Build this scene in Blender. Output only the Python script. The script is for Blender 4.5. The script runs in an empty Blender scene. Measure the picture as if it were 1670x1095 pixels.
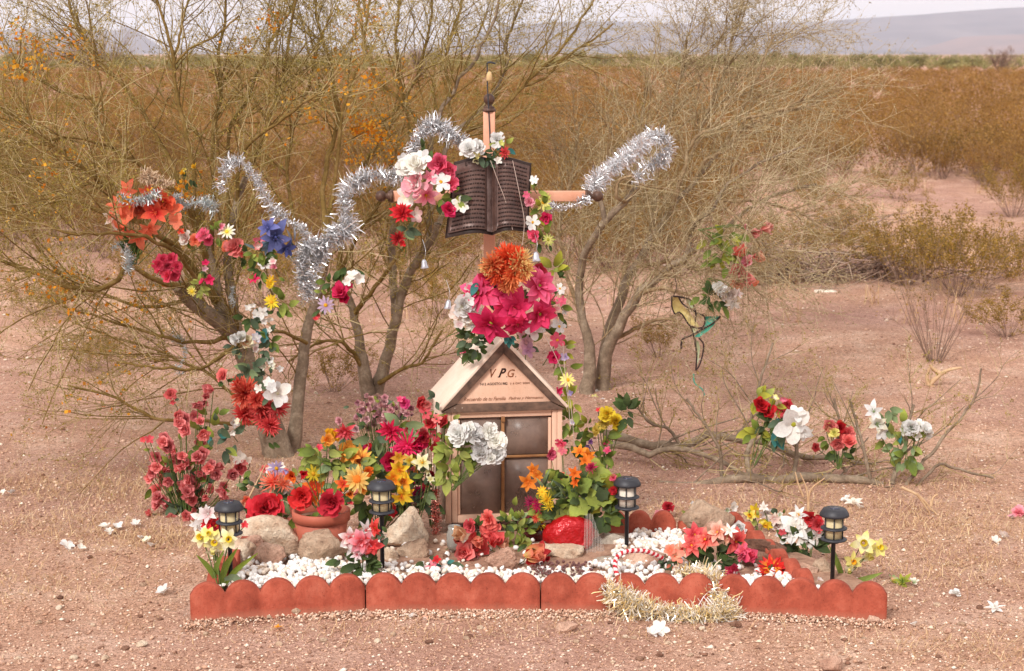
import bpy, math, random
import numpy as np
from mathutils import Vector, Matrix, Quaternion, noise as mnoise

R = math.radians
rng = np.random.default_rng(7)
random.seed(7)
sc = bpy.context.scene
COL = sc.collection

# ------------------------------------------------------------------ camera
F, CX, CY = 2800.0, 835.0, 547.5          # focal length and centre in photo pixels
HC, PITCH = 1.95, math.atan(459.5 / 2800.0)
cam_d = bpy.data.cameras.new('camera')
cam_d.sensor_width = 36.0
cam_d.lens = F / 1670.0 * 36.0
cam_d.clip_start, cam_d.clip_end = 0.1, 30000.0
cam_d.dof.use_dof = True
cam_d.dof.focus_distance = 6.6
cam_d.dof.aperture_fstop = 7.0
cam = bpy.data.objects.new('camera', cam_d)
cam.location = (0, 0, HC)
cam.rotation_euler = (math.pi / 2 - PITCH, 0, 0)
COL.objects.link(cam)
sc.camera = cam

# ------------------------------------------------------------------ world, sun, exposure
SUN_EL, SUN_AZ = R(40), R(-152)           # azimuth measured from +Y towards +X
w = bpy.data.worlds.new('World'); sc.world = w; w.use_nodes = True
nt = w.node_tree; nt.nodes.clear()
n_out = nt.nodes.new('ShaderNodeOutputWorld'); n_bg = nt.nodes.new('ShaderNodeBackground')
n_sky = nt.nodes.new('ShaderNodeTexSky'); n_sky.sky_type = 'NISHITA'; n_sky.sun_disc = False
n_sky.sun_elevation = SUN_EL; n_sky.sun_rotation = SUN_AZ
n_sky.air_density = 1.0; n_sky.dust_density = 3.0
n_mix = nt.nodes.new('ShaderNodeMix'); n_mix.data_type = 'RGBA'
n_mix.inputs[0].default_value = 0.88      # thin even overcast over the blue
n_mix.inputs[7].default_value = (8.6, 7.9, 7.8, 1)
nt.links.new(n_sky.outputs[0], n_mix.inputs[6]); nt.links.new(n_mix.outputs[2], n_bg.inputs[0])
n_bg.inputs[1].default_value = 0.1
nt.links.new(n_bg.outputs[0], n_out.inputs[0])
sun_d = bpy.data.lights.new('sun', 'SUN'); sun_d.energy = 2.3; sun_d.angle = R(12); sun_d.color = (1.0, 0.97, 0.94)
sun = bpy.data.objects.new('sun', sun_d); COL.objects.link(sun)
sdir = Vector((math.sin(SUN_AZ) * math.cos(SUN_EL), math.cos(SUN_AZ) * math.cos(SUN_EL), math.sin(SUN_EL)))
sun.rotation_euler = sdir.to_track_quat('Z', 'Y').to_euler()
sc.view_settings.view_transform = 'Standard'; sc.view_settings.look = 'None'
sc.view_settings.gamma = 1.0; sc.view_settings.exposure = 0.56
sc.view_settings.use_curve_mapping = False
sc.cycles.max_bounces = 7; sc.cycles.diffuse_bounces = 4; sc.cycles.glossy_bounces = 2
sc.cycles.transmission_bounces = 4; sc.cycles.transparent_max_bounces = 8; sc.cycles.volume_bounces = 1

# ------------------------------------------------------------------ picture <-> place
cp, sp = math.cos(PITCH), math.sin(PITCH)
def ray(x, y):
    u, v = (x - CX) / F, (CY - y) / F
    return Vector((u, cp + v * sp, -sp + v * cp))
def at(x, y, Y):                            # point on that pixel's ray at forward distance Y
    d = ray(x, y); return Vector((0, 0, HC)) + d * (Y / d.y)
def gz(x, y, z=0.0):                        # point on that pixel's ray at height z
    d = ray(x, y); return Vector((0, 0, HC)) + d * ((z - HC) / d.z)
def pxm(y, Y):                              # metres per photo pixel
    d = ray(CX, y); return (Y / d.y) / F

# ------------------------------------------------------------------ objects
def tag(o, label=None, cat=None, group=None, kind=None):
    if label: o['label'] = label
    if cat: o['category'] = cat
    if group: o['group'] = group
    if kind: o['kind'] = kind
    return o
def empty(name, loc, label=None, cat=None, group=None, rz=0):
    o = bpy.data.objects.new(name, None); o.location = loc; o.rotation_euler = (0, 0, rz)
    o.empty_display_size = 0.05
    COL.objects.link(o); tag(o, label, cat, group); return o
ROOTLOC = {}
def link(name, me, parent=None, M=None):
    """link mesh data as an object; M is a WORLD matrix, turned into a local one under an unrotated parent"""
    o = bpy.data.objects.new(name, me); COL.objects.link(o)
    M = M if M is not None else Matrix.Identity(4)
    if parent is not None:
        o.parent = parent
        o.matrix_basis = world_of(parent).inverted() @ M
    else:
        o.matrix_basis = M
    return o
def world_of(o):
    M = o.matrix_basis.copy() if o.matrix_basis else Matrix.Identity(4)
    return (world_of(o.parent) @ M) if o.parent else M

class MB:
    """collects vertices and faces of one mesh object"""
    def __init__(s): s.v=[]; s.f=[]; s.m=[]; s.t=[]; s.n=0
    def add(s, V, Fs, mat=0, t=None):
        V = np.asarray(V, float).reshape(-1,3); n=len(V)
        s.v.append(V)
        if isinstance(Fs, np.ndarray):
            s.f.append((Fs + s.n, mat))
        else:
            by = {}
            for f in Fs: by.setdefault(len(f), []).append(f)
            for k, L in by.items(): s.f.append((np.array(L) + s.n, mat))
        s.t.append(np.zeros(n) if t is None else np.asarray(t, float)); s.n += n
        return s
    def box(s, c, d, M=None, mat=0):
        c = np.array(c); d = np.array(d)/2
        V = np.array([[x,y,z] for x in (-1,1) for y in (-1,1) for z in (-1,1)])*d + c
        if M is not None: V = xf(M, V)
        return s.add(V, [(0,1,3,2),(4,6,7,5),(0,4,5,1),(2,3,7,6),(0,2,6,4),(1,5,7,3)], mat)
    def mesh(s, name, mats, smooth=True):
        V = np.concatenate(s.v).astype(np.float32); T = np.concatenate(s.t).astype(np.float32)
        me = bpy.data.meshes.new(name)
        me.vertices.add(len(V)); me.vertices.foreach_set('co', V.ravel())
        nl = sum(f.size for f,_ in s.f); nf = sum(len(f) for f,_ in s.f)
        me.loops.add(nl); me.polygons.add(nf)
        me.loops.foreach_set('vertex_index', np.concatenate([f.ravel() for f,_ in s.f]).astype(np.int32))
        tot = np.concatenate([np.full(len(f), f.shape[1]) for f,_ in s.f]).astype(np.int32)
        st = np.concatenate([[0], np.cumsum(tot)[:-1]]).astype(np.int32)
        me.polygons.foreach_set('loop_start', st)
        me.polygons.foreach_set('material_index', np.concatenate([np.full(len(f), m) for f,m in s.f]).astype(np.int32))
        if smooth: me.polygons.foreach_set('use_smooth', np.ones(nf, bool))
        a = me.attributes.new('t', 'FLOAT', 'POINT'); a.data.foreach_set('value', T)
        for m in (mats if isinstance(mats,(list,tuple)) else [mats]): me.materials.append(m)
        me.update(calc_edges=True)
        return me
    def obj(s, name, mats, parent=None, M=None, smooth=True):
        return link(name, s.mesh(name, mats, smooth), parent, M)
def xf(M, V):
    A = np.array(M); return V @ A[:3,:3].T + A[:3,3]

def tubes(P, Rd, sides=3, cap=True):
    """P (N,K,3), Rd (N,K) -> V, quads"""
    P = np.asarray(P, float); Rd = np.asarray(Rd, float)
    N,K,_ = P.shape
    T = np.empty_like(P); T[:,1:-1] = P[:,2:]-P[:,:-2]; T[:,0]=P[:,1]-P[:,0]; T[:,-1]=P[:,-1]-P[:,-2]
    T /= np.linalg.norm(T,axis=2,keepdims=True)+1e-9
    mt = T.mean(axis=1,keepdims=True)
    ref = np.where(np.abs(mt[...,1:2])<0.8, np.array([[[0.,1,0]]]), np.array([[[1.,0,0]]]))
    A = np.cross(T, ref); A /= np.linalg.norm(A,axis=2,keepdims=True)+1e-9
    B = np.cross(T, A)
    a = np.arange(sides)*2*math.pi/sides
    V = P[:,:,None,:] + Rd[:,:,None,None]*(np.cos(a)[None,None,:,None]*A[:,:,None,:]+np.sin(a)[None,None,:,None]*B[:,:,None,:])
    idx = np.arange(N*K*sides).reshape(N,K,sides)
    a0 = idx[:,:-1,:]; a1 = np.roll(a0,-1,axis=2); b0 = idx[:,1:,:]; b1 = np.roll(b0,-1,axis=2)
    Q = np.stack([a0,a1,b1,b0],axis=-1).reshape(-1,4)
    t = np.broadcast_to(np.linspace(0,1,K)[None,:,None],(N,K,sides)).ravel()
    return V.reshape(-1,3), Q, t
def smooth_path(pts, n):
    """Catmull-Rom through rows of pts (any columns)"""
    p = np.array(pts, float)
    p = np.vstack([2*p[0]-p[1], p, 2*p[-1]-p[-2]])
    out=[]
    for t in np.linspace(0, len(p)-3-1e-6, n):
        i=int(t); u=t-i; a,b,c,d=p[i],p[i+1],p[i+2],p[i+3]
        out.append(0.5*((2*b)+(-a+c)*u+(2*a-5*b+4*c-d)*u*u+(-a+3*b-3*c+d)*u**3))
    return np.array(out)
def tube_path(mb, pts, r, sides=6, n=None, mat=0):
    p = smooth_path([list(q) for q in pts], n or max(4, len(pts)*4)) if len(pts)>2 or n else np.array([list(q) for q in pts],float)
    rr = np.interp(np.linspace(0,1,len(p)), np.linspace(0,1,len(r)), r) if hasattr(r,'__len__') else np.full(len(p), r)
    V,Q,t = tubes(p[None], rr[None], sides); K=len(p)
    mb.add(V,Q,mat,t)
    mb.add(V[:sides], [tuple(range(sides))[::-1]], mat); mb.add(V[-sides:], [tuple(range(sides))], mat)
    return mb
def lathe(mb, prof, n=24, M=None, mat=0, closed=True):
    a = np.arange(n)*2*math.pi/n
    V = np.array([[r*math.cos(t), r*math.sin(t), z] for r,z in prof for t in a])
    if M is not None: V = xf(M,V)
    K=len(prof); idx=np.arange(K*n).reshape(K,n)
    a0=idx[:-1]; a1=np.roll(a0,-1,1); b0=idx[1:]; b1=np.roll(b0,-1,1)
    mb.add(V, np.stack([a0,a1,b1,b0],-1).reshape(-1,4), mat)
    return mb

# ------------------------------------------------------------------ materials
def lin(c): return tuple(((v/255)/12.92 if v/255<=0.04045 else ((v/255+0.055)/1.055)**2.4) for v in c)
def lc(c, k=0.85): return tuple(min(v*k,0.85) for v in lin(c)) + (1,)
class NT:
    def __init__(s, name):
        s.m = bpy.data.materials.new(name); s.m.use_nodes=True; s.t=s.m.node_tree; s.t.nodes.clear()
        s.out = s.n('ShaderNodeOutputMaterial')
    def n(s, typ, **kw):
        n = s.t.nodes.new(typ)
        for k,v in kw.items(): setattr(n,k,v)
        return n
    def l(s,a,b): s.t.links.new(a,b)
    def bsdf(s, **kw):
        b = s.n('ShaderNodeBsdfPrincipled')
        b.inputs['Roughness'].default_value=kw.get('rough',0.8)
        b.inputs['Metallic'].default_value=kw.get('metal',0)
        b.inputs['Specular IOR Level'].default_value=kw.get('spec',0.3)
        s.l(b.outputs[0], s.out.inputs[0]); return b
    def noise(s, scale, detail=4, rough=0.6, vec=None, dim=None):
        n = s.n('ShaderNodeTexNoise'); n.inputs['Scale'].default_value=scale
        n.inputs['Detail'].default_value=detail; n.inputs['Roughness'].default_value=rough
        if vec is not None: s.l(vec, n.inputs['Vector'])
        return n.outputs['Fac']
    def ramp(s, fac, stops, interp='LINEAR'):
        r = s.n('ShaderNodeValToRGB'); r.color_ramp.interpolation=interp
        e = r.color_ramp.elements
        while len(e)<len(stops): e.new(0.5)
        for q,(p,c) in zip(e,stops): q.position=p; q.color=c if len(c)==4 else tuple(c)+(1,)
        s.l(fac, r.inputs[0]); return r.outputs[0]
    def mix(s, fac, a, b, mode='MIX'):
        m = s.n('ShaderNodeMix'); m.data_type='RGBA'; m.blend_type=mode
        for v,i in ((fac,0),(a,6),(b,7)):
            if isinstance(v,(int,float,tuple)): m.inputs[i].default_value=v
            else: s.l(v,m.inputs[i])
        return m.outputs[2]
    def math(s, op, a, b=0.0):
        m = s.n('ShaderNodeMath'); m.operation=op
        for v,i in ((a,0),(b,1)):
            if isinstance(v,(int,float)): m.inputs[i].default_value=v
            else: s.l(v,m.inputs[i])
        return m.outputs[0]
    def attr(s, name='t'):
        a = s.n('ShaderNodeAttribute'); a.attribute_name=name; return a.outputs['Fac']
    def objco(s): return s.n('ShaderNodeTexCoord').outputs['Object']
    def pos(s): return s.n('ShaderNodeNewGeometry').outputs['Position']
    def bump(s, h, strength, dist, b):
        n = s.n('ShaderNodeBump'); n.inputs['Strength'].default_value=strength; n.inputs['Distance'].default_value=dist
        s.l(h, n.inputs['Height']); s.l(n.outputs[0], b.inputs['Normal'])
_mc = {}
def m_plain(name, c1, c2=None, rough=0.8, scale=20, metal=0, spec=0.3, bump=0.0, bscale=60, bdist=0.003, use_pos=True, k=0.85, detail=5):
    key=('p',name)
    if key in _mc: return _mc[key]
    M=NT(name); b=M.bsdf(rough=rough,metal=metal,spec=spec); v=M.pos() if use_pos else M.objco()
    c2 = c2 or tuple(x*0.75 for x in c1)
    f=M.noise(scale,detail,0.65,v)
    M.l(M.ramp(f,[(0.32,lc(c2,k)),(0.68,lc(c1,k))]), b.inputs['Base Color'])
    if bump: M.bump(M.noise(bscale,4,0.6,v),bump,bdist,b)
    _mc[key]=M.m; return M.m
def m_petal(A, B, k=0.98):
    key=('petal',A,B)
    if key in _mc: return _mc[key]
    M=NT('petal_fabric'); b=M.bsdf(rough=0.62,spec=0.25)
    c=M.ramp(M.attr('t'),[(0.1,lc(A,k)),(0.85,lc(B,k))])
    f=M.noise(90,3,0.6,M.pos())
    c=M.mix(0.3,c,M.ramp(f,[(0.35,(0.6,0.58,0.58)),(0.65,(1.1,1.1,1.1))]),'MULTIPLY')
    rnd=M.n('ShaderNodeObjectInfo').outputs['Random']
    c=M.mix(1.0,c,M.ramp(rnd,[(0,(.80,.78,.78)),(.5,(1,1,1)),(1,(1.12,1.1,1.04))]),'MULTIPLY')
    M.l(c,b.inputs['Base Color'])
    tr=M.n('ShaderNodeBsdfTranslucent'); M.l(c,tr.inputs[0]); mx=M.n('ShaderNodeMixShader'); mx.inputs[0].default_value=0.3
    M.bump(M.noise(110,4,.7,M.pos()),.55,.004,b)
    M.l(b.outputs[0],mx.inputs[1]); M.l(tr.outputs[0],mx.inputs[2]); M.l(mx.outputs[0],M.out.inputs[0])
    _mc[key]=M.m; return M.m

# ground -----------------------------------------------------------
def ground_material():
    M=NT('desert_soil'); b=M.bsdf(rough=0.95,spec=0.1); p=M.pos()
    big=M.noise(0.35,5,0.6,p); mid=M.noise(3.2,6,0.65,p); fine=M.noise(42,5,0.75,p); grit=M.noise(130,3,0.7,p)
    base=M.ramp(mid,[(0.3,lc((199,154,128),.94)),(0.5,lc((213,170,144),.94)),(0.72,lc((234,200,176),.94))])
    pink=M.ramp(mid,[(0.3,lc((186,142,124),.92)),(0.7,lc((211,169,152),.92))])
    c=M.mix(M.ramp(big,[(0.42,(0,0,0)),(0.6,(1,1,1))]),base,pink)
    c=M.mix(0.85,c,M.ramp(fine,[(0.34,(0.45,0.38,0.34)),(0.46,(0.9,0.88,0.87)),(0.58,(1.05,1.05,1.05)),(0.68,(1.4,1.38,1.35))]),'MULTIPLY')
    c=M.mix(0.8,c,M.ramp(grit,[(0.36,(0.5,0.44,0.4)),(0.48,(1,1,1)),(0.62,(1.3,1.3,1.28))]),'MULTIPLY')
    M.l(c,b.inputs['Base Color'])
    h=M.math('ADD',M.math('MULTIPLY',fine,1.0),M.math('MULTIPLY',grit,0.5))
    M.bump(h,1.0,0.02,b)
    return M.m
def terrain(x,y):
    """height of the ground: gentle, flat under the shrine"""
    d = max(0.0, math.hypot(x*0.9,(y-6.4))-1.9)
    k = min(d/6.0,1.0)
    n = mnoise.noise(Vector((x*0.16,y*0.16,3.1)))*0.22*k*min(1,30/(1+y)) + mnoise.noise(Vector((x*0.9,y*0.9,7.7)))*0.035*min(d/1.0,1)
    return n + mnoise.noise(Vector((x*5,y*5,1.3)))*0.006
def build_ground():
    ys=np.concatenate([np.linspace(-6,3.6,8),np.linspace(3.9,14,150),14+ (np.linspace(0,1,90)**3)*11980+0.2])
    us=np.linspace(-1,1,161); us=np.sign(us)*(np.abs(us)**1.6)
    mb=MB(); V=[]
    for y in ys:
        half=max(6.0, 1.0*abs(y)+4)
        for u in us:
            x=u*half; V.append((x,y,terrain(x,y) if y<600 else 0.0))
    n=len(us); m=len(ys); idx=np.arange(n*m).reshape(m,n)
    Q=np.stack([idx[:-1,:-1],idx[:-1,1:],idx[1:,1:],idx[1:,:-1]],-1).reshape(-1,4)
    mb.add(V,Q)
    o=mb.obj('ground',ground_material()); o['kind']='structure'; return o
ground=build_ground()

# small stones of the gravelly soil, one countless mass
OCT_V=np.array([(1,0,0),(0,1,0),(-1,0,0),(0,-1,0),(0,0,1),(0,0,-0.6)],float)
OCT_F=np.array([(0,1,4),(1,2,4),(2,3,4),(3,0,4),(1,0,5),(2,1,5),(3,2,5),(0,3,5)])
def many(mb, PV, PF, P, S, ang, t=None, mat=0, jit=0.25):
    N=len(P); k=len(PV)
    V=np.broadcast_to(PV,(N,k,3)).copy()
    V*= 1+jit*rng.standard_normal((N,k,1))
    V*= S[:,None,:]
    c,s=np.cos(ang)[:,None],np.sin(ang)[:,None]
    x=V[...,0]*c-V[...,1]*s; y=V[...,0]*s+V[...,1]*c
    V=np.stack([x,y,V[...,2]],-1)+P[:,None,:]
    Fq=(PF[None]+ (np.arange(N)*k)[:,None,None]).reshape(-1,PF.shape[1])
    mb.add(V.reshape(-1,3),Fq,mat, np.repeat(rng.random(N) if t is None else t,k))
def m_var(name, stops, rough=0.9, spec=0.15, transl=0.0, k=0.85, nz=0.0):
    key=('v',name)
    if key in _mc: return _mc[key]
    M=NT(name); b=M.bsdf(rough=rough,spec=spec)
    c=M.ramp(M.attr('t'),[(p,lc(q,k)) for p,q in stops])
    if nz: c=M.mix(nz,c,M.ramp(M.noise(0.5,3,0.5,M.pos()),[(0.35,(0.6,0.6,0.62)),(0.65,(1.15,1.1,1.05))]),'MULTIPLY')
    M.l(c,b.inputs['Base Color'])
    if transl:
        tr=M.n('ShaderNodeBsdfTranslucent'); M.l(c,tr.inputs[0]); mx=M.n('ShaderNodeMixShader'); mx.inputs[0].default_value=transl
        M.l(b.outputs[0],mx.inputs[1]); M.l(tr.outputs[0],mx.inputs[2]); M.l(mx.outputs[0],M.out.inputs[0])
    _mc[key]=M.m; return M.m
grit_mat=m_var('soil_grit',k=.95,stops=[(0,(134,96,78)),(0.25,(188,146,120)),(0.6,(214,174,148)),(0.85,(232,202,176)),(1,(246,230,212))])
def scatter_xy(n, y0, y1, pw=1.6):
    u=rng.random(n); y=y0+(y1-y0)*u**pw
    x=(rng.random(n)*2-1)*(y*0.36+0.5)
    return x,y
BED=[gz(318,955,.085),gz(1440,955,.085),gz(1222,858,.085),gz(400,862,.085)]
def in_bed(x,y):
    inside=np.ones(len(x),bool)
    for i in range(4):
        a,b=BED[i],BED[(i+1)%4]
        inside&=((b.x-a.x)*(y-a.y)-(b.y-a.y)*(x-a.x))>-0.02
    return inside
def hts(x,y): return np.array([terrain(a,b) for a,b in zip(x,y)])
mb=MB()
x,y=scatter_xy(90000,4.7,11.5,1.7); keep=~in_bed(x,y); x,y=x[keep],y[keep]
s=0.0022+0.0045*rng.random(len(x))**2.5+ (rng.random(len(x))>0.985)*0.006
S=np.stack([s*(1+rng.random(len(s))*.6),s,s*(.5+.4*rng.random(len(s)))],-1)
many(mb,OCT_V,OCT_F,np.stack([x,y,hts(x,y)+s*.25],-1),S,rng.random(len(x))*6.3)
x,y=scatter_xy(9000,11,34,1.3); s=0.006+0.012*rng.random(len(x))**3
many(mb,OCT_V,OCT_F,np.stack([x,y,hts(x,y)+s*.2],-1),np.stack([s*1.3,s,s*.6],-1),rng.random(len(x))*6.3)
o=mb.obj('gravel',grit_mat,smooth=False); tag(o,'loose pinkish gravel and grit covering the desert soil','gravel',kind='stuff')

# dry grass and straw lying on the soil
straw=m_var('straw',[(0,(162,118,84)),(0.5,(210,170,124)),(1,(240,212,168))])
def blades(mb, x, y, z, L, W, lean, mat=0):
    N=len(x); a=rng.random(N)*6.283
    d=np.stack([np.cos(a)*np.sin(lean),np.sin(a)*np.sin(lean),np.cos(lean)],-1)
    sd=np.stack([-np.sin(a),np.cos(a),np.zeros(N)],-1)
    p0=np.stack([x,y,z],-1); p1=p0+d*L[:,None]*.55; p2=p0+d*L[:,None]+np.stack([0*x,0*x,-L*.12],-1)
    V=np.stack([p0-sd*W[:,None],p0+sd*W[:,None],p1+sd*W[:,None]*.8,p1-sd*W[:,None]*.8,p2],1)
    i=(np.arange(N)*5)[:,None]
    t=np.repeat(rng.random(N),5)
    b=mb.n
    mb.add(V.reshape(-1,3), np.concatenate([i+np.array([[0,1,2,3]])]),mat,t)
    mb.f.append(((i+np.array([[3,2,4]]))+b,mat))
mb=MB()
def patch(cx,cy,rx,ry,n,Lm=0.05,lean=(0.7,1.5),W=0.0009):
    x=cx+rx*rng.standard_normal(n)*.55; y=cy+ry*rng.standard_normal(n)*.55
    k=~in_bed(x,y); x,y=x[k],y[k]; n=len(x)
    L=Lm*(.4+rng.random(n)); blades(mb,x,y,hts(x,y),L,np.full(n,W),rng.uniform(lean[0],lean[1],n))
for px,py,rx,ry,n in ((200,800,.5,.35,3200),(120,860,.5,.25,2200),(290,880,.3,.2,1700),(420,745,.5,.5,1500),(1120,835,.5,.22,2600),(1460,850,.5,.4,3600),(1540,930,.4,.3,2400),(1330,800,.7,.3,2400),
    (1620,860,.4,.4,1800),(60,950,.5,.3,1200),(1600,1060,.4,.2,1200),(850,1030,1.2,.12,900),(1000,730,.6,.6,1800),(620,700,.7,.6,1600),(1500,760,.7,.5,1600),(60,780,.5,.4,1500)):
    g=gz(px,py); patch(g.x,g.y,rx*1.15,ry*1.1,int(n*(.62 if px>1000 else .85)))
x,y=scatter_xy(4200,4.8,16,1.5); k=~in_bed(x,y); x,y=x[k],y[k]; n=len(x)
blades(mb,x,y,hts(x,y),0.035*(.4+rng.random(n)),np.full(n,.0009),rng.uniform(.9,1.55,n))
o=mb.obj('dry_grass',straw,smooth=False); tag(o,'straw coloured dry grass thatch lying around the grave bed','grass',kind='stuff')

# far hills -----------------------------------------------------------
def hills(name, prof, D, depth, c1, c2, seed, rough_amp=0.05):
    """prof: (pixel x, pixel y) of the crest seen at distance D"""
    xs=[at(p[0],p[1],D).x for p in prof]; zs=[at(p[0],p[1],D).z for p in prof]
    X=np.linspace(xs[0],xs[-1],220); Z=np.interp(X,xs,zs); mb=MB(); V=[]
    rows=14
    for j in range(rows+1):
        f=j/rows
        for x,z in zip(X,Z):
            n=mnoise.fractal(Vector((x*0.0011,f*3.1,seed)),0.9,2.1,5)
            n2=mnoise.fractal(Vector((x*0.004,f*5,seed+9)),0.9,2.1,4)
            prof_=(f**1.5)*0.8+0.2*(1 if f>0.8 else f/0.8)
            zz=z*prof_*(1+ (0.5*n+0.25*n2)*(1-f)*0.9) + (n2*0.012*z if f==1 else 0)
            V.append((x+n*120*(1-f),D-depth*(1-f)+n*depth*0.06*(1-f),max(zz,-2)))
    nrow=len(X); 
    for x in X: V.append((x,D+depth*0.6,-3))
    idx=np.arange((rows+2)*nrow).reshape(rows+2,nrow)
    mb.add(V,np.stack([idx[:-1,:-1],idx[:-1,1:],idx[1:,1:],idx[1:,:-1]],-1).reshape(-1,4))
    o=mb.obj(name,m_plain(name+'_rock',c1,c2,scale=0.004,rough=1,detail=8,k=0.8)); o['kind']='structure'; return o
hills('mountains',[(700,80),(760,60),(830,42),(900,36),(1000,35),(1110,39),(1200,41),(1232,46),(1236,40),(1290,36),(1345,36),(1350,34),(1500,24),(1600,16),(1670,12),(1800,6),(2000,4),(2200,30),(2500,70)],9000,1600,(118,106,108),(52,50,66),1.0)
hills('foothills',[(1480,84),(1530,72),(1570,60),(1670,56),(1800,50),(2000,60),(2300,82)],7400,900,(150,112,100),(110,88,84),5.0)
hills('hills',[(-800,70),(-500,60),(-200,48),(0,50),(60,46),(120,55),(190,50),(210,42),(240,62),(262,84),(300,80),(340,84),(380,78),(410,82),(470,76),(520,80),(580,78),(640,84),(700,83)],8600,900,(120,108,108),(92,84,88),3.0)

# air: one closed box round the camera and the whole scene
mb=MB(); mb.box((0,3000,149),(26000,26000,302))
M=NT('haze_air'); vn=M.n('ShaderNodeVolumePrincipled'); vn.inputs['Density'].default_value=0.0001
vn.inputs['Color'].default_value=(0.76,0.86,1.0,1); vn.inputs['Anisotropy'].default_value=0.2
M.l(vn.outputs[0],M.out.inputs['Volume'])
o=mb.obj('haze',M.m,smooth=False); tag(o,'pale dusty air that fades the far hills','haze',kind='stuff')
# ================================================================== desert shrubs
def rot_dirs(T, ang, az):
    ref=np.where(np.abs(T[:,2:3])<0.9,np.array([[0,0,1.]]),np.array([[1.,0,0]]))
    A=np.cross(T,ref); A/=np.linalg.norm(A,axis=1,keepdims=True)+1e-9; B=np.cross(T,A)
    return T*np.cos(ang)[:,None]+(A*np.cos(az)[:,None]+B*np.sin(az)[:,None])*np.sin(ang)[:,None]
def grow(P, Rd, n, L, ang, up=0.05, jit=0.12, K=5, rr=0.6, tmin=0.2, tip=0.35, flat=1.0, bias=(0,0,0), rmin=0.0):
    """children twigs of the paths P (N,K0,3): returns P',R'"""
    N,K0,_=P.shape
    ln=np.linalg.norm(np.diff(P,axis=1),axis=2).sum(1)
    i=rng.choice(N,size=n,p=ln/ln.sum()); t=tmin+(1-tmin)*rng.random(n)**0.9
    f=t*(K0-1); j=np.minimum(f.astype(int),K0-2); u=(f-j)[:,None]
    p=P[i,j]*(1-u)+P[i,j+1]*u; r=Rd[i,j]*(1-u[:,0])+Rd[i,j+1]*u[:,0]
    T=P[i,j+1]-P[i,j]; T/=np.linalg.norm(T,axis=1,keepdims=True)+1e-9
    d=rot_dirs(T,rng.uniform(ang[0],ang[1],n),rng.random(n)*6.283)
    d[:,1]*=flat; d/=np.linalg.norm(d,axis=1,keepdims=True)
    LL=rng.uniform(L[0],L[1],n)*(1.15-0.5*t)
    out=[p]; b=np.array(bias)
    for k in range(K-1):
        d=d+jit*rng.standard_normal((n,3))+np.array([0,0,up])+b*0.1
        d/=np.linalg.norm(d,axis=1,keepdims=True); p=p+d*(LL/(K-1))[:,None]; out.append(p)
    Pn=np.stack(out,1); r0=np.maximum(r*rr,rmin)
    Rn=r0[:,None]*np.linspace(1,tip,K)[None]
    return Pn,Rn
def leafq(mb, P, size, mat=0, t=None, tri=False, asp=0.45):
    N=len(P); a=rng.standard_normal((N,3)); a/=np.linalg.norm(a,axis=1,keepdims=True)
    b=np.cross(a,rng.standard_normal((N,3))); b/=np.linalg.norm(b,axis=1,keepdims=True)
    s=(size*(.6+.8*rng.random(N)))[:,None] if np.isscalar(size) else size[:,None]
    t=rng.random(N) if t is None else t
    V=np.stack([P-a*s*.5,P+b*s*asp*.5,P+a*s*.5,P-b*s*asp*.5],1)
    mb.add(V.reshape(-1,3),np.arange(N*4).reshape(N,4),mat,np.repeat(t,4))
def pts_on(P, n, tmin=0.2):
    N,K,_=P.shape; i=rng.integers(0,N,n); f=(tmin+(1-tmin)*rng.random(n))*(K-1); j=np.minimum(f.astype(int),K-2); u=(f-j)[:,None]
    return P[i,j]*(1-u)+P[i,j+1]*u

bush_leaf=m_var('creosote_leaf',[(0,(122,92,46)),(0.35,(152,112,56)),(0.7,(172,130,68)),(1,(196,160,98))],transl=0.3,nz=0.5,k=0.8)
bush_leaf_ol=m_var('creosote_leaf_olive',[(0,(118,100,46)),(0.4,(154,126,60)),(0.8,(184,144,66)),(1,(206,170,96))],transl=0.3,k=0.8)
stem_grey=m_var('shrub_stem',[(0,(122,98,86)),(0.5,(156,128,108)),(1,(190,160,130))],k=0.85)
green_leaf=m_var('mesquite_leaf',[(0,(124,118,74)),(0.5,(154,148,92)),(1,(184,174,120))],transl=0.3,k=0.8)
grey_twig=m_var('grey_twig',[(0,(112,92,84)),(0.5,(150,124,110)),(1,(192,166,144))],k=0.8)

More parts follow.
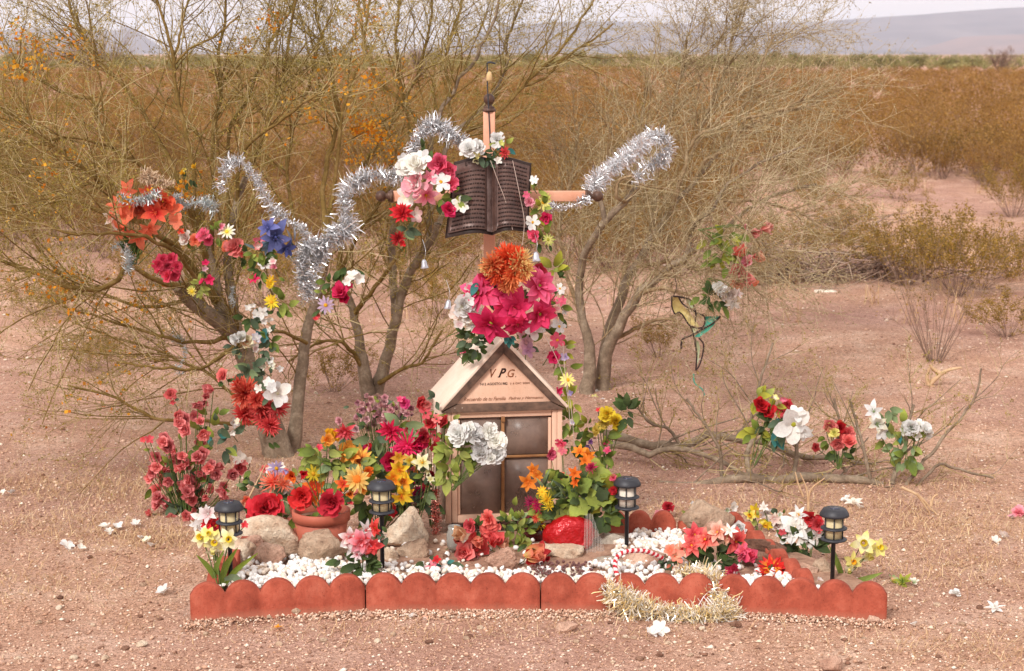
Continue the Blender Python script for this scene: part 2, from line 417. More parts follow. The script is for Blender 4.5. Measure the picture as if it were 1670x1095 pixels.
def bush_meshes(seed, H, spread, stems, twigs, leaves, lsize, leafmat=None, top=0.35, stem_r=0.0045):
    """creosote habit: bare stems fanning out of one foot, leaves towards the tips"""
    global rng
    keep=rng; rng=np.random.default_rng(seed)
    n=stems; az=rng.random(n)*6.283; ln=np.sqrt(rng.random(n))*spread
    d=np.stack([np.cos(az)*np.sin(ln),np.sin(az)*np.sin(ln),np.cos(ln)],-1)
    p=np.stack([np.cos(az)*.05,np.sin(az)*.05,np.full(n,-.02)],-1); out=[p]; K=6; L=H*(.75+.35*rng.random(n))
    for k in range(K-1):
        d=d+0.09*rng.standard_normal((n,3))+np.array([0,0,.04]); d/=np.linalg.norm(d,axis=1,keepdims=True)
        p=p+d*(L/(K-1))[:,None]; out.append(p)
    P=np.stack(out,1); Rd=stem_r*(.6+.6*rng.random(n))[:,None]*np.linspace(1,.35,K)[None]
    st=MB(); V,Q,t=tubes(P,Rd,4); st.add(V,Q,0,t*.6+.2*rng.random(len(t)))
    P2,R2=grow(P,Rd,twigs,(H*.2,H*.42),(.3,.8),up=.06,K=4,rr=.45,tmin=.3,rmin=.0016)
    V,Q,t=tubes(P2,R2,3); st.add(V,Q,0,t*.5+.3)
    lf=MB(); A=pts_on(np.concatenate([P2]),int(leaves*.8),.3)+rng.standard_normal((int(leaves*.8),3))*lsize*.7
    B=pts_on(P,int(leaves*.2),.55)+rng.standard_normal((int(leaves*.2),3))*lsize*1.5
    leafq(lf,np.concatenate([A,B]),lsize)
    rng=keep
    return st,lf
bush_kinds=[]
for i,(H,sprd,ns,nt_,nl,ls) in enumerate(((1.15,.85,26,190,6500,.030),(1.0,1.0,22,170,5600,.030),(1.3,.75,28,210,7500,.030),(0.85,1.1,20,150,4600,.028),(1.05,.7,34,190,4800,.028),(1.1,.62,30,110,700,.022))):
    st,lf=bush_meshes(100+i,H,sprd,ns,nt_,nl,ls)
    bush_kinds.append((st.mesh('stems',stem_grey),lf.mesh('foliage',bush_leaf,False),lf.mesh('foliage',bush_leaf_ol,False)))
def bush(x,y,kind,s,rz,label,group=None,olive=False,name='creosote_bush',sz=None):
    r=empty(name,(x,y,terrain(x,y)),label,'bush',group,rz); r.scale=(s,s,sz or s)
    for nm,me in (('stems',bush_kinds[kind][0]),('foliage',bush_kinds[kind][2 if olive else 1])):
        o=bpy.data.objects.new(nm,me); COL.objects.link(o); o.parent=r
    return r
# bushes one can tell apart, by where their foot stands
near=[(1525,598,5,1.05,1.15,'bare stemmed bush standing alone on open soil with a pale dead branch at its foot'),
 (1462,318,1,.95,0.9,'low round bush at the far edge of the bare clearing'),
 (1652,345,2,1.0,1.0,'upright bush by the frame edge beyond the dry log heap'),
 (1415,345,3,.45,.5,'very small dark twiggy shrub alone on the bare clearing'),
 (1478,482,0,.95,1.0,'orange leaved bush rising behind the dead brush heap'),
 (1598,488,1,1.05,.9,'wide bush with dark bare lower stems beside the dead brush heap'),
 (1655,470,3,1.0,.8,'olive bush cut by the frame edge level with the dead brush heap'),
 (1290,440,0,.95,.75,'orange bush behind the coral silk rosebuds'),
 (1640,560,3,.85,.6,'low sprawling pale olive shrub by the frame edge'),
 (1370,385,2,.5,.6,'small grey shrub in the middle of the clearing edge'),
 (1230,420,3,.9,.8,'golden bush just behind the low limbs of the grey leafless tree'),
 (60,520,1,.7,.5,'low dry shrub at the frame edge under the orange blossomed tree'),
 (150,600,3,.6,.45,'small pale green weed shrub on bare soil beneath the blossomed tree'),
 (720,330,0,1.1,.9,'golden bush glimpsed between the two tree trunks behind the cross'),
 (720,520,3,.8,.8,'yellow green shrub on the soil behind the silver bells'),
 (900,330,2,1.0,.9,'brown bush behind the bronze book'),
 (1330,330,1,1.1,.9,'dense orange bush touching the grey tree crown'),
 (1580,280,2,1.1,.9,'tall bush above the far side of the clearing'),
 (430,500,0,.9,.8,'olive bush seen through the trunks of the blossomed tree'),
 (650,470,1,.9,.8,'olive bush showing through the fork of the slender tree'),
 (990,440,2,.9,.8,'olive bush right behind the trunks of the grey leafless tree'),
 (1075,590,3,.55,.5,'tiny olive weed shrub on the soil under the bird ornament'),
 (545,640,3,.6,.5,'tiny dry olive shrub between the trunk feet'),
 (250,470,1,.9,.8,'olive bush behind the coral lilies and crimson florets'),
 (1430,470,1,.8,.8,'olive bush at the near edge of the dead wood tangle'),
 (1560,500,0,1.0,1.0,'dense olive bush between the two wide bushes past the white bottle'),
 (1370,440,1,.8,.7,'low golden bush above the middle of the brush heap'),
 (1260,475,3,.9,.6,'rust bush growing out of the end of the long brush heap'),
 (1380,285,4,1.0,.9,'grey stemmed bush at the head of the clearing')]
for px,py,kd,s,sz,lab in near:
    g=gz(px,py); bush(g.x,g.y,kd,s*.64,px*.37,lab,olive=True,sz=sz*.6)
# the rest of the 300 nearest, then the flat beyond as one mass
clear=[(gz(1500,300),gz(1500,300).y,)] 
def blocked(x,y):
    # open ground seen in the picture: a clearing to the right and the swept soil round the shrine
    v=(-(HC)/y)
    px=CX+F*x/(y*cp+HC*sp) ; py=CY+F*(HC*cp-y*sp)/(y*cp+HC*sp)
    if py>470: return True
    if px>1180 and py>285+ (40 if px>1580 else 0)+ 25*math.sin(px*.03): return px<1760
    if px<250 and py>430: return True
    if 250<=px<=1180 and py>455: return True
    return False
cnt=0; placed=[]
cand=[]
for k in range(5200):
    y=13+ (75)*rng.random()**1.1; x=(rng.random()*2-1)*(y*.33+2)
    cand.append((y,x))
cand.sort()
for y,x in cand:
    if cnt>=280: break
    if blocked(x,y): continue
    if any((x-a)**2+(y-b)**2<(0.62)**2 for a,b in placed[-120:]): continue
    placed.append((x,y)); cnt+=1
    sc_=rng.uniform(.42,.78)
    bush(x,y,int(rng.integers(0,5)),sc_,rng.random()*6.28,'rust orange creosote bush in the thick scrub of the plain','creosote bushes on the plain',sz=sc_*rng.uniform(.85,1.1))
ylast=placed[-1][1]; print('individual bushes to',ylast,cnt)
# beyond: one mass
mb=MB(); N=0
def far_mass(n,y0,y1,nl,ls,h,pw=1.0):
    y=y0+(y1-y0)*rng.random(n)**pw; x=(rng.random(n)*2-1)*(y*.34+3)
    hh=h*rng.uniform(.45,1.25,n)*(1+.25*np.sin(x*.11+1.3)*np.sin(y*.05)); w=hh*rng.uniform(.55,.8,n)
    tint=np.clip(rng.normal(.5,.22,n),0,1)
    i=np.repeat(np.arange(n),nl); m=len(i)
    v=rng.standard_normal((m,3)); v/=np.linalg.norm(v,axis=1,keepdims=True); v*=(rng.random(m)**.4)[:,None]
    zz=hh[i]*(.58+.45*v[:,2]); ww=w[i]*(.55+.5*zz/hh[i])
    P=np.stack([x[i]+v[:,0]*ww,y[i]+v[:,1]*ww,zz],-1)
    leafq(mb,P,ls*(.6+.8*rng.random(m)),0,np.clip(tint[i]+.18*rng.standard_normal(m),0,1),asp=.6)
    # stems
    ns=5; j=np.repeat(np.arange(n),ns); a=rng.random(len(j))*6.283
    p0=np.stack([x[j],y[j],0*x[j]],-1); p1=p0+np.stack([np.cos(a)*w[j]*.7,np.sin(a)*w[j]*.7,hh[j]*.85],-1)
    sd=np.array([ls*.12,0,0]); V=np.stack([p0-sd,p0+sd,p1],1)
    mb.add(V.reshape(-1,3),np.arange(len(j)*3).reshape(-1,3),1,np.repeat(rng.random(len(j)),3))
far_mass(3300,ylast-2.5,62,200,.036,.74,1.1)
far_mass(5600,55,184,72,.08,.76)
o=mb.obj('creosote_scrub',[bush_leaf,stem_grey],smooth=False); tag(o,'rust orange creosote scrub covering the plain','scrub',kind='stuff')
mb=MB()
far_mass(1500,180,330,60,.24,1.25)
far_mass(2600,320,1500,14,.6,1.35)
o=mb.obj('horizon_scrub',[green_leaf,stem_grey],smooth=False); tag(o,'yellow green low scrub belt along the horizon','scrub',kind='stuff')

# grass tussocks and pale dead stalks between the bushes
mb=MB()
n=1500; y=12+26*rng.random(n)**1.2; x=(rng.random(n)*2-1)*(y*.33+1)
for a,b in zip(x[:420],y[:420]):
    m=14; L=.12+.22*rng.random(m)
    blades(mb,a+.05*rng.standard_normal(m),b+.05*rng.standard_normal(m),np.full(m,terrain(a,b)),L,np.full(m,.0022),rng.uniform(.05,.8,m))
o=mb.obj('dry_stalks',straw,smooth=False); tag(o,'pale dry stalks standing between the creosote bushes','grass',kind='stuff')

# green trees on the horizon and the bare grey one
def small_tree(px,pyb,pyt,wpx,leafmat,leaves,ls,label,group=None,name='mesquite_tree',bare=False,trunks=5,seed=0):
    global rng
    keep=rng; rng=np.random.default_rng(500+seed)
    g=gz(px,pyb); D=g.y; H=at(px,pyt,D).z; W=wpx*pxm(pyb,D)
    r=empty(name,g,label,'tree',group)
    n=trunks; az=rng.random(n)*6.283; ln=rng.uniform(.1,.75,n)
    d=np.stack([np.cos(az)*np.sin(ln),np.sin(az)*np.sin(ln),np.cos(ln)],-1); p=np.zeros((n,3)); out=[p]; K=6
    for k in range(K-1):
        d=d+.12*rng.standard_normal((n,3)); d/=np.linalg.norm(d,axis=1,keepdims=True); p=p+d*H*.62/(K-1); out.append(p)
    P=np.stack(out,1); Rd=np.full((n,1),H*.02)*np.linspace(1,.4,K)[None]
    M0=Matrix.Translation(g)
    t_=MB(); V,Q,t=tubes(P,Rd,5); t_.add(V,Q,0,t); t_.obj('trunk',stem_grey,r,M0)
    P2,R2=grow(P,Rd,60,(H*.25,H*.5),(.3,.9),up=.03,K=5,rr=.5)
    P3,R3=grow(P2,R2,(700 if bare else 260),(H*.1,H*.26),(.3,.9),K=4,rr=.6,rmin=.012 if bare else .006)
    b_=MB()
    for a,b in ((P2,R2),(P3,R3)):
        V,Q,t=tubes(a,b,3); b_.add(V,Q,0,t)
    b_.obj('branches',grey_twig if bare else stem_grey,r,M0)
    if leaves:
        l_=MB(); A=pts_on(P3,leaves,.1)+rng.standard_normal((leaves,3))*ls; 
        A[:,0]*=max(1,(W/2)/(np.abs(A[:,0]).max()+1e-6)*1.0); A[:,2]=np.clip(A[:,2],.1,None)
        leafq(l_,A,ls); l_.obj('crown',leafmat,r,M0,smooth=False)
    rng=keep
small_tree(1630,121,66,80,grey_twig,700,.06,'bare grey rounded tree standing on the horizon at the end of the tree line',name='bare_tree',bare=True,trunks=9,seed=1)
ht=[(1300,112,86,50),(1340,118,88,60),(1395,114,90,60),(1450,117,87,80),(1500,114,91,60),(1545,116,90,70),(1585,113,93,50),(1100,112,84,60),(1160,114,86,60),(1220,113,85,70),(1265,112,84,40),(1030,110,84,70),
    (940,111,86,60),(980,112,88,60),(870,110,86,60),(800,112,88,60),(700,112,84,60),(560,110,84,60),(480,110,90,70),(400,108,88,80),(330,110,90,60),(60,108,84,70),(130,110,80,70),(200,112,82,70),(20,110,86,50)]
for k,(a,b,c,d) in enumerate(ht):
    small_tree(a,b,c-3-(k*7%5),d*1.15,green_leaf,2600,.17,'low yellow green mesquite tree in the line along the horizon','green trees along the horizon',seed=10+k)
# pale leafless thicket on the horizon at the left and behind the cross
for k,(a,b,c,d,lab) in enumerate(((150,125,20,90,'grey leafless thicket tree on the horizon behind the blossomed tree'),(60,130,40,90,'low grey leafless tree at the frame edge on the horizon'),(690,135,62,80,'grey leafless tree on the horizon behind the arch of silver tinsel'))):
    small_tree(a,b,c,d,grey_twig,400,.08,lab,name='bare_tree',bare=True,trunks=10,seed=50+k)

# ================================================================== the two near trees and the limbs lying to the right
bark=None
def m_bark(name,c1,c2,c3):
    M=NT(name); b=M.bsdf(rough=.9,spec=.15); p=M.pos()
    f=M.noise(16,6,.7,p); g=M.noise(70,4,.7,p)
    c=M.ramp(f,[(.3,lc(c1,.8)),(.52,lc(c2,.8)),(.72,lc(c3,.8))])
    c=M.mix(.5,c,M.ramp(g,[(.3,(.5,.48,.46)),(.7,(1.15,1.15,1.15))]),'MULTIPLY')
    M.l(c,b.inputs['Base Color']); M.bump(g,.7,.006,b); return M.m
bark_grey=m_bark('grey_bark',(118,100,84),(158,138,116),(198,180,156))
bark_olive=m_bark('olive_bark',(106,84,44),(144,116,64),(180,152,104))
bark_tan=m_bark('tan_bark',(134,110,82),(176,148,112),(212,188,154))
twig_olive=m_var('olive_twig',[(0,(122,106,58)),(.45,(160,140,84)),(1,(210,190,146))],k=.95)
twig_tan=m_var('tan_twig',[(0,(130,112,80)),(.5,(170,150,112)),(1,(216,198,164))],k=.95)
tiny_olive=m_var('tiny_olive_leaf',[(0,(124,114,46)),(.5,(162,142,64)),(1,(204,176,98))],transl=.3,k=.8)
tiny_tan=m_var('tiny_tan_leaf',[(0,(136,120,76)),(.5,(174,154,108)),(1,(212,190,150))],transl=.3,k=.8)
blossom=m_var('orange_blossom',[(0,(212,116,30)),(.5,(238,158,40)),(1,(246,190,70))],transl=.3,k=.8)

def limb_path(spec,Y0,n=18):
    """spec rows: px, py, radius_px, dY"""
    rows=[]
    for (px,py,r,dy) in spec:
        p=at(px,py,Y0+dy); rows.append((p.x,p.y,p.z,r*pxm(py,Y0+dy)))
    a=smooth_path(rows,n)
    L=np.linalg.norm(np.diff(a[:,:3],axis=0),axis=1).sum()
    w_=rng.standard_normal((n,3))*L*.0045; w_[0]=0; a[:,:3]+=w_
    return a[:,:3],np.clip(a[:,3],.0012,None)
def tree(name,label,cat,base,Y0,limbs,mats,twigmat,leafmat,n1,n2,n3,nleaf,L1,L2,L3,up=.05,lsize=.012,flat=.7,bias=(0,0,0),blossoms=None,tw=(.0019,.0013,.0009)):
    bx=at(base[0],base[1],Y0); root=empty(name,bx,label,cat)
    Ps=[];Rs=[];K=18
    for k,(nm,mi,spec) in enumerate(limbs):
        p,r=limb_path(spec,Y0,K); m=MB(); V,Q,t=tubes(p[None],r[None],8 if r[0]>.012 else 6); m.add(V,Q,0,t)
        m.add(V[-(8 if r[0]>.012 else 6):],[tuple(range(8 if r[0]>.012 else 6))],0)
        m.obj(nm,mats[mi],root); Ps.append(p);Rs.append(r)
    P=np.stack(Ps);Rd=np.stack(Rs)
    A1,R1=grow(P,Rd,n1,L1,(.3,1.0),up=up,jit=.15,K=7,rr=.45,tmin=.22,flat=flat,bias=bias,rmin=tw[0])
    R1=np.minimum(R1,.0034)
    A2,R2=grow(np.concatenate([A1]),R1,n2,L2,(.35,1.15),up=up*.5,jit=.15,K=5,rr=.6,tmin=.15,flat=flat,bias=bias,rmin=tw[1]); R2=np.minimum(R2,.0026)
    A2b,R2b=grow(P,Rd,n2//4,L2,(.4,1.2),up=up*.5,jit=.15,K=5,rr=.3,tmin=.3,flat=flat,bias=bias,rmin=tw[1]); R2b=np.minimum(R2b,.0024)
    A2=np.concatenate([A2,A2b]);R2=np.concatenate([R2,R2b])
    A3,R3=grow(A2,R2,n3,L3,(.4,1.3),up=0,jit=.17,K=4,rr=.6,tmin=.1,rmin=tw[2]); R3=np.minimum(R3,.0016)
    b=MB(); V,Q,t=tubes(A1,R1,4); b.add(V,Q,0,t); b.obj('branches',mats[-1],root)
    b=MB()
    for a,r in ((A2,R2),(A3,R3)):
        V,Q,t=tubes(a,r,3); b.add(V,Q,0,np.repeat(rng.random(len(a)),a.shape[1]*3))
    o=b.obj('crown',[twigmat,leafmat],root)
    l=MB(); q=pts_on(A3,nleaf,.1)+rng.standard_normal((nleaf,3))*.006; leafq(l,q,lsize); o=l.obj('leaves',leafmat,root,smooth=False); o['kind']='stuff'
    if blossoms:
        l=MB(); allp=np.concatenate([pts_on(A3,26000,.2),pts_on(A2,12000,.3)])
        # picture-free: gather twig points near the blossom centres
        pts=[]
        for (px,py,rp,nn) in blossoms:
            c=at(px,py,Y0); rr_=rp*pxm(py,Y0); d=np.hypot(allp[:,0]-c.x,allp[:,2]-c.z); k=np.where(d<rr_)[0]
            if len(k): 
                k=rng.choice(k,min(nn,len(k)*3)); pts.append(allp[k]+rng.standard_normal((len(k),3))*.012)
        pts=np.concatenate(pts); leafq(l,pts,.02,asp=.8); o=l.obj('blossoms',blossom,root,smooth=False); o['kind']='stuff'
    return root
LT=[('trunk',0,[(462,762,27,0),(440,700,22,0),(412,620,16,0),(388,550,15,0),(362,500,11,0),(346,440,9,0),(335,395,7.5,0)]),
 ('trunk',0,[(468,760,20,.1),(484,690,11,.1),(490,620,10,.15),(498,560,9,.2),(510,505,8,.2),(524,460,7,.2),(530,400,6,.2)]),
 ('limb',0,[(392,560,13,0),(350,520,13,-.1),(310,490,12,-.15),(290,466,11,-.2)]),
 ('limb',0,[(395,585,11,.1),(384,520,9,.1),(374,460,8,.1),(372,420,7,.15),(384,330,5.5,.2),(402,290,5,.2)]),
 ('limb',1,[(402,290,4.5,.2),(425,230,3.5,.25),(441,180,3,.3),(462,120,2.6,.3),(483,0,2,.3),(492,-60,1.6,.3)]),
 ('limb',1,[(337,400,6.5,0),(322,345,5,0),(312,255,4,0),(300,200,3.6,.05),(284,105,3,.1),(275,67,2.6,.1),(255,0,2,.1),(245,-60,1.6,.1)]),
 ('limb',1,[(360,500,7,0),(300,420,5.5,-.2),(235,366,4.6,-.4),(188,322,4,-.5),(144,285,3.4,-.6),(94,245,3,-.7),(40,205,2.6,-.7),(-20,150,2,-.7)]),
 ('limb',1,[(340,430,6,0),(300,330,4.5,-.2),(248,285,3.6,-.3),(188,242,3.2,-.4),(164,201,3,-.4),(148,164,2.8,-.4),(77,143,2.4,-.4),(20,95,2,-.5)]),
 ('limb',1,[(235,366,4,-.4),(150,340,3.4,-.4),(80,305,3.2,-.3),(44,275,3,-.3),(3,245,2.4,-.3),(-40,215,2,-.3)]),
 ('limb',1,[(335,400,5,0),(292,292,4,.2),(258,228,3.4,.3),(201,141,3,.4),(160,95,2.6,.4),(134,60,2.3,.4),(111,0,2,.4),(108,-50,1.5,.4)]),
 ('limb',1,[(284,105,2.4,.1),(299,30,2,.2),(313,-20,1.6,.2)]),
 ('limb',1,[(284,105,2.2,.1),(310,80,2,.1),(350,60,1.8,.1),(390,25,1.5,.1)]),
 ('limb',1,[(345,440,5,.2),(345,320,3.6,.3),(352,218,3,.4),(361,151,2.8,.5),(357,100,2.6,.5),(369,0,2,.5),(372,-50,1.5,.5)]),
 ('limb',1,[(374,430,4,.2),(369,241,3,.5),(396,174,2.8,.6),(430,94,2.4,.7),(455,45,2.2,.7),(483,-10,1.8,.7)]),
 ('limb',1,[(386,330,3.4,.2),(396,251,3,.1),(443,208,2.6,0),(503,164,2,-.1),(540,140,1.6,-.1)]),
 ('limb',1,[(530,400,5,.2),(527,285,4,.4),(545,230,3.6,.5),(553,188,3.4,.5),(537,100,3,.5),(520,45,2.4,.5),(510,-30,2,.5)]),
 ('limb',1,[(530,400,4,.2),(545,300,3.2,.2),(560,180,2.8,.2),(590,90,2.2,.2),(605,0,1.8,.2),(615,-50,1.5,.2)]),
 ('limb',1,[(325,470,5,-.2),(270,462,4.5,-.3),(215,436,4,-.4),(188,463,4.4,-.5),(150,472,4.4,-.5),(117,470,4,-.6),(67,450,3.6,-.6),(0,426,3,-.6),(-50,405,2.4,-.6)]),
 ('limb',1,[(430,690,5,-.1),(350,690,3,-.3),(268,685,2.8,-.4),(235,675,2.6,-.4),(180,645,2.2,-.4),(110,628,1.8,-.4)]),
 ('limb',1,[(387,545,5,0),(330,560,3.4,-.2),(250,545,2.6,-.3),(170,520,2,-.3),(100,500,1.6,-.3)]),
 ('limb',1,[(440,700,4,.2),(380,640,3,.5),(300,590,2.4,.7),(220,560,2,.8),(150,540,1.6,.9)]),
 ('limb',1,[(500,560,3.4,.1),(450,540,2.6,-.1),(400,560,2.2,-.2),(350,590,1.6,-.3)]),
 ('limb',1,[(524,460,4,.2),(480,360,3,.3),(470,250,2.6,.4),(500,150,2.2,.4),(520,60,1.8,.4)]),
 ('limb',1,[(188,242,2.4,-.4),(120,225,2.2,-.6),(60,235,1.8,-.7),(0,255,1.5,-.7)]),
 ('limb',1,[(335,470,4,-.3),(270,400,3.4,-.6),(190,380,2.8,-.8),(110,380,2.4,-.9),(30,350,1.8,-.9)]),
 ('limb',1,[(350,520,4,.3),(290,430,3,.5),(220,330,2.4,.6),(150,300,2,.7),(90,330,1.6,.7)]),
 ('limb',1,[(388,560,3.6,-.2),(330,600,2.8,-.5),(260,600,2.2,-.6),(190,590,1.8,-.6)]),
 ('limb',1,[(310,490,3.6,.2),(240,500,3,.3),(170,480,2.4,.4),(90,440,2,.5),(20,460,1.6,.5)]),
 ('limb',1,[(117,470,2.6,-.6),(60,400,2.2,-.6),(20,330,1.8,-.6),(-20,280,1.5,-.6)])]
orange_spots=[(100,95,38,260),(88,60,24,90),(55,190,24,110),(60,485,30,150),(60,340,26,60),(160,260,24,60),(300,310,22,200),(310,325,18,120),(250,480,30,80),(150,450,40,80),(430,35,16,70),(200,500,40,60),(590,250,45,200),(565,215,20,60),(480,200,40,60),(560,120,50,90),(60,445,40,90),(30,300,30,40),(620,180,60,90),(380,75,12,40),(230,600,60,50),(75,700,30,20)]
tree('palo_verde_tree','large many stemmed leafless tree with orange blossoms hung with silver tinsel and silk flowers','tree',(462,762),8.25,LT,[bark_grey,bark_olive],twig_olive,tiny_olive,
     320,2500,10500,46000,(.3,.8),(.16,.5),(.05,.2),up=.035,blossoms=orange_spots,flat=.75)
MT=[('trunk',0,[(602,645,13,0),(592,600,10,0),(586,560,8,0),(577,514,6.5,0),(568,483,6,0)]),
 ('trunk',0,[(612,640,13,.05),(620,620,11,.05),(634,567,9,.05),(647,517,8.5,0),(657,477,8,0),(671,440,7,-.05),(694,406,6,-.1),(716,366,5,-.2)]),
 ('limb',0,[(645,520,6,0),(642,480,6.5,.05),(640,440,6.5,.1),(638,393,6,.1),(645,340,5,.1),(660,290,4,.1)]),
 ('limb',0,[(700,400,5,-.1),(703,330,5,-.1),(702,250,5,0),(708,205,4,0),(735,160,3.4,0),(757,120,3,0),(780,88,2.7,0),(797,55,2.4,0),(822,-10,2,0),(835,-60,1.6,0)]),
 ('limb',1,[(735,160,3,0),(728,110,2.4,.1),(731,77,2.2,.1),(745,30,2,.1),(765,-30,1.6,.1)]),
 ('limb',0,[(716,366,4.4,-.2),(727,310,4.5,-.1),(724,240,4,0),(760,200,3,.1),(808,150,2.6,.2),(828,100,2.4,.2),(825,67,2.2,.2),(840,30,2,.2),(860,-30,1.6,.2)]),
 ('limb',1,[(760,215,3.6,.1),(800,195,3.2,.1),(830,165,3,.1),(855,141,2.8,.1),(885,110,2.6,.1),(916,80,2.4,.1),(945,40,2,.1),(975,-10,1.6,.1)]),
 ('limb',1,[(855,141,2.4,.1),(890,125,2.2,.1),(920,95,2,.1),(960,70,1.6,.1),(1000,40,1.4,.1)]),
 ('limb',1,[(568,483,5,0),(555,430,4.5,0),(560,350,4,.1),(600,260,3.5,.2),(640,190,3,.3),(680,120,2.6,.3),(700,40,2,.3),(708,-40,1.6,.3)]),
 ('limb',1,[(660,290,3.5,.1),(668,220,3,.1),(655,150,2.6,.1),(645,90,2.2,.1),(650,20,2,.1),(655,-40,1.5,.1)]),
 ('limb',1,[(577,514,4.6,0),(610,470,3.6,-.1),(640,430,3,-.2),(660,400,2.4,-.2)]),
 ('limb',1,[(592,600,4,0),(560,560,3,-.1),(520,560,2.2,-.1),(470,590,1.8,-.1)]),
 ('limb',1,[(618,625,4,.0),(660,600,3,-.1),(690,590,2.4,-.2),(720,540,2,-.2)]),
 ('limb',1,[(558,440,3.6,0),(585,380,3,-.1),(620,330,2.4,-.1),(640,260,2,-.1)]),
 ('limb',1,[(700,250,3.6,0),(670,180,3,.2),(610,120,2.4,.3),(590,40,2,.3),(585,-40,1.5,.3)])]
tree('palo_verde_tree','slender forked tree rising behind the wooden cross between the two larger trees','tree',(607,645),9.6,MT,[bark_grey,bark_olive],twig_olive,tiny_olive,
     160,1000,4400,20000,(.3,.8),(.2,.55),(.06,.24),up=.05,blossoms=[(600,250,50,260),(640,300,40,100),(560,60,60,140),(680,240,30,70),(620,130,50,80),(590,30,40,80)],flat=.7)
RT=[('trunk',0,[(958,650,13,0),(960,618,11,0),(963,567,9,0),(952,530,7.5,0),(945,490,7,0),(945,448,6.5,0),(956,407,6,-.1),(987,361,6,-.2),(1022,331,5.5,-.2),(1042,303,4.5,-.2)]),
 ('trunk',0,[(985,650,14,.1),(984,618,13,.1),(997,557,10,.05),(1023,510,8,0),(1043,480,7.5,0),(1083,446,6.5,0),(1120,416,5.5,0),(1160,394,4.5,0)]),
 ('trunk',0,[(975,650,12,.25),(990,560,9,.3),(1010,490,8,.35),(1036,435,7,.4),(1060,400,6,.45),(1093,344,5,.5),(1132,295,4,.6),(1180,240,3.4,.7)]),
 ('limb',0,[(987,361,5,-.2),(980,330,3.8,-.2),(972,300,2.8,-.2),(968,270,2.2,-.2)]),
 ('limb',1,[(1022,331,3.5,-.2),(1005,320,3,-.3),(1010,295,2.6,-.3),(1032,287,2.2,-.3)]),
 ('limb',0,[(1120,416,4,0),(1132,372,3.5,0),(1152,350,3.2,0),(1173,328,3,0),(1182,305,2.8,0),(1200,290,2.4,0),(1250,260,2,0),(1310,240,1.6,0)]),
 ('limb',0,[(1160,394,3.8,0),(1210,350,3.2,.1),(1260,320,2.6,.2),(1330,300,2,.3)]),
 ('limb',1,[(1093,344,4,.5),(1110,300,3.4,.4),(1130,231,3,.4),(1194,200,2.8,.4),(1271,181,2.4,.4),(1330,155,1.8,.4)]),
 ('limb',1,[(1132,295,3.4,.6),(1150,262,3,.6),(1177,248,2.8,.6),(1230,200,2.4,.6),(1300,180,2,.6),(1350,160,1.6,.6)]),
 ('limb',1,[(1060,400,4,.45),(1070,300,3.4,.6),(1090,200,3,.7),(1110,130,2.4,.8),(1120,60,1.8,.8)]),
 ('limb',1,[(1093,344,3.4,.5),(1140,220,3,.8),(1180,120,2.4,.9),(1195,60,1.8,.9),(1200,35,1.4,.9)]),
 ('limb',1,[(1010,490,4.4,.35),(1030,380,3.6,.5),(1040,280,3,.6),(1050,180,2.4,.6),(1060,110,1.8,.6)]),
 ('limb',1,[(1180,240,2.8,.7),(1220,160,2.4,.7),(1245,100,2,.7),(1262,55,1.6,.7)]),
 ('limb',1,[(1043,480,4,0),(1080,470,3.2,-.2),(1120,480,2.6,-.3),(1150,470,2,-.3)]),
 ('limb',1,[(1036,435,3.4,.4),(1104,427,3,.2),(1140,440,2.6,0),(1190,440,2.2,-.1),(1215,430,1.8,-.1)]),
 ('limb',1,[(963,567,4.4,0),(930,470,3.4,.2),(915,380,2.8,.3),(930,290,2.4,.4),(945,200,1.8,.4)]),
 ('limb',1,[(997,557,4,.1),(1050,530,3,.1),(1090,520,2.4,0),(1130,540,1.8,-.1)]),
 ('limb',1,[(1160,394,3,0),(1178,398,2.6,-.4),(1198,412,2.2,-.75),(1206,432,1.6,-.85),(1200,462,1.2,-.85)]),
 ('limb',1,[(1173,328,2.8,0),(1195,350,2.4,-.4),(1215,366,2,-.75),(1232,374,1.5,-.8)]),
 ('limb',1,[(1083,446,3,0),(1092,450,2.6,-.35),(1100,449,2,-.7),(1112,455,1.5,-.75)]),
 ('limb',1,[(1173,328,2.6,0),(1240,330,2.3,.1),(1300,345,2,.2),(1340,370,1.6,.2)])]
tree('leafless_tree','grey tan leafless spreading tree with silver tinsel looped over its near branches','tree',(972,650),9.7,RT,[bark_grey,bark_tan],twig_tan,tiny_tan,
     210,1800,8200,34000,(.3,.75),(.2,.55),(.06,.24),up=.04,flat=.7,bias=(.12,0,.0),lsize=.012,tw=(.0021,.0015,.0011))
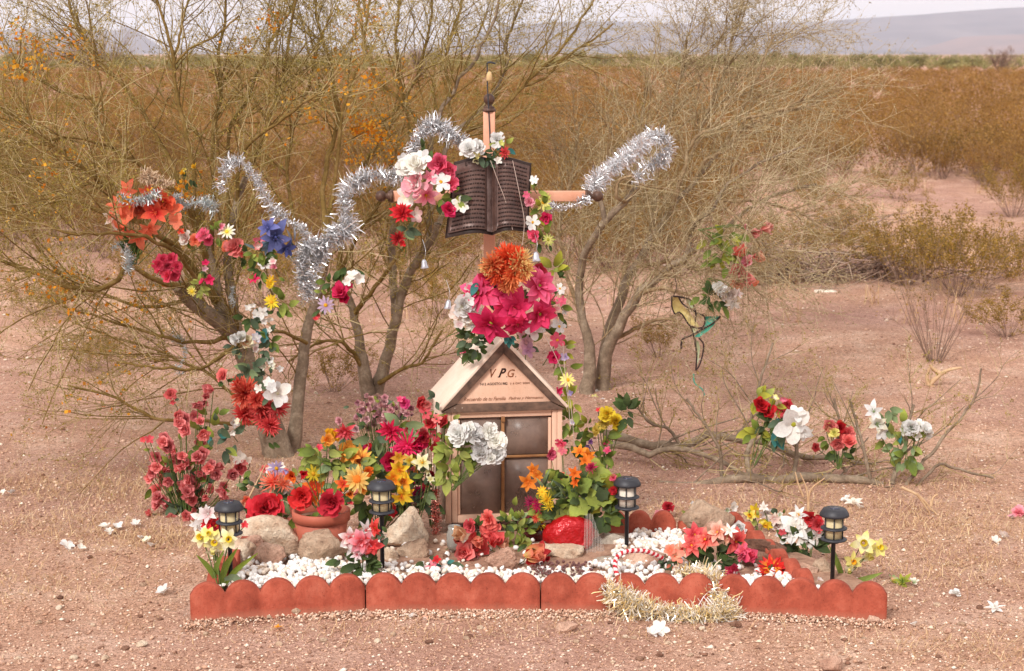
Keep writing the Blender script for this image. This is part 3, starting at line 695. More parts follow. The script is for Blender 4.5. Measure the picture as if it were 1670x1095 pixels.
# limbs growing low over the soil to the right
LB=[('limb',0,[(985,708,8,0),(1030,718,7.5,-.02),(1075,728,7,-.05),(1110,729,7,-.05),(1150,711,6.5,-.05),(1200,716,6,-.05),(1250,722,5.5,-.05),(1290,742,5,-.1),(1340,746,4.5,-.1),(1400,754,4,-.1),(1470,765,3,-.1)]),
 ('limb',0,[(990,726,7,-.1),(1030,730,6,-.15),(1056,742,5.5,-.2),(1080,733,5,-.2),(1130,737,4.5,-.25),(1170,752,4,-.3),(1220,778,3,-.35)]),
 ('limb',0,[(1000,782,11,-.35),(1040,797,9.5,-.4),(1080,798,9,-.45),(1120,796,8.5,-.45),(1160,787,8,-.45),(1210,780,8,-.45),(1270,779,8,-.45),(1330,778,8,-.45),(1380,776,7.5,-.45),(1420,788,6,-.5),(1460,797,5,-.5),(1490,800,4,-.5)]),
 ('limb',0,[(1225,780,5,-.45),(1218,745,4.5,-.4),(1226,720,4,-.35),(1240,700,3.4,-.3)]),
 ('limb',0,[(1294,778,4,-.45),(1300,740,3.4,-.4),(1300,715,2.8,-.35),(1315,680,2.4,-.3)]),
 ('limb',1,[(1178,782,3.6,-.4),(1176,745,3,-.4),(1165,715,2.6,-.4),(1140,680,2.2,-.4),(1120,650,1.8,-.4)]),
 ('limb',0,[(1455,790,4.5,-.5),(1462,760,4,-.45),(1475,735,3.4,-.4),(1480,700,2.8,-.4),(1490,660,2.2,-.4)]),
 ('limb',0,[(1475,797,3.4,-.5),(1510,750,3,-.5),(1550,700,2.6,-.5),(1590,650,2,-.5),(1600,600,1.5,-.5)]),
 ('limb',1,[(1420,785,3.2,-.5),(1410,740,2.8,-.5),(1400,700,2.4,-.4),(1385,650,2,-.4)]),
 ('limb',1,[(1200,715,3,0),(1230,670,2.6,0),(1240,620,2.2,0),(1260,560,1.7,0)]),
 ('limb',1,[(1380,770,3,-.45),(1360,740,2.6,-.4),(1370,700,2.2,-.4),(1360,650,1.8,-.4)]),
 ('limb',1,[(1110,729,3,-.05),(1090,700,2.6,-.05),(1060,690,2.2,-.1),(1040,665,1.8,-.1)]),
 ('limb',0,[(1490,800,3,-.5),(1530,760,2.5,-.5),(1560,765,2.2,-.5),(1620,780,1.8,-.5)])]
tree('low_tree_limb','grey bare limbs growing low over the soil with silk bouquets tied on','branch',(1000,785),8.15,LB,[bark_grey,bark_grey],twig_olive,tiny_olive,
     70,360,950,3600,(.15,.45),(.1,.3),(.04,.14),up=.05,flat=.6)

# dead brush heap, dead twigs
def twig_heap(name,label,px,py,wpx,hpx,n,mat,seed,L=.5,r=.006):
    global rng
    keep=rng; rng=np.random.default_rng(seed); g=gz(px,py); s=pxm(py,g.y); W=wpx*s; H=hpx*s
    p=np.stack([rng.uniform(-W/2,W/2,n),rng.uniform(-.3,.3,n),rng.random(n)**1.5*H*.6],-1); d=rng.standard_normal((n,3)); d[:,2]=np.abs(d[:,2])*.35; d/=np.linalg.norm(d,axis=1,keepdims=True); out=[p]
    for k in range(6):
        d=d+.25*rng.standard_normal((n,3))+np.array([0,0,-.06]); d/=np.linalg.norm(d,axis=1,keepdims=True); p=p+d*L/6; p[:,2]=np.clip(p[:,2],0,H*1.1); out.append(p)
    P=np.stack(out,1); Rd=np.full((n,1),r)*rng.uniform(.4,1.2,(n,1))*np.linspace(1,.4,7)[None]
    m=MB(); V,Q,t=tubes(P,Rd,4); m.add(V,Q,0,np.repeat(rng.random(n),28))
    o=m.mesh(name,mat); ob=link(name,o,None,Matrix.Translation(g)); tag(ob,label,'brush heap'); rng=keep; return ob
twig_heap('dead_brush','long low heap of grey dead branches along the edge of the clearing',1300,470,150,60,150,grey_twig,3,.9,.009)
twig_heap('dead_brush','dark grey tangle of dead wood beside the white bottle under the orange bush',1450,470,150,45,130,stem_grey,4,.8,.009)
twig_heap('dead_brush','faint grey fan of dead sticks above the clearing beside the orange bush',1390,385,70,30,50,grey_twig,5,.8,.008)
twig_heap('dead_brush','fine grey dead twigs on the soil under the blossomed tree',210,560,130,20,60,stem_grey,6,.5,.004)
def stick(name,label,cat,paths,Y,mat,r):
    b=at(paths[0][0][0],paths[0][0][1],Y); root=empty(name,b,label,cat)
    for P_ in paths:
        m=MB(); tube_path(m,[at(x,y,Y) for x,y in P_],[r*1.2,r*.5],5); m.obj('twig',mat,root)
Yd=gz(1520,632).y
stick('dead_branch','pale cream dead forked branch lying at the foot of the lone bare stemmed bush','branch',[[(1515,628),(1535,610),(1550,603),(1568,600)],[(1535,610),(1522,602),(1518,595)],[(1515,628),(1512,615),(1516,600)],[(1515,628),(1530,636),(1540,640)]],Yd,m_plain('bleached_wood',(222,190,150),(190,150,112),scale=30),.014)
stick('dead_branch','pale fine dead twigs fanned on the soil where the low limb ends','branch',[[(1470,795),(1500,810),(1520,832),(1530,840)],[(1495,805),(1512,830),(1516,838)],[(1518,826),(1522,812),(1530,806)]],gz(1518,838).y,m_plain('bleached_wood',(222,190,150)),.006)
stick('dead_branch','upright pale thin dead twigs in front of the low grey limb','branch',[[(1318,835),(1316,800),(1305,772)],[(1318,835),(1322,800),(1345,780)],[(1310,810),(1302,790),(1297,770)]],gz(1318,836).y,m_plain('bleached_wood',(222,190,150)),.005)
# ================================================================== the grave bed
def m_terra():
    M=NT('painted_terracotta'); b=M.bsdf(rough=.85,spec=.2); p=M.pos()
    f=M.noise(14,6,.7,p); g=M.noise(120,3,.7,p)
    c=M.ramp(f,[(.28,lc((150,68,50),.76)),(.5,lc((184,90,68),.76)),(.75,lc((204,114,90),.76))])
    mp=M.n('ShaderNodeMapping'); mp.inputs['Scale'].default_value=(9,9,2.2); M.l(p,mp.inputs['Vector']); st=M.noise(1.0,6,.7,mp.outputs[0])
    c=M.mix(.55,c,M.ramp(st,[(.36,(.62,.58,.58)),(.52,(1,1,1)),(.7,(1.25,1.28,1.3))]),'MULTIPLY')
    pit=M.noise(190,2,.6,p)
    c=M.mix(.7,c,M.ramp(pit,[(.3,(.45,.38,.36)),(.37,(1,1,1)),(.74,(1,1,1)),(.8,(1.5,1.6,1.6))]),'MULTIPLY')
    c=M.mix(.5,c,M.ramp(g,[(.3,(.6,.55,.55)),(.42,(1,1,1))]),'MULTIPLY')
    # dusty splash along the foot
    sx=M.n('ShaderNodeSeparateXYZ'); M.l(p,sx.inputs[0])
    d=M.ramp(M.math('ADD',sx.outputs[2],M.math('MULTIPLY',M.math('SUBTRACT',f,.5),.06)),[(.0,(.75,.75,.75)),(.035,(0,0,0))])
    c=M.mix(M.math('MULTIPLY',d,.6),c,lc((196,146,120)))
    M.l(c,b.inputs['Base Color']); M.bump(g,.5,.002,b); return M.m
TERRA=m_terra()
def scallop(a,b,n,label,group,hgt=.136,thick=.042,notch=.042,tilt=0.0,sink=.03):
    """one edging piece from foot a to foot b with n arched tops"""
    a=Vector(a);b=Vector(b); L=(b-a).length-.003; d=(b-a).normalized(); ang=math.atan2(d.y,d.x)
    mb=MB(); xs=[];k=9
    for i in range(n):
        for j in range(k+(1 if i==n-1 else 0)):
            s=-1+2*j/k; xs.append(((i+j/k)*L/n, hgt-notch*(1-(math.sqrt(1.22-s*s)-.469)/.6355)))
    m=len(xs)
    F_=[(x,0,-sink) for x,z in xs]+[(x,0,z-.003) for x,z in xs]+[(x,.003,z) for x,z in xs]+[(x,thick-.003,z) for x,z in xs]+[(x,thick,z-.003) for x,z in xs]+[(x,thick,-sink) for x,z in xs]
    V=np.array(F_); idx=np.arange(6*m).reshape(6,m)
    mb.add(V,np.stack([idx[:-1,:-1],idx[:-1,1:],idx[1:,1:],idx[1:,:-1]],-1).reshape(-1,4))
    for e in (0,m-1):
        f=[e+i*m for i in range(6)]
        mb.f.append((np.array([f if e==0 else f[::-1]]),0))
    M=Matrix.Translation(a)@Matrix.Rotation(ang,4,'Z')@Matrix.Rotation(tilt,4,'X')
    o=mb.obj('edging_stone',TERRA,None,M,smooth=False); tag(o,label,'edging',group); return o
gf='scalloped edging stones around the grave bed'
def g0(x,y): 
    p=gz(x,y); return Vector((p.x,p.y,0))
scallop(g0(311,1017),g0(597,999),5,'front red scalloped edging stone with a drooping daffodil leaf across it',gf,tilt=-.02)
scallop(g0(597.5,999),g0(882,999),5,'front red scalloped edging stone directly before the rose pile and rocks',gf,tilt=.015)
scallop(g0(882.5,999),g0(1166,1000),5,'front red scalloped edging stone partly under the gold tinsel wreath',gf,tilt=-.01)
scallop(g0(1167,1000),g0(1447,1016),5,'front red scalloped edging stone ending at the open soil beside the daffodils',gf,tilt=.02)
def gt(x,y,z=.14):
    p=gz(x,y,z); return Vector((p.x,p.y,0))
r1=gt(1330,934); r2=gt(1216,843); rm=(r1+r2)/2
scallop(r1,rm,3,'side edging stone in steep perspective next to the red spider flower',gf,thick=.045)
scallop(rm,r2,3,'side edging stone in steep perspective next to the yellow flowers',gf,thick=.045)
q1=gt(985,840); q2=gt(1104,840); 
scallop(q1,q2,3,'back edging stone behind the path lamp with three rounded tops showing',gf,hgt=.15)
scallop(q2+Vector((.01,.0,0)),gt(1218,838),3,'back edging stone mostly hidden behind the tan boulder',gf,hgt=.14)
l1=gt(335,935); l2=gt(398,868); lm=(l1+l2)/2
scallop(l2,lm,3,'side edging stone hidden behind the heaped rocks and pink lilies',gf)
scallop(lm,l1,3,'side edging stone seen end on behind the daffodils',gf)

# bed: soil floor with white pebbles
soil=m_plain('bed_soil',(196,156,130),(140,104,84),scale=22,bump=.8,bscale=70,bdist=.01)
mb=MB(); n=36; V=[]
for j in range(n+1):
    for i in range(n+1):
        u,v=i/n,j/n; a=BED[0]*(1-u)+BED[1]*u; b=BED[3]*(1-u)+BED[2]*u; p=a*(1-v)+b*v
        V.append((p.x,p.y,.068+.012*mnoise.noise(Vector((p.x*6,p.y*6,0)))+.006*mnoise.noise(Vector((p.x*25,p.y*25,4)))))
idx=np.arange((n+1)**2).reshape(n+1,n+1)
mb.add(V,np.stack([idx[:-1,:-1],idx[:-1,1:],idx[1:,1:],idx[1:,:-1]],-1).reshape(-1,4))
bed=mb.obj('pebble_bed',soil); bed['kind']='structure'
import bmesh
def rock_mesh(name,seed,dims,mat,sub=3,rough=.22,chops=7,fine=.05):
    bm=bmesh.new(); bmesh.ops.create_icosphere(bm,subdivisions=sub,radius=1.0); r=random.Random(seed)
    planes=[(Vector((r.gauss(0,1),r.gauss(0,1),r.gauss(0,1))).normalized(),r.uniform(.58,.85)) for _ in range(chops)]
    for v in bm.verts:
        for nrm,d in planes:
            h=v.co.dot(nrm)
            if h>d: v.co-=nrm*(h-d)*.92
        v.co*=1+rough*mnoise.noise(v.co*1.1+Vector((seed*3.1,0,0)))+fine*mnoise.noise(v.co*4.5+Vector((0,seed,0)))+fine*.9*(abs(mnoise.noise(v.co*7+Vector((seed,0,0))))-.2)+fine*.5*mnoise.noise(v.co*14)
        v.co=Vector((v.co.x*dims[0]/2,v.co.y*dims[1]/2,v.co.z*dims[2]/2))
    me=bpy.data.meshes.new(name); bm.to_mesh(me); bm.free()
    a=me.attributes.new('t','FLOAT','POINT'); me.materials.append(mat)
    if sub>=3: me.polygons.foreach_set('use_smooth',[True]*len(me.polygons))
    return me
def m_rock(name,c1,c2,c3,scale=9):
    M=NT(name); b=M.bsdf(rough=.9,spec=.15); p=M.pos(); f=M.noise(scale,7,.65,p); g=M.noise(55,5,.75,p)
    c=M.ramp(f,[(.3,lc(c3)),(.45,lc(c2)),(.62,lc(c1))])
    c=M.mix(.6,c,M.ramp(g,[(.33,(.58,.53,.5)),(.45,(1.05,1.05,1.05)),(.66,(1.4,1.38,1.35))]),'MULTIPLY')
    M.l(c,b.inputs['Base Color']); M.bump(M.math('ADD',M.noise(18,6,.75,p),M.math('MULTIPLY',g,.5)),1.0,.03,b); return M.m
rk_cream=m_rock('cream_rock',(250,232,206),(228,198,168),(176,136,110))
rk_tan=m_rock('tan_rock',(222,194,166),(194,162,136),(150,116,96))
rk_grey=m_rock('grey_rock',(212,198,180),(186,168,150),(146,128,112))
rk_brown=m_rock('brown_rock',(170,132,110),(136,98,80),(92,64,52))
rk_pink=m_rock('pink_rock',(238,198,172),(214,170,146),(172,126,106))
peb_w=[m_plain('white_pebble',(250,246,240),(226,216,206),scale=30,rough=.7,k=.95),m_plain('cream_pebble',(240,226,208),(216,196,176),scale=30,rough=.7,k=.9),m_plain('rust_pebble',(170,110,90),(120,76,64),scale=30)]
pm=[]
for i in range(14):
    m=peb_w[0] if i<10 else peb_w[1]
    pm.append(rock_mesh('pebble',40+i,(1,.85,.7),m,sub=1,rough=.3,chops=3,fine=0))
pts=[]
def peb_poly(poly,n,z=.085,zj=.012):
    P=[gz(x,y,z) for x,y in poly]; xs=[p.x for p in P]; ys=[p.y for p in P]; k=0; tr=0
    while k<n and tr<n*20:
        tr+=1; x=random.uniform(min(xs),max(xs)); y=random.uniform(min(ys),max(ys)); c=False
        j=len(P)-1
        for i in range(len(P)):
            if ((P[i].y>y)!=(P[j].y>y)) and (x<(P[j].x-P[i].x)*(y-P[i].y)/(P[j].y-P[i].y)+P[i].x): c=not c
            j=i
        if c: pts.append((y,x,z-.004+random.random()*zj,random.uniform(.017,.034))); k+=1
peb_poly([(345,962),(1420,962),(1400,940),(1290,938),(1200,945),(1000,940),(960,928),(850,928),(780,930),(700,925),(620,922),(540,916),(500,912),(400,930),(370,945)],1500,z=.088)
peb_poly([(380,940),(400,908),(560,908),(560,940)],130,z=.092)
peb_poly([(1000,912),(1000,885),(1040,866),(1120,864),(1150,880),(1110,912)],330,z=.074)
peb_poly([(940,940),(960,915),(1150,905),(1180,930),(1150,945)],190,z=.084)
peb_poly([(1220,960),(1230,925),(1330,925),(1345,955)],120,z=.085)
peb_poly([(430,930),(440,880),(900,880),(900,935)],160,z=.075)
peb_poly([(1190,940),(1200,865),(1225,860),(1250,900)],60,z=.08)
def front_y(x):
    X=[g0(311,1017),g0(597,999),g0(882,999),g0(1166,1000),g0(1447,1016)]
    return float(np.interp(x,[p.x for p in X],[p.y for p in X]))
pts=[p for p in pts if p[0]>front_y(p[1])+.045+p[3]*.6 and not (0<=(p[1]-r1.x)*(r2.y-r1.y)-(p[0]-r1.y)*(r2.x-r1.x)) ]
pts.sort()
def peb_M(p):
    return Matrix.Translation((p[1],p[0],p[2]))@Quaternion((random.gauss(0,1),random.gauss(0,1),random.gauss(0,1),random.gauss(0,1))).normalized().to_matrix().to_4x4()@Matrix.Scale(p[3],4)
for p in pts[:300]: link('pebble',random.choice(pm),bed,peb_M(p))
mb=MB(); data=[]
for me in pm:
    v=np.empty(len(me.vertices)*3); me.vertices.foreach_get('co',v); data.append((v.reshape(-1,3),np.array([tuple(f.vertices) for f in me.polygons])))
for p in pts[300:]:
    i=random.randrange(14); mb.add(xf(peb_M(p),data[i][0]),data[i][1],0 if i<10 else 1)
o=mb.obj('pebbles',peb_w,bed,smooth=False); o['kind']='stuff'

# rocks: (label, px, py, wpx, hpx, Y, material, seed, tilt)
def rock(label,px,py,wp,hp,Y,mat,seed,rz=0,chops=7,depth=.85,name='rock'):
    s=pxm(py,Y); c=at(px,py,Y)
    me=rock_mesh(name,seed,(wp*s*1.22,wp*s*depth,hp*s*1.22),mat,sub=4 if wp>20 else 3,chops=11,fine=.11)
    o=link(name,me,None,Matrix.Translation(c)@Matrix.Rotation(rz,4,'Y')); tag(o,label,'rock'); return o
rocks=[('large pale cream rough rock beside the clay flower pot',441,870,80,54,6.42,rk_cream,1,.0),
 ('small pinkish angular rock tucked under the large cream rock',410,886,34,28,6.32,rk_pink,21,.2),
 ('pale wedge shaped rock just behind the path lamp pole near the daffodils',393,905,46,48,6.2,rk_cream,2,-.3),
 ('rounded pinkish grey rock lying among the white pebbles under the cream rock',442,905,44,36,6.16,rk_pink,3,.2),
 ('small reddish grey chipped rock between the pinkish rock and the pot',474,902,28,36,6.22,rk_tan,4,.1),
 ('flat topped tan rock standing in front of the clay pot',526,893,74,56,6.22,rk_tan,5,.05),
 ('stained cream boulder behind the tiered path lamp and the lily bouquet',664,866,66,60,6.45,rk_cream,6,-.15),
 ('rounded tan rock leaning under the stained cream boulder',675,902,52,44,6.3,rk_tan,7,.35),
 ('narrow pale rock standing behind the lamp pole',637,910,22,34,6.25,rk_cream,8,0),
 ('faceted peach coloured rock between the silk rosebuds',819,912,46,38,6.12,rk_pink,9,.1),
 ('flat tan slab lying behind the peach rosebud and the pale rock',915,900,80,24,6.35,rk_cream,10,.12),
 ('grey rounded rock behind the flat slab under the silver netting',992,888,56,34,6.5,rk_grey,11,.1),
 ('flat pale grey stone beside the striped cane cord',999,927,76,26,6.18,rk_grey,12,.1),
 ('pinkish broken rock lying inside the striped cane loop',1050,914,74,32,6.2,rk_pink,13,0),
 ('tall tan and pink boulder standing against the back edging',1152,848,76,54,6.62,rk_tan,14,.1),
 ('small peach rock in front of the tall tan boulder',1166,868,40,30,6.5,rk_pink,15,-.2),
 ('dark brown flat rock above the red spider flower',1243,896,62,30,6.28,rk_brown,16,.1),
 ('dark brown rock hidden beside the red spider flower',1232,918,60,32,6.2,rk_brown,17,0),
 ('pale chipped rock beside the corner path lamp',1313,934,32,32,6.1,rk_pink,18,.3),
 ('brown upright rock beside the corner path lamp pole',1341,930,26,36,6.12,rk_tan,19,0),
 ('brownish stone half buried behind the front scallops',645,938,38,14,6.02,rk_tan,22,0),
 ('brown stone peeping over the front edging under the daffodils',385,944,44,22,6.02,rk_tan,23,0),
 ('speckled brown stone behind the front scallops near the daffodils',425,942,48,28,6.04,rk_tan,24,0),
 ('dark grey pebble sized rock at the end of the gold tinsel',1199,1018,18,12,gz(1199,1023).y,rk_brown,25,0),
 ('orange tinted loose stone on the soil in front of the bed',924,1023,28,20,gz(924,1032).y,rk_pink,26,0),
 ('flat salmon stone at the bottom frame edge',1356,1082,34,22,gz(1356,1092).y,rk_pink,27,0),
 ('pale flat pebble on the soil in front of the corner edging',232,1051,18,9,gz(232,1054).y,rk_cream,28,0),
 ('upright tan pebble leaning on the front edging foot',481,996,16,18,gz(481,1005).y,rk_tan,29,0),
 ('grey ringed stone at the foot of the front edging',1282,994,16,13,gz(1282,1000).y,rk_tan,30,0),
 ('pink stone at the end of the front edging',1425,1011,16,14,gz(1425,1018).y,rk_pink,31,0),
 ('peach pebble at the edging joint beside the lily bouquet',602,1003,14,9,gz(602,1007).y,rk_pink,32,0),
 ('dark brown stone lying under the pot side of the bed',720,915,30,20,6.2,rk_brown,33,0)]
for lab,px,py,wp,hp,Y,mt,sd,rz in rocks: rock(lab,px,py,wp,hp,Y,mt,sd,rz)
# small loose stones pressed into the soil in front: children of the ground
sm=[rock_mesh('stone',200+i,(1,.8,.55),(rk_pink,rk_tan,rk_cream,rk_brown)[i%4],sub=2,rough=.25,chops=4) for i in range(8)]
rs=random.Random(5)
for k in range(170):
    px=rs.uniform(0,1670); py=rs.choice([rs.uniform(1002,1095),rs.uniform(880,1095),rs.uniform(700,1000)])
    g=gz(px,py)
    if in_bed(np.array([g.x]),np.array([g.y]))[0] or (300<px<1460 and 860<py<1003): continue
    s=rs.uniform(.012,.034)**1.0
    link('stone',rs.choice(sm),ground,Matrix.Translation((g.x,g.y,terrain(g.x,g.y)+s*.12))@Matrix.Rotation(rs.random()*6,4,'Z')@Matrix.Scale(s,4))
for k in range(50):       # little ridge of crumbs and pebbles along the foot of the front edging
    px=rs.uniform(315,1450); g=gz(px,1003+ (14*(450-px)/140 if px<450 else (14*(px-1200)/250 if px>1200 else 0))+rs.uniform(-2,5)); s=rs.uniform(.01,.026)
    link('stone',rs.choice(sm),ground,Matrix.Translation((g.x,g.y-.01,.004+s*.1))@Matrix.Rotation(rs.random()*6,4,'Z')@Matrix.Scale(s,4))
mb=MB(); n=9000; px=rng.uniform(300,1460,n)
def basey(px): return 1001+np.where(px<450,(450-px)*.12,0)+np.where(px>1200,(px-1200)*.06,0)
gx=np.array([tuple(gz(a,b)) for a,b in zip(px,basey(px)+np.abs(rng.normal(0,6,n))-2)])
hh=.014*rng.random(n)**2; s=.003+.005*rng.random(n)**2
many(mb,OCT_V,OCT_F,np.stack([gx[:,0],gx[:,1],hh*.9],-1),np.stack([s*1.2,s,s*.8],-1),rng.random(n)*6.3)
o=mb.obj('soil_crumbs',grit_mat,smooth=False); tag(o,'ridge of loose gritty soil banked against the front edging stones','soil',kind='stuff')

# ================================================================== solar path lamps
blk=m_plain('black_plastic',(58,58,64),(44,44,48),rough=.5,spec=.4,scale=12)
cream=m_plain('cream_diffuser',(222,206,160),(200,182,140),rough=.5,scale=20)
cell=m_plain('solar_cell',(60,62,80),(40,42,60),rough=.15,spec=.6)
def scz(m,zt,k=.92):
    for V in m.v: V[:,2]=np.where(V[:,2]>.08,zt+(V[:,2]-zt)*k,V[:,2])
def lamp(px,ytop,ybot,Y,label,cream_m=cream,sides=28,scale=1.0,lean=0):
    s=pxm(ytop,Y); top=at(px,ytop,Y); foot=at(px,ybot,Y); W=.053*scale
    H=top.z-.05; z0=.05; root=empty('path_lamp',(top.x,top.y,z0),label,'garden lamp','black solar path lamps'); B=Matrix.Translation((top.x,top.y,0))@Matrix.Rotation(lean,4,'Y'); zt=top.z
    m=MB(); lathe(m,[(0.001,z0),(.008,z0),(.008,zt-.13),(.02,zt-.128),(.02,zt-.122),(0.001,zt-.122)],14); m.obj('pole',blk,root,B)
    m=MB(); lathe(m,[(.001,zt),(.036*scale,zt),(.042*scale,zt-.003),(W,zt-.022),(W,zt-.030),(W-.004,zt-.031),(.03,zt-.030),(.001,zt-.030)],sides); scz(m,zt); m.obj('cap',blk,root,B)
    m=MB(); lathe(m,[(.001,zt+.002),(.022,zt+.002),(.022,zt-.002)],4,Matrix.Rotation(R(45),4,'Z')); m.obj('solar_panel',cell,root,B)
    m=MB(); lathe(m,[(.001,zt-.037),(.032,zt-.037),(.032,zt-.122),(.001,zt-.122)],24); scz(m,zt); m.obj('diffuser',cream_m,root,B)
    for zz in (.076,.121):
        m=MB(); lathe(m,[(.03,zt-zz+.003),(.036,zt-zz+.004),(W*.9,zt-zz-.002),(W*.9,zt-zz-.006),(.03,zt-zz-.003)],sides); scz(m,zt); m.obj('ring',blk,root,B)
    for k in range(6):
        a=k*math.pi/3+.35; m=MB(); m.box((math.cos(a)*.036,math.sin(a)*.036,zt-.079),(.004,.004,.086)); scz(m,zt); m.obj('bar',blk,root,B)
lamp(373,819,950,5.98,'black tiered solar path lamp behind the yellow daffodils of the near corner')
lamp(622,785,930,6.15,'black tiered solar path lamp rising over the white and red lily bouquet')
lamp(1023,780,900,6.42,'black tiered solar path lamp with white tube in front of the back edging',cream_m=m_plain('white_tube',(236,226,210),(222,210,190),rough=.5))
lamp(1361,829,948,6.0,'black tiered solar path lamp beside the daffodils outside the corner')

# ================================================================== the little wooden house
TH=R(8.2); S0=at(720,669,6.7); ez=S0.z; W=at(921,666,6.78).x-S0.x; W=W/math.cos(TH); D=.37; FZ=.08; GH=.272
HM=Matrix.Translation((S0.x,S0.y,0))@Matrix.Rotation(TH,4,'Z')
def m_paint(name,c1,c2,worn,k=.85):
    M=NT(name); b=M.bsdf(rough=.6,spec=.3); p=M.pos(); f=M.noise(7,5,.65,p); g=M.noise(34,6,.75,p); h=M.noise(150,3,.6,p)
    mp=M.n('ShaderNodeMapping'); mp.inputs['Scale'].default_value=(70,70,5); M.l(p,mp.inputs['Vector']); gr=M.noise(1,4,.6,mp.outputs[0])
    c=M.ramp(f,[(.3,lc(c2,k)),(.7,lc(c1,k))]); c=M.mix(.16,c,M.ramp(gr,[(.3,(.72,.68,.64)),(.6,(1.05,1.05,1.05))]),'MULTIPLY')
    c=M.mix(M.ramp(g,[(.27,(.8,.8,.8)),(.34,(0,0,0))]),c,lc(worn,k)); c=M.mix(.3,c,M.ramp(h,[(.3,(.6,.55,.5)),(.45,(1,1,1))]),'MULTIPLY')
    M.l(c,b.inputs['Base Color']); M.bump(M.math('ADD',gr,g),.4,.002,b); return M.m
peach=m_paint('peach_paint',(242,200,172),(232,186,156),(176,130,100)); peach_lit=m_paint('lit_peach_paint',(248,228,208),(238,210,186),(196,158,128))  # second, paler peach paints the light on roof and left wall
wood=m_plain('weathered_wood',(134,104,86),(84,66,56),scale=26,rough=.85,bump=.6,bscale=60,k=.75)
brownw=m_plain('brown_muntin',(176,126,80),(140,94,58),scale=24,rough=.6)
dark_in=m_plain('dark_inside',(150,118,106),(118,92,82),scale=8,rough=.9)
house=empty('shrine_house',HM@Vector((0,0,FZ)),'little peach painted wooden shrine house with lettered gable and four pane window','shrine')
def hb(name,c,d,mat,rot=None,bev=True):
    m=MB(); m.box((0,0,0),d); M=HM@Matrix.Translation(c)
    if rot is not None: M=M@rot
    o=m.obj(name,mat,house,M,smooth=False)
    if bev:
        b=o.modifiers.new('bevel','BEVEL'); b.width=.0022; b.segments=2
    return o
zb=(FZ+ez)/2; hh=ez-FZ
pxh=W/201.0
# body: posts, rails, side, back, floor
hb('side_wall',(.010,D/2+.02,zb),(.014,D-.06,hh-.01),peach_lit); hb('side_wall',(W-.022,D/2+.02,zb),(.014,D-.06,hh-.01),peach)
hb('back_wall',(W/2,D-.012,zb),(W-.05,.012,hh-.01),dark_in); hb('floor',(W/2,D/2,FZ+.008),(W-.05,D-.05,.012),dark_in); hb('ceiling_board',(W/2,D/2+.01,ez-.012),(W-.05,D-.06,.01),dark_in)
hb('post',(.015+.012,.015,zb-.004),(.022,.026,hh-.012),peach); hb('post',(.015+.036,.013,zb-.004),(.022,.024,hh-.014),peach)
hb('post',(W-.020,.015,zb-.004),(.020,.030,hh-.010),peach); hb('post',(W-.041,.013,zb-.004),(.020,.022,hh-.016),peach)
wx0,wx1=.065,W-.053; wz1=ez-.018*2.3; wz0=FZ+.03
hb('rail',((.062+W-.052)/2,.012,ez-.012),(W-.116,.024,.018),peach); hb('rail',((.062+W-.052)/2,.016,ez-.030),(W-.116,.018,.016),peach)
hb('rail',((.062+W-.052)/2,.014,FZ+.017),(W-.116,.024,.03),peach)
hb('stile',(.062+.007,.018,zb-.006),(.012,.016,hh-.08),peach); hb('stile',(W-.052-.007,.018,zb-.006),(.012,.016,hh-.08),peach)
mxx=100*pxh; mzz=at(820,745,6.75).z
hb('muntin',(mxx,.012,(wz0+wz1)/2),(.013,.012,wz1-wz0-.004),brownw)
hb('muntin',((wx0+.012+mxx-.007)/2,.0135,mzz),(mxx-.007-wx0-.012,.010,.010),brownw); hb('muntin',((mxx+.007+wx1-.012)/2,.0135,mzz),(wx1-.012-mxx-.007,.010,.010),brownw)
hb('latch',(mxx,.004,wz1-.004),(.016,.012,.022),brownw); 
glass=NT('dusty_glass'); gb=glass.bsdf(rough=.32,spec=.5); gb.inputs['Base Color'].default_value=lc((190,162,146))
tr=glass.n('ShaderNodeBsdfTransparent'); mxn=glass.n('ShaderNodeMixShader'); tr.inputs[0].default_value=(.72,.66,.62,1)
glass.l(glass.ramp(glass.noise(11,5,.6,glass.pos()),[(.35,(.34,.34,.34)),(.7,(.62,.62,.62))]),mxn.inputs[0]); glass.l(tr.outputs[0],mxn.inputs[1]); glass.l(gb.outputs[0],mxn.inputs[2]); glass.l(mxn.outputs[0],glass.out.inputs[0])
for xa,xb in ((wx0+.012,mxx-.007),(mxx+.007,wx1-.012)):
    for za,zc in ((wz0,mzz-.006),(mzz+.006,wz1)):
        m=MB(); m.box(((xa+xb)/2,.022,(za+zc)/2),(xb-xa,.003,zc-za)); m.obj('pane',glass.m,house,HM,smooth=False)
# gable
apex=Vector((100*pxh,0,ez+GH)); eL=Vector((0,0,ez)); eR=Vector((W,0,ez-.001))
def prism(name,pts,y0,y1,mat,bev=.0015):
    n=len(pts); V=[(x,y0,z) for x,z in pts]+[(x,y1,z) for x,z in pts]
    m=MB(); m.add(V,[tuple(range(n)),tuple(range(2*n-1,n-1,-1))]+[(i,n+i,n+(i+1)%n,(i+1)%n) for i in range(n)])
    o=m.obj(name,mat,house,HM,smooth=False); b=o.modifiers.new('bevel','BEVEL'); b.width=bev; b.segments=2; return o
bw=.030
def offs(p,q,d):
    dx,dz=q[0]-p[0],q[1]-p[1]; l=math.hypot(dx,dz); return (-dz/l*d,dx/l*d)
A=(apex.x,apex.z); L_=(-.004,ez-.004); Rr=(W+.004,ez-.004)
iL=(17*pxh*1.35,ez+.024); iR=(W-17*pxh*1.35,ez+.024); iA=(A[0],A[1]-.048)
prism('gable_beam',[L_,iL,iA,A],-.016,.012,wood); prism('gable_beam',[A,iA,iR,Rr],-.016,.012,wood)
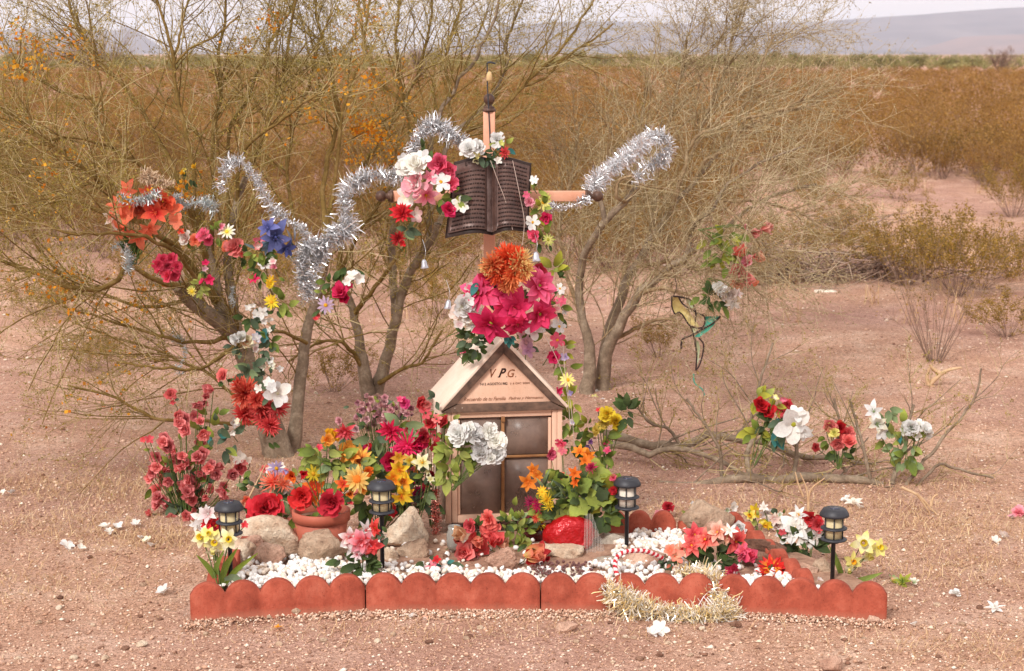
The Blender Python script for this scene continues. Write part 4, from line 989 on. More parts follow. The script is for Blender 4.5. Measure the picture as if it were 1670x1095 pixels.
prism('gable_beam',[(L_[0]+.004,L_[1]-.006),(Rr[0]-.004,Rr[1]-.006),(iR[0]-.001,iR[1]-.0015),(iL[0]+.001,iL[1]-.0015)],-.012,.012,wood)
gp=prism('gable_panel',[(iL[0]-.004,iL[1]-.004),(iR[0]+.004,iR[1]-.004),(iA[0],iA[1]+.008)],-.001,.008,peach)
# roof boards in the paler lit tone, edge showing above the dark beams
t_=.012
for (P,Q,mat,sgn) in ((L_,A,peach_lit,1),(A,Rr,peach_lit,1)):
    o1=offs(P,Q,t_); o0=offs(P,Q,.0005)
    prism('roof_panel',[(P[0]+o0[0],P[1]+o0[1]),(Q[0]+o0[0],Q[1]+o0[1]),(Q[0]+o1[0],Q[1]+o1[1]),(P[0]+o1[0],P[1]+o1[1])],-.018,D,mat)
prism('back_gable',[(L_[0]+.01,L_[1]+.004),(Rr[0]-.01,Rr[1]+.004),(A[0],A[1]-.01)],D-.02,D-.01,peach)
# lettering
inkd=m_plain('dark_ink',(70,44,34),(40,26,22),rough=.7); inkb=m_plain('brown_ink',(150,92,60),(126,74,50),rough=.7); inkr=m_plain('russet_ink',(176,112,72),(150,92,60),rough=.7)
def text(body,name,parent,M,width,height,mat,shear=0,bold=0.0,space=1.0,ext=.0006):
    cu=bpy.data.curves.new(name,'FONT'); cu.body=body; cu.align_x='LEFT'; cu.shear=shear; cu.offset=bold; cu.extrude=.0; cu.space_character=space; cu.resolution_u=3
    ob=bpy.data.objects.new(name,cu); COL.objects.link(ob); bpy.context.view_layer.update()
    me=bpy.data.meshes.new_from_object(ob.evaluated_get(bpy.context.evaluated_depsgraph_get())); bpy.data.objects.remove(ob); bpy.data.curves.remove(cu)
    v=np.empty(len(me.vertices)*3); me.vertices.foreach_get('co',v); v=v.reshape(-1,3)
    mn,mx=v.min(0),v.max(0); v[:,0]=(v[:,0]-mn[0])/(mx[0]-mn[0])*width; v[:,1]=(v[:,1]-mn[1])/(mx[1]-mn[1])*height
    me.vertices.foreach_set('co',v.ravel()); me.name=name; me.materials.clear(); me.materials.append(mat); me.attributes.new('t','FLOAT','POINT')
    o=link(name,me,parent,M); sol=o.modifiers.new('solid','SOLIDIFY'); sol.thickness=ext; sol.offset=-1; return o
def gtext(body,x,yb,wpx,hpx,mat,shear,bold=0):
    # x,yb: picture place of the lower left corner on the gable
    lx=(x-720)*pxh; lz=ez+(668-(yb+ (x-720)*.01))*pxh*1.015
    return text(body,'lettering',gp,HM@Matrix.Translation((lx,-.0022,lz))@Matrix.Rotation(math.pi/2,4,'X'),wpx*pxh,hpx*pxh,mat,shear,bold)
gtext('V',799,617,10,14,inkb,.35,.01); gtext('.',811,617,1.6,1.6,inkd,0); gtext('P',812,617,13,15,inkd,.45,.03); gtext('.',825,617,1.6,1.6,inkd,0); gtext('G',827,617,12,13,inkr,.3,.01); gtext('.',839.5,617,1.6,1.6,inkd,0)
gtext('N12 AGOSTO1982',783,629.5,44,4.2,inkd,0,.01); gtext('\u2020 6 DIC 2004',831,629.5,32,4.2,inkb,0,.01)
gtext('Recuerdo de tu Familia',756,654.5,68,6.0,inkb,.4,.0); gtext('Padres y Hermanos',829,654.5,57,6.0,inkb,.4,.0)
# back of the roof ridge: nails on the low beam
for k,(x,y) in enumerate(((741,668.5),(753,668.5))):
    m=MB(); lathe(m,[(.0001,.0012),(.0022,.001),(.0024,0)],8,HM@Matrix.Translation(((x-720)*pxh,-.0135,ez+.008))@Matrix.Rotation(math.pi/2,4,'X')); m.obj('nail',m_plain('pale_nail',(220,200,180)),house)
# things inside: white lantern figure and dim bouquets
gi=HM@Vector((.115,.17,FZ+.016)); 
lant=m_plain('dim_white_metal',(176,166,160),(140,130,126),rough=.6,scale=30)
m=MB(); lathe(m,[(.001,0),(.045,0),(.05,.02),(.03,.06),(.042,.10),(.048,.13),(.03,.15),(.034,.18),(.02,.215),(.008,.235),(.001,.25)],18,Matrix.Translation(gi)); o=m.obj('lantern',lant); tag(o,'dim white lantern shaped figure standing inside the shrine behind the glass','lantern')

# ================================================================== cross
CY_=7.02
crossp=m_paint('cross_paint',(238,178,148),(222,156,124),(166,108,80))
brass=m_plain('dark_finial',(112,82,66),(70,50,42),rough=.5,metal=.2,scale=40)
cx0=at(798,320,CY_); s=pxm(320,CY_)
cross=empty('wooden_cross',(cx0.x,cx0.y,.0),'peach painted wooden cross with round dark finials rising behind the shrine house','cross')
def cb(name,c,d,mat,parent=cross):
    m=MB(); m.box((0,0,0),d); o=m.obj(name,mat,parent,Matrix.Translation(c),smooth=False); b=o.modifiers.new('bevel','BEVEL'); b.width=.003; b.segments=2; return o
ztop=at(798,182,CY_).z; cb('upright',(cx0.x,CY_+.0,ztop/2),(19*s,.035,ztop),crossp)
cb('cross_arm',(cx0.x,CY_-.004,cx0.z),(at(955,320,CY_).x-at(641,320,CY_).x,.030,17*s),crossp)
def finial(p,ax,r=.023):
    m=MB(); M=Matrix.Translation(p)@ax; lathe(m,[(.001,-.002),(.026,-.002),(.028,.004),(.026,.010),(.020,.014),(.024,.018),(.012,.022),(.012,.026)]+[(r*math.sin(a),.026+r-r*math.cos(a)) for a in np.linspace(.4,math.pi-.02,9)],18,M); m.obj('finial',brass,cross)
finial(Vector((cx0.x,CY_,ztop)),Matrix.Identity(4)); finial(Vector((at(955,320,CY_).x,CY_-.004,cx0.z)),Matrix.Rotation(math.pi/2,4,'Y')); finial(Vector((at(641,320,CY_).x,CY_-.004,cx0.z)),Matrix.Rotation(-math.pi/2,4,'Y'))
# thin dark rod with a small hanging piece
Yr=CY_-.022; m=MB(); tube_path(m,[at(800,245,Yr),at(797,180,Yr),at(795,140,Yr),at(794.5,103,Yr)],.0026,6); tube_path(m,[at(794.5,103,Yr),at(800,102,Yr),at(808,104,Yr)],.004,6)
o=m.obj('rod',blk); tag(o,'thin black metal rod with a bent hook rising above the top of the cross','rod')
m=MB(); lathe(m,[(.001,.02),(.007,.018),(.011,.006),(.013,-.014),(.011,-.018),(.001,-.018)],12,Matrix.Translation(at(798,125,Yr))); o=m.obj('rod_bell',m_plain('yellowed_plastic',(222,190,140),(200,166,116))); tag(o,'small yellowed bell shaped piece on the black rod above the cross','bell')

# ================================================================== bronze book
BY=6.86
bronze=m_plain('bronze',(112,84,74),(78,56,50),rough=.42,metal=.25,scale=24,spec=.5,bump=.3,bscale=90)
bronze_d=m_plain('dark_bronze',(66,48,42),(46,34,30),rough=.5,metal=.2,scale=24)
bronze_t=m_plain('raised_text_bronze',(62,44,38),(50,36,32),rough=.5,metal=.2,scale=24)
gut_glare=m_plain('glare_bronze',(168,148,142),(112,88,80),rough=.35,metal=.4,scale=20,bump=.3)  # shine on the left side of the gutter, put into the colour
TL,TR,BL_,BR_=at(741,266,BY),at(866,268,BY),at(727,385,BY-.03),at(861,375,BY-.03)
TM,BM=at(801,262,BY),at(803,381,BY-.03)
def bookpt(u,v,off=0.0):
    """u 0..1 across (0.5 = gutter), v 0..1 downwards"""
    if u<.5: a=u/.5; T=TL.lerp(TM,a); B=BL_.lerp(BM,a); 
    else: a=(1-u)/.5; T=TR.lerp(TM,a); B=BR_.lerp(BM,a)
    p=T.lerp(B,v); bul=math.sin(math.pi*min(1,max(a,0)**1.35))            # page swelling towards the gutter
    p.y-= .030*bul+off; p.z+=.017*bul; p.y+= .012*(max(a,0)**8)
    return p
book=empty('bronze_book',at(801,320,BY),'open dark bronze book with rows of engraved text mounted on the cross','book')
def page(name,u0,u1,off0,off1,mat,v0=0,v1=1,nu=14,nv=10):
    m=MB(); V=[]
    for off in (off0,off1):
        for j in range(nv+1):
            for i in range(nu+1): V.append(bookpt(u0+(u1-u0)*i/nu,v0+(v1-v0)*j/nv,off))
    idx=np.arange(2*(nu+1)*(nv+1)).reshape(2,nv+1,nu+1)
    for k,fl in ((0,False),(1,True)):
        q=np.stack([idx[k,:-1,:-1],idx[k,1:,:-1],idx[k,1:,1:],idx[k,:-1,1:]],-1).reshape(-1,4)
        if k==0: m.add(V,q)
        else: m.f.append((q[:,::-1],0))
    for e0,e1 in ((idx[0,0],idx[1,0]),(idx[0,-1],idx[1,-1]),(idx[0,:,0],idx[1,:,0]),(idx[0,:,-1],idx[1,:,-1])):
        m.f.append((np.stack([e0[:-1],e0[1:],e1[1:],e1[:-1]],-1),0))
    return m.obj(name,mat,book)
page('cover',-.006,.5,.004,-.018,bronze_d,-.012,1.03); page('cover',.5001,1.006,.004,-.018,bronze_d,-.012,1.03)
page('page',.02,.44,.012,.0045,bronze,.03,.965); page('page',.56,.985,.012,.0045,bronze,.03,.965)
page('gutter',.441,.4995,.010,.0045,gut_glare,.05,.985,6); page('gutter',.5,.559,.010,.0045,bronze,.05,.985,6)
def lines(name,u0,u1,v0,v1,n,mat,amp=.0):
    m=MB(); rr=random.Random(int(u0*100))
    for k in range(n):
        v=v0+(v1-v0)*k/(n-1); u=u0+rr.uniform(0,.01)
        while u<u1:
            w_=rr.uniform(.012,.04); e=min(u+w_,u1); hv=.011
            seg=3; V=[]
            for i in range(seg+1):
                uu=u+(e-u)*i/seg; V+= [bookpt(uu,v-hv,.0135),bookpt(uu,v+hv,.0135)]
            m.add(V,[(2*i,2*i+1,2*i+3,2*i+2) for i in range(seg)]); u=e+rr.uniform(.006,.011)
    o=m.obj(name,mat,book,smooth=False); sol=o.modifiers.new('solid','SOLIDIFY'); sol.thickness=.0012; return o
lines('text_lines',.05,.42,.17,.93,14,bronze_t); lines('text_lines',.58,.955,.08,.93,16,bronze_t)
p0=bookpt(.16,.085,.0145); text('LUKE','lettering',book,Matrix.Translation(p0)@Matrix.Rotation(R(100),4,'X')@Matrix.Rotation(R(-3),4,'Y'),22*pxm(270,BY),7*pxm(270,BY),bronze_t,0,.02,1.3)

# ================================================================== pots and small objects in the bed
clay=m_plain('clay_pot',(196,108,84),(178,92,70),scale=10,rough=.6,spec=.35)
def pot(name,label,px,ytop,ybot,wt,wb,Y,mat,cat='flower pot'):
    s=pxm(ybot,Y); c=at(px,ybot,Y); H=(ybot-ytop)*s*1.04; r1=wt*s/2; r0=wb*s/2
    root=empty(name,c,label,cat); B=Matrix.Translation((c.x,c.y,c.z))
    m=MB(); lathe(m,[(.001,0),(r0,0),(r1*.93,H*.8),(r1*.88,H*.8),(r1*.86,H*.7),(.001,H*.68)],28); m.obj('body',mat,root,B)
    m=MB(); lathe(m,[(r1*.9,H*.78),(r1*.99,H*.79),(r1,H*.99),(r1*.97,H),(r1*.9,H),(r1*.88,H*.8)],28); m.obj('rim',mat,root,B)
    m=MB(); lathe(m,[(.001,H*.82),(r1*.885,H*.82),(r1*.885,H*.78)],20); m.obj('potting_soil',soil,root,B); return root
pot('flower_pot','round terracotta flower pot full of bright silk flowers behind the flat tan rock',525,832,905,95,66,6.42,clay)
pot('flower_pot','half hidden second clay pot behind the rocks and the red carnation',478,836,895,74,52,6.62,clay)
pot('flower_pot','dark maroon glossy pot at the foot of the shrine window',882,845,885,70,54,6.56,m_plain('maroon_glaze',(116,36,36),(84,24,26),rough=.25,spec=.5))
# red crinkled foil vase
M_=NT('red_foil'); bb=M_.bsdf(rough=.28,metal=.25,spec=.6); bb.inputs['Base Color'].default_value=lc((196,18,26),.8); M_.bump(M_.noise(60,2,.6,M_.pos()),.8,.01,bb); foil=M_.m
M_=NT('dark_red_glass'); bb=M_.bsdf(rough=.15,spec=.6); bb.inputs['Base Color'].default_value=lc((150,26,26),.9); bb.inputs['Transmission Weight'].default_value=.3; redglass=M_.m
vc=at(930,900,6.5); s=pxm(880,6.5); vr=empty('foil_vase',vc,'bright red crinkled foil wrapped vase under the green leafed bouquet','vase')
me=rock_mesh('wrap',77,(84*s,60*s,64*s),foil,sub=4,rough=.14,chops=3,fine=.09); link('wrap',me,vr,Matrix.Translation(at(930,874,6.42)))
m=MB(); lathe(m,[(18*s,-8*s),(14*s,6*s),(17*s,14*s)],16,Matrix.Translation(at(929,858,6.45)-Vector((0,0,.01)))); m.obj('neck',foil,vr)
# white plastic vase leaning right of the shrine
m=MB(); c=at(962,805,6.62); lathe(m,[(.001,-.05),(.03,-.05),(.034,.02),(.028,.05),(.022,.06),(.028,.068),(.028,.074),(.02,.074)],20,Matrix.Translation(c)@Matrix.Rotation(R(-14),4,'Y')); o=m.obj('vase',m_plain('grey_white_plastic',(206,196,190),(176,166,160),rough=.5)); tag(o,'grey white plastic vase leaning behind the green leafed bouquet','vase')
# hanging red beads / twisted foil on the post
def spiky(name,label,cat,path,Y,r,n,mats,L,Wd=.0016,dY=None,group=None,kind=None,core=True,soft=0.25):
    """tinsel: many thin strips standing round a cord"""
    P=[at(x,y,(Y if dY is None else Y+dY[i])) for i,(x,y) in enumerate(path)]
    a=smooth_path([list(p) for p in P],len(P)*8); root=empty(name,P[0],label,cat,group)
    seg=np.linalg.norm(np.diff(a,axis=0),axis=1); cs=np.concatenate([[0],np.cumsum(seg)])
    t=rng.random(n)*cs[-1]; t+=np.sin(t*37+n)*.012; t=np.clip(t,0,cs[-1]); c=np.stack([np.interp(t,cs,a[:,k]) for k in range(3)],-1)
    T=np.stack([np.interp(np.clip(t+.01,0,cs[-1]),cs,a[:,k])-np.interp(np.clip(t-.01,0,cs[-1]),cs,a[:,k]) for k in range(3)],-1); T/=np.linalg.norm(T,axis=1,keepdims=True)+1e-9
    d=rng.standard_normal((n,3)); d-=T*(d*T).sum(1,keepdims=True); d/=np.linalg.norm(d,axis=1,keepdims=True); d+=T*rng.normal(0,soft*1.6,(n,1))
    sd=np.cross(d,rng.standard_normal((n,3))); sd/=np.linalg.norm(sd,axis=1,keepdims=True)
    l=(r*(.45+.6*rng.random(n))*(.85+.25*np.sin(t*23+n)))[:,None]; w_=Wd; c=c+rng.standard_normal((n,3))*r*.22; k_=rng.random(n)<(.72+.28*np.sin(t*31)); l=l*np.where(k_,1,.5)[:,None]
    q=c+d*l; mid=c+d*l*.55+rng.standard_normal((n,3))*r*.08
    V=np.stack([c-sd*w_,c+sd*w_,mid+sd*w_,mid-sd*w_,q+sd*w_*.8,q-sd*w_*.8],1)
    i=(np.arange(n)*6)[:,None]; m=MB(); m.add(V.reshape(-1,3),np.concatenate([i+np.array([[0,1,2,3]]),i+np.array([[3,2,4,5]])]),0,np.repeat(rng.random(n),6))
    o=m.obj('tinsel_strips',mats,root,smooth=False); o['kind']='stuff'
    if core:
        m=MB(); V,Q,t=tubes(a[None],np.full((1,len(a)),.003),5); m.add(V,Q,0,t); m.obj('cord',mats,root)
    return root
def m_tinsel(name,cA,cB,rough=.18,metal=.95):
    M=NT(name); b=M.bsdf(rough=rough,metal=metal,spec=.7); M.l(M.ramp(M.attr('t'),[(0,lc(cA,1)),(1,lc(cB,1))]),b.inputs['Base Color']); return M.m
silver=m_tinsel('silver_tinsel',(214,212,212),(255,255,255),.26,.85); gold=m_tinsel('gold_tinsel',(240,206,128),(255,253,244),.28,.35); bluesil=m_tinsel('blue_silver_tinsel',(150,164,164),(236,238,236),.4,.6); redt=m_tinsel('red_tinsel',(170,40,36),(230,170,150),.25,.7); boa=m_tinsel('beige_boa',(170,140,112),(222,196,164),.8,0)
TG='silver tinsel garlands draped in the trees'
spiky('tinsel_garland','thick silver tinsel garland falling from the forked branch beside the blue flower','tinsel',[(655,288),(618,286),(590,292),(567,308),(562,330),(564,352),(570,372),(552,388),(530,405),(515,430),(507,458),(500,492)],7.75,.060,3000,silver,.0021,group=TG,dY=[.1,.1,.1,.05,0,0,0,-.05,-.05,-.1,-.1,-.1])
spiky('tinsel_garland','silver tinsel garland hanging straight down through the middle of the trunks','tinsel',[(545,372),(535,395),(520,400),(505,400),(492,425),(495,450),(490,470)],7.65,.055,1700,silver,.0021,group=TG)
spiky('tinsel_garland','loose silver and white tinsel strand sagging to the blue flower','tinsel',[(362,310),(364,285),(380,262),(400,270),(418,292),(432,320),(450,345),(470,360),(490,372),(500,385)],7.7,.042,1500,silver,.0021,group=TG)
spiky('tinsel_garland','silver tinsel arch looped over two branches beside the bronze book','tinsel',[(672,262),(678,235),(692,212),(708,203),(725,212),(742,226),(762,236)],7.25,.048,1800,silver,.0021,group=TG)
spiky('tinsel_garland','silver tinsel looping from the end of the cross arm into the grey tree','tinsel',[(964,312),(972,298),(985,285),(1003,270),(1020,258),(1040,240),(1056,226),(1075,222),(1090,232),(1092,252),(1078,262),(1060,270),(1048,280),(1038,292)],7.3,.050,3600,silver,.0021,group=TG,dY=[-.25,-.2,-.1,0,.1,.3,.5,.6,.6,.6,.6,.6,.6,.6])
spiky('tinsel_garland','thin sparse silver tinsel trailing under the cross arm','tinsel',[(884,332),(900,338),(925,337),(948,330),(962,320)],6.98,.028,480,silver,.0021,group=TG)
spiky('tinsel_garland','bluish faded tinsel strand behind the coral lilies','tinsel',[(196,322),(215,328),(240,325),(262,312)],7.55,.030,620,bluesil,.0018,group=TG)
spiky('tinsel_garland','scattered faded silver and teal tinsel on the trunk crotch above the pink flowers','tinsel',[(285,322),(300,335),(325,330),(345,335),(356,345)],7.75,.040,600,bluesil,.0018,group=TG,core=True)
spiky('tinsel_garland','small dull silver tinsel tuft below the coral lilies','tinsel',[(184,405),(195,398),(205,410),(212,425),(205,445)],7.6,.032,300,bluesil,.0018,group=TG)
spiky('feather_boa','fluffy beige feather boa lying on the branch over the coral lilies','garland',[(228,285),(245,290),(262,296),(280,300)],7.6,.036,900,boa,.0014)
spiky('tinsel_wreath','gold and white tinsel wreath fallen over the front edging stones','tinsel',[(992,958),(1006,974),(1026,988),(1050,996),(1080,1001),(1110,1005),(1140,1007),(1170,1005),(1188,1003),(1180,985),(1170,968),(1157,955),(1145,940)],5.80,.062,6200,gold,.0021,dY=[.05,.0,-.02,-.03,-.04,-.05,-.05,-.04,-.02,0,.03,.08,.15],soft=.3)
spiky('tinsel_tuft','small gold tinsel tuft behind the edging notch inside the wreath','tinsel',[(1105,930),(1120,936),(1130,930),(1128,945)],6.02,.035,420,gold,.002)
spiky('foil_garland','red and pink foil garland hanging down beside the shrine post','tinsel',[(712,800),(710,825),(712,850),(710,880)],6.6,.022,420,redt,.0018)
spiky('tinsel_scrap','tiny faded blue tinsel scraps caught on the trunk stems','tinsel',[(380,470),(378,482),(382,495)],7.95,.024,130,bluesil,.0016)
spiky('tinsel_scrap','loose teal and silver tinsel scraps hanging in the twigs above the rose bush','tinsel',[(275,545),(298,560),(300,585),(290,600),(300,612)],8.0,.028,240,bluesil,.0016,core=False)
# striped cane cord
def striped(name,label,path,Y,r,dY):
    P=[at(x,y,Y+dy) for (x,y),dy in zip(path,dY)]; a=smooth_path([list(p) for p in P],len(P)*14); K=len(a); N=8
    V,Q,t=tubes(a[None],np.full((1,K),r),N); m=MB(); Lc=np.concatenate([[0],np.cumsum(np.linalg.norm(np.diff(a,axis=0),axis=1))])
    q=Q.reshape(K-1,N,4); red=[];wh=[]
    for i in range(K-1):
        for j in range(N):
            (red if ((Lc[i]/.022 + j/N)%1.0)<.5 else wh).append(q[i,j])
    m.add(V,np.array(wh),0,t); m.f.append((np.array(red),1))
    o=m.obj(name,[m_plain('white_cord',(246,232,226),(232,214,208),rough=.4),m_plain('red_cord',(206,44,56),(184,34,46),rough=.4)]); tag(o,label,'candy cane cord')
striped('cane_cord','red and white striped cane cord arching out of the gold tinsel wreath',[(1018,958),(1010,945),(1004,930),(1004,915),(1012,904),(1028,899),(1050,899),(1066,904),(1080,911)],5.94,.0092,[-.03,0,.03,.06,.08,.1,.12,.14,.16])
striped('cane_cord','short piece of red striped cane cord beside the red spider flower',[(1184,932),(1198,936),(1215,941),(1235,946)],6.06,.0072,[.02,0,0,-.02])
# silver bells
bellm=m_tinsel('silver_bell',(200,200,205),(240,240,245),.3,.7)
for px,py,Y,lab in ((692,431,7.3,'small silver bell hanging on a twig beside the forked trunk'),(731,497,7.1,'small silver bell hanging alone left of the white silk cluster'),(874,419,6.75,'small silver bell hanging beside the orange chrysanthemum'),(781,523,6.68,'small silver bell half hidden among the magenta poinsettias')):
    m=MB(); M=Matrix.Translation(at(px,py,Y))@Matrix.Rotation(R(random.uniform(-12,12)),4,'Y'); lathe(m,[(.001,.020),(.006,.019),(.011,.010),(.013,-.006),(.018,-.016),(.017,-.018),(.011,-.008),(.001,-.004)],16,M); lathe(m,[(.001,-.012),(.003,-.014),(.003,-.018),(.001,-.02)],8,M)
    tube_path(m,[at(px,py-4,Y),at(px+2,py-22,Y),at(px-3,py-40,Y+.05)],.0009,4); o=m.obj('bell',bellm); tag(o,lab,'bell','small silver bells')
# strings hanging over the book and down the garland
strm=m_plain('pale_string',(226,204,190),(200,176,160))
for nm,lab,path,Y in (('string','thin pale string slanting across the right page of the bronze book',[(800,262),(812,295),(825,330),(836,375)],6.80),('string','beaded silvery string hanging down over the outer page of the book',[(836,262),(842,290),(848,320),(855,360),(852,400)],6.79),
    ('string','thin wire string sagging beside the flower garland to the yellow flower',[(868,500),(885,540),(910,590),(925,640),(930,700)],6.72),('string','second thin wire hanging beside the garland over the leaves',[(918,560),(922,610),(932,670),(938,740)],6.73)):
    m=MB(); tube_path(m,[at(x,y,Y) for x,y in path],.0011,4); o=m.obj(nm,strm); tag(o,lab,'string')
# stained metal bird ornament hung in the grey tree
OY=9.0; leadm=m_plain('dark_wire',(66,46,44),(48,34,32),rough=.5); yel=m_plain('yellow_glass',(226,206,140),(206,180,110),rough=.4,scale=30); teal=m_plain('teal_glass',(92,190,160),(70,160,136),rough=.4,scale=30); palg=m_plain('pale_green_glass',(206,214,176),(186,196,150),rough=.4)
bird=empty('bird_ornament',at(1098,486,OY),'hanging stained bird shaped wire ornament with yellow body and teal wing','ornament')
def bp(x,y): return at(1060+x/5.21,450+y/5.21,OY)
def wire(pts,r=.0042,nm='wire_outline'):
    m=MB(); tube_path(m,[bp(*q) for q in pts],r,6); m.obj(nm,leadm,bird)
def plate(nm,pts,mat):
    P=[bp(*q) for q in pts]; n=len(P); V=[tuple(p+Vector((0,-.0015,0))) for p in P]+[tuple(p+Vector((0,.0015,0))) for p in P]
    m=MB(); m.add(V,[tuple(range(n)),tuple(range(2*n-1,n-1,-1))]+[(i,(i+1)%n,n+(i+1)%n,n+i) for i in range(n)]); m.obj(nm,mat,bird,smooth=False)
wire([(190,175),(185,235),(195,290),(215,325),(245,308),(280,335),(310,385),(340,425),(400,445),(445,440)]); wire([(190,175),(240,178),(300,190),(335,200),(360,230),(385,285),(390,340),(385,390)],.005); wire([(240,178),(280,240),(350,285),(410,320),(455,340),(468,375),(460,420),(430,450)])
wire([(600,345),(540,400),(470,440),(400,480),(340,510),(280,535),(268,570),(265,620)],.0052); wire([(345,430),(370,500),(385,580),(398,660),(395,740),(390,805)],.005); wire([(415,530),(450,570),(455,620),(440,700),(415,770),(390,805)],.004)
plate('wing_panel',[(192,182),(238,184),(262,235),(300,275),(350,330),(400,400),(420,438),(340,415),(300,365),(262,312),(215,318),(196,280),(188,230)],yel)
plate('wing_panel',[(300,195),(335,205),(370,270),(350,278),(320,240)],palg)
plate('tail_panel',[(470,345),(595,345),(530,400),(462,438)],teal); plate('tail_panel',[(370,520),(470,448),(530,412),(560,400),(500,465),(420,520)],teal); plate('leg_panel',[(390,545),(415,560),(425,620),(412,720),(400,760),(400,680),(396,600)],palg); plate('body_panel',[(352,435),(405,450),(372,500)],palg)
m=MB(); tube_path(m,[bp(200,175),bp(225,100),bp(212,0)],.0018,4); m.obj('hanging_wire',leadm,bird)
m=MB(); tube_path(m,[at(1131,610,OY),at(1133,625,OY),at(1145,635,OY),at(1149,645,OY)],[.004,.003],4); o=m.obj('ribbon',teal); tag(o,'short pale teal ribbon scrap hanging below the bird ornament','ribbon')
# litter far off and near
g=gz(1348,489); m=MB(); Mx=Matrix.Translation(g+Vector((0,0,.04)))@Matrix.Rotation(R(90),4,'Y')@Matrix.Rotation(R(8),4,'X'); lathe(m,[(.001,-.10),(.038,-.10),(.042,-.06),(.042,.04),(.036,.07),(.016,.10),(.016,.125),(.001,.125)],16,Mx); o=m.obj('bottle',m_plain('white_plastic',(236,226,206),(214,200,180))); tag(o,'white plastic bottle lying against the dark brush heap','bottle')
stick('wooden_stick','thin pale wooden stick leaning beside the coral spider flower','stick',[[(406,812),(420,785),(434,756)]],6.7,m_plain('bleached_wood',(222,190,150)),.004)
# clear jar and candle holders
jar=NT('clear_jar_glass'); jb=jar.bsdf(rough=.08,spec=.6); jb.inputs['Base Color'].default_value=lc((214,210,200)); jb.inputs['Transmission Weight'].default_value=.6
jr=empty('glass_jar',at(741,895,6.35),'small clear glass jar with faded petals between the post and the peach rose','jar'); m=MB(); c=at(741,895,6.35); lathe(m,[(.001,0),(.026,0),(.030,.02),(.030,.06),(.024,.075),(.024,.09),(.021,.09),(.021,.075),(.026,.058),(.026,.01),(.001,.01)],20,Matrix.Translation(c)); m.obj('glass_body',jar.m,jr)
# string of small brown beads
m=MB(); mk=m_plain('brown_bead',(128,84,78),(90,56,54),rough=.3,spec=.5); ico=rock_mesh('bead',9,(1,1,1),mk,sub=1,rough=0,chops=0,fine=0); br=empty('bead_rosary',at(910,928,6.1),'heap of small shiny brown and grey beads lying before the flat slab','beads')
for k in range(110):
    px=random.uniform(868,965); py=random.uniform(916,938); p=gz(px,py,.1); link('bead',ico,br,Matrix.Translation(p)@Matrix.Scale(random.uniform(.009,.014),4))
# tulle ribbon hanging beside the foil vase
tul=NT('silver_netting'); tb=tul.bsdf(rough=.5); tb.inputs['Base Color'].default_value=lc((222,214,204)); tt=tul.n('ShaderNodeBsdfTransparent'); tx=tul.n('ShaderNodeMixShader'); wv=tul.n('ShaderNodeTexWave'); wv.inputs['Scale'].default_value=30; tul.l(tul.pos(),wv.inputs['Vector']); tul.l(tul.ramp(wv.outputs['Fac'],[(.2,(.12,.12,.12)),(.8,(.3,.3,.3))]),tx.inputs[0]); tul.l(tt.outputs[0],tx.inputs[1]); tul.l(tb.outputs[0],tx.inputs[2]); tul.l(tx.outputs[0],tul.out.inputs[0])
m=MB(); V=[]; nn=16
for j in range(nn+1):
    v=j/nn
    for i in range(9):
        u=i/8-.5; p=at(960+14*v+u*(12+34*v),838+90*v,6.38-.03*v); p.y+=.012*math.sin(i*2.3+v*3); V.append(p)
idx=np.arange((nn+1)*9).reshape(nn+1,9); m.add(V,np.stack([idx[:-1,:-1],idx[:-1,1:],idx[1:,1:],idx[1:,:-1]],-1).reshape(-1,4)); o=m.obj('netting_ribbon',tul.m); tag(o,'sheer silvery netting ribbon trailing down beside the red foil vase','ribbon')
# ================================================================== silk flowers
def petal(L,W,shape='round',elev=10,curl=0,cup=.25,n=4,r0=.0,ruf=0.0,rs=None,twist=0):
    """one petal: rows along the length, 3 columns; frame: flower axis +Z, petal leaves along +X"""
    rs=rs or random; a=R(elev); x=r0; z=0.0; V=[];t=[]
    for i in range(n+1):
        u=i/n
        if shape=='round': w=math.sqrt(max(.04,1-((u-.62)/.64)**2)) if u<1 else .62
        elif shape=='point': w=math.sin(math.pi*u**.8)**.9 if 0<u<1 else (.18 if u==0 else .02)
        elif shape=='strap': w=(.55+.6*u) if u<.8 else (1.0 if u<1 else .35)
        elif shape=='fan': w=.2+.85*u**.8
        w=w*W/2; rz=ruf*rs.uniform(-1,1)*u; c=-math.sin(a); s_=math.cos(a)
        for sgn in (-1,0,1):
            h=cup*abs(sgn)*w + ruf*rs.uniform(-1,1)*u*(1 if sgn else .5)
            V.append((x+h*c+(0 if sgn else ((.14 if shape=='round' else .06)*L*(u==1))), sgn*w, z+h*s_)); t.append(u)
        st=L/n; x+=math.cos(a)*st; z+=math.sin(a)*st; a+=R(curl)/n
    Q=[]
    for i in range(n):
        for j in (0,1): b=i*3+j; Q.append((b,b+1,b+4,b+3))
    return np.array(V),np.array(Q),np.array(t)
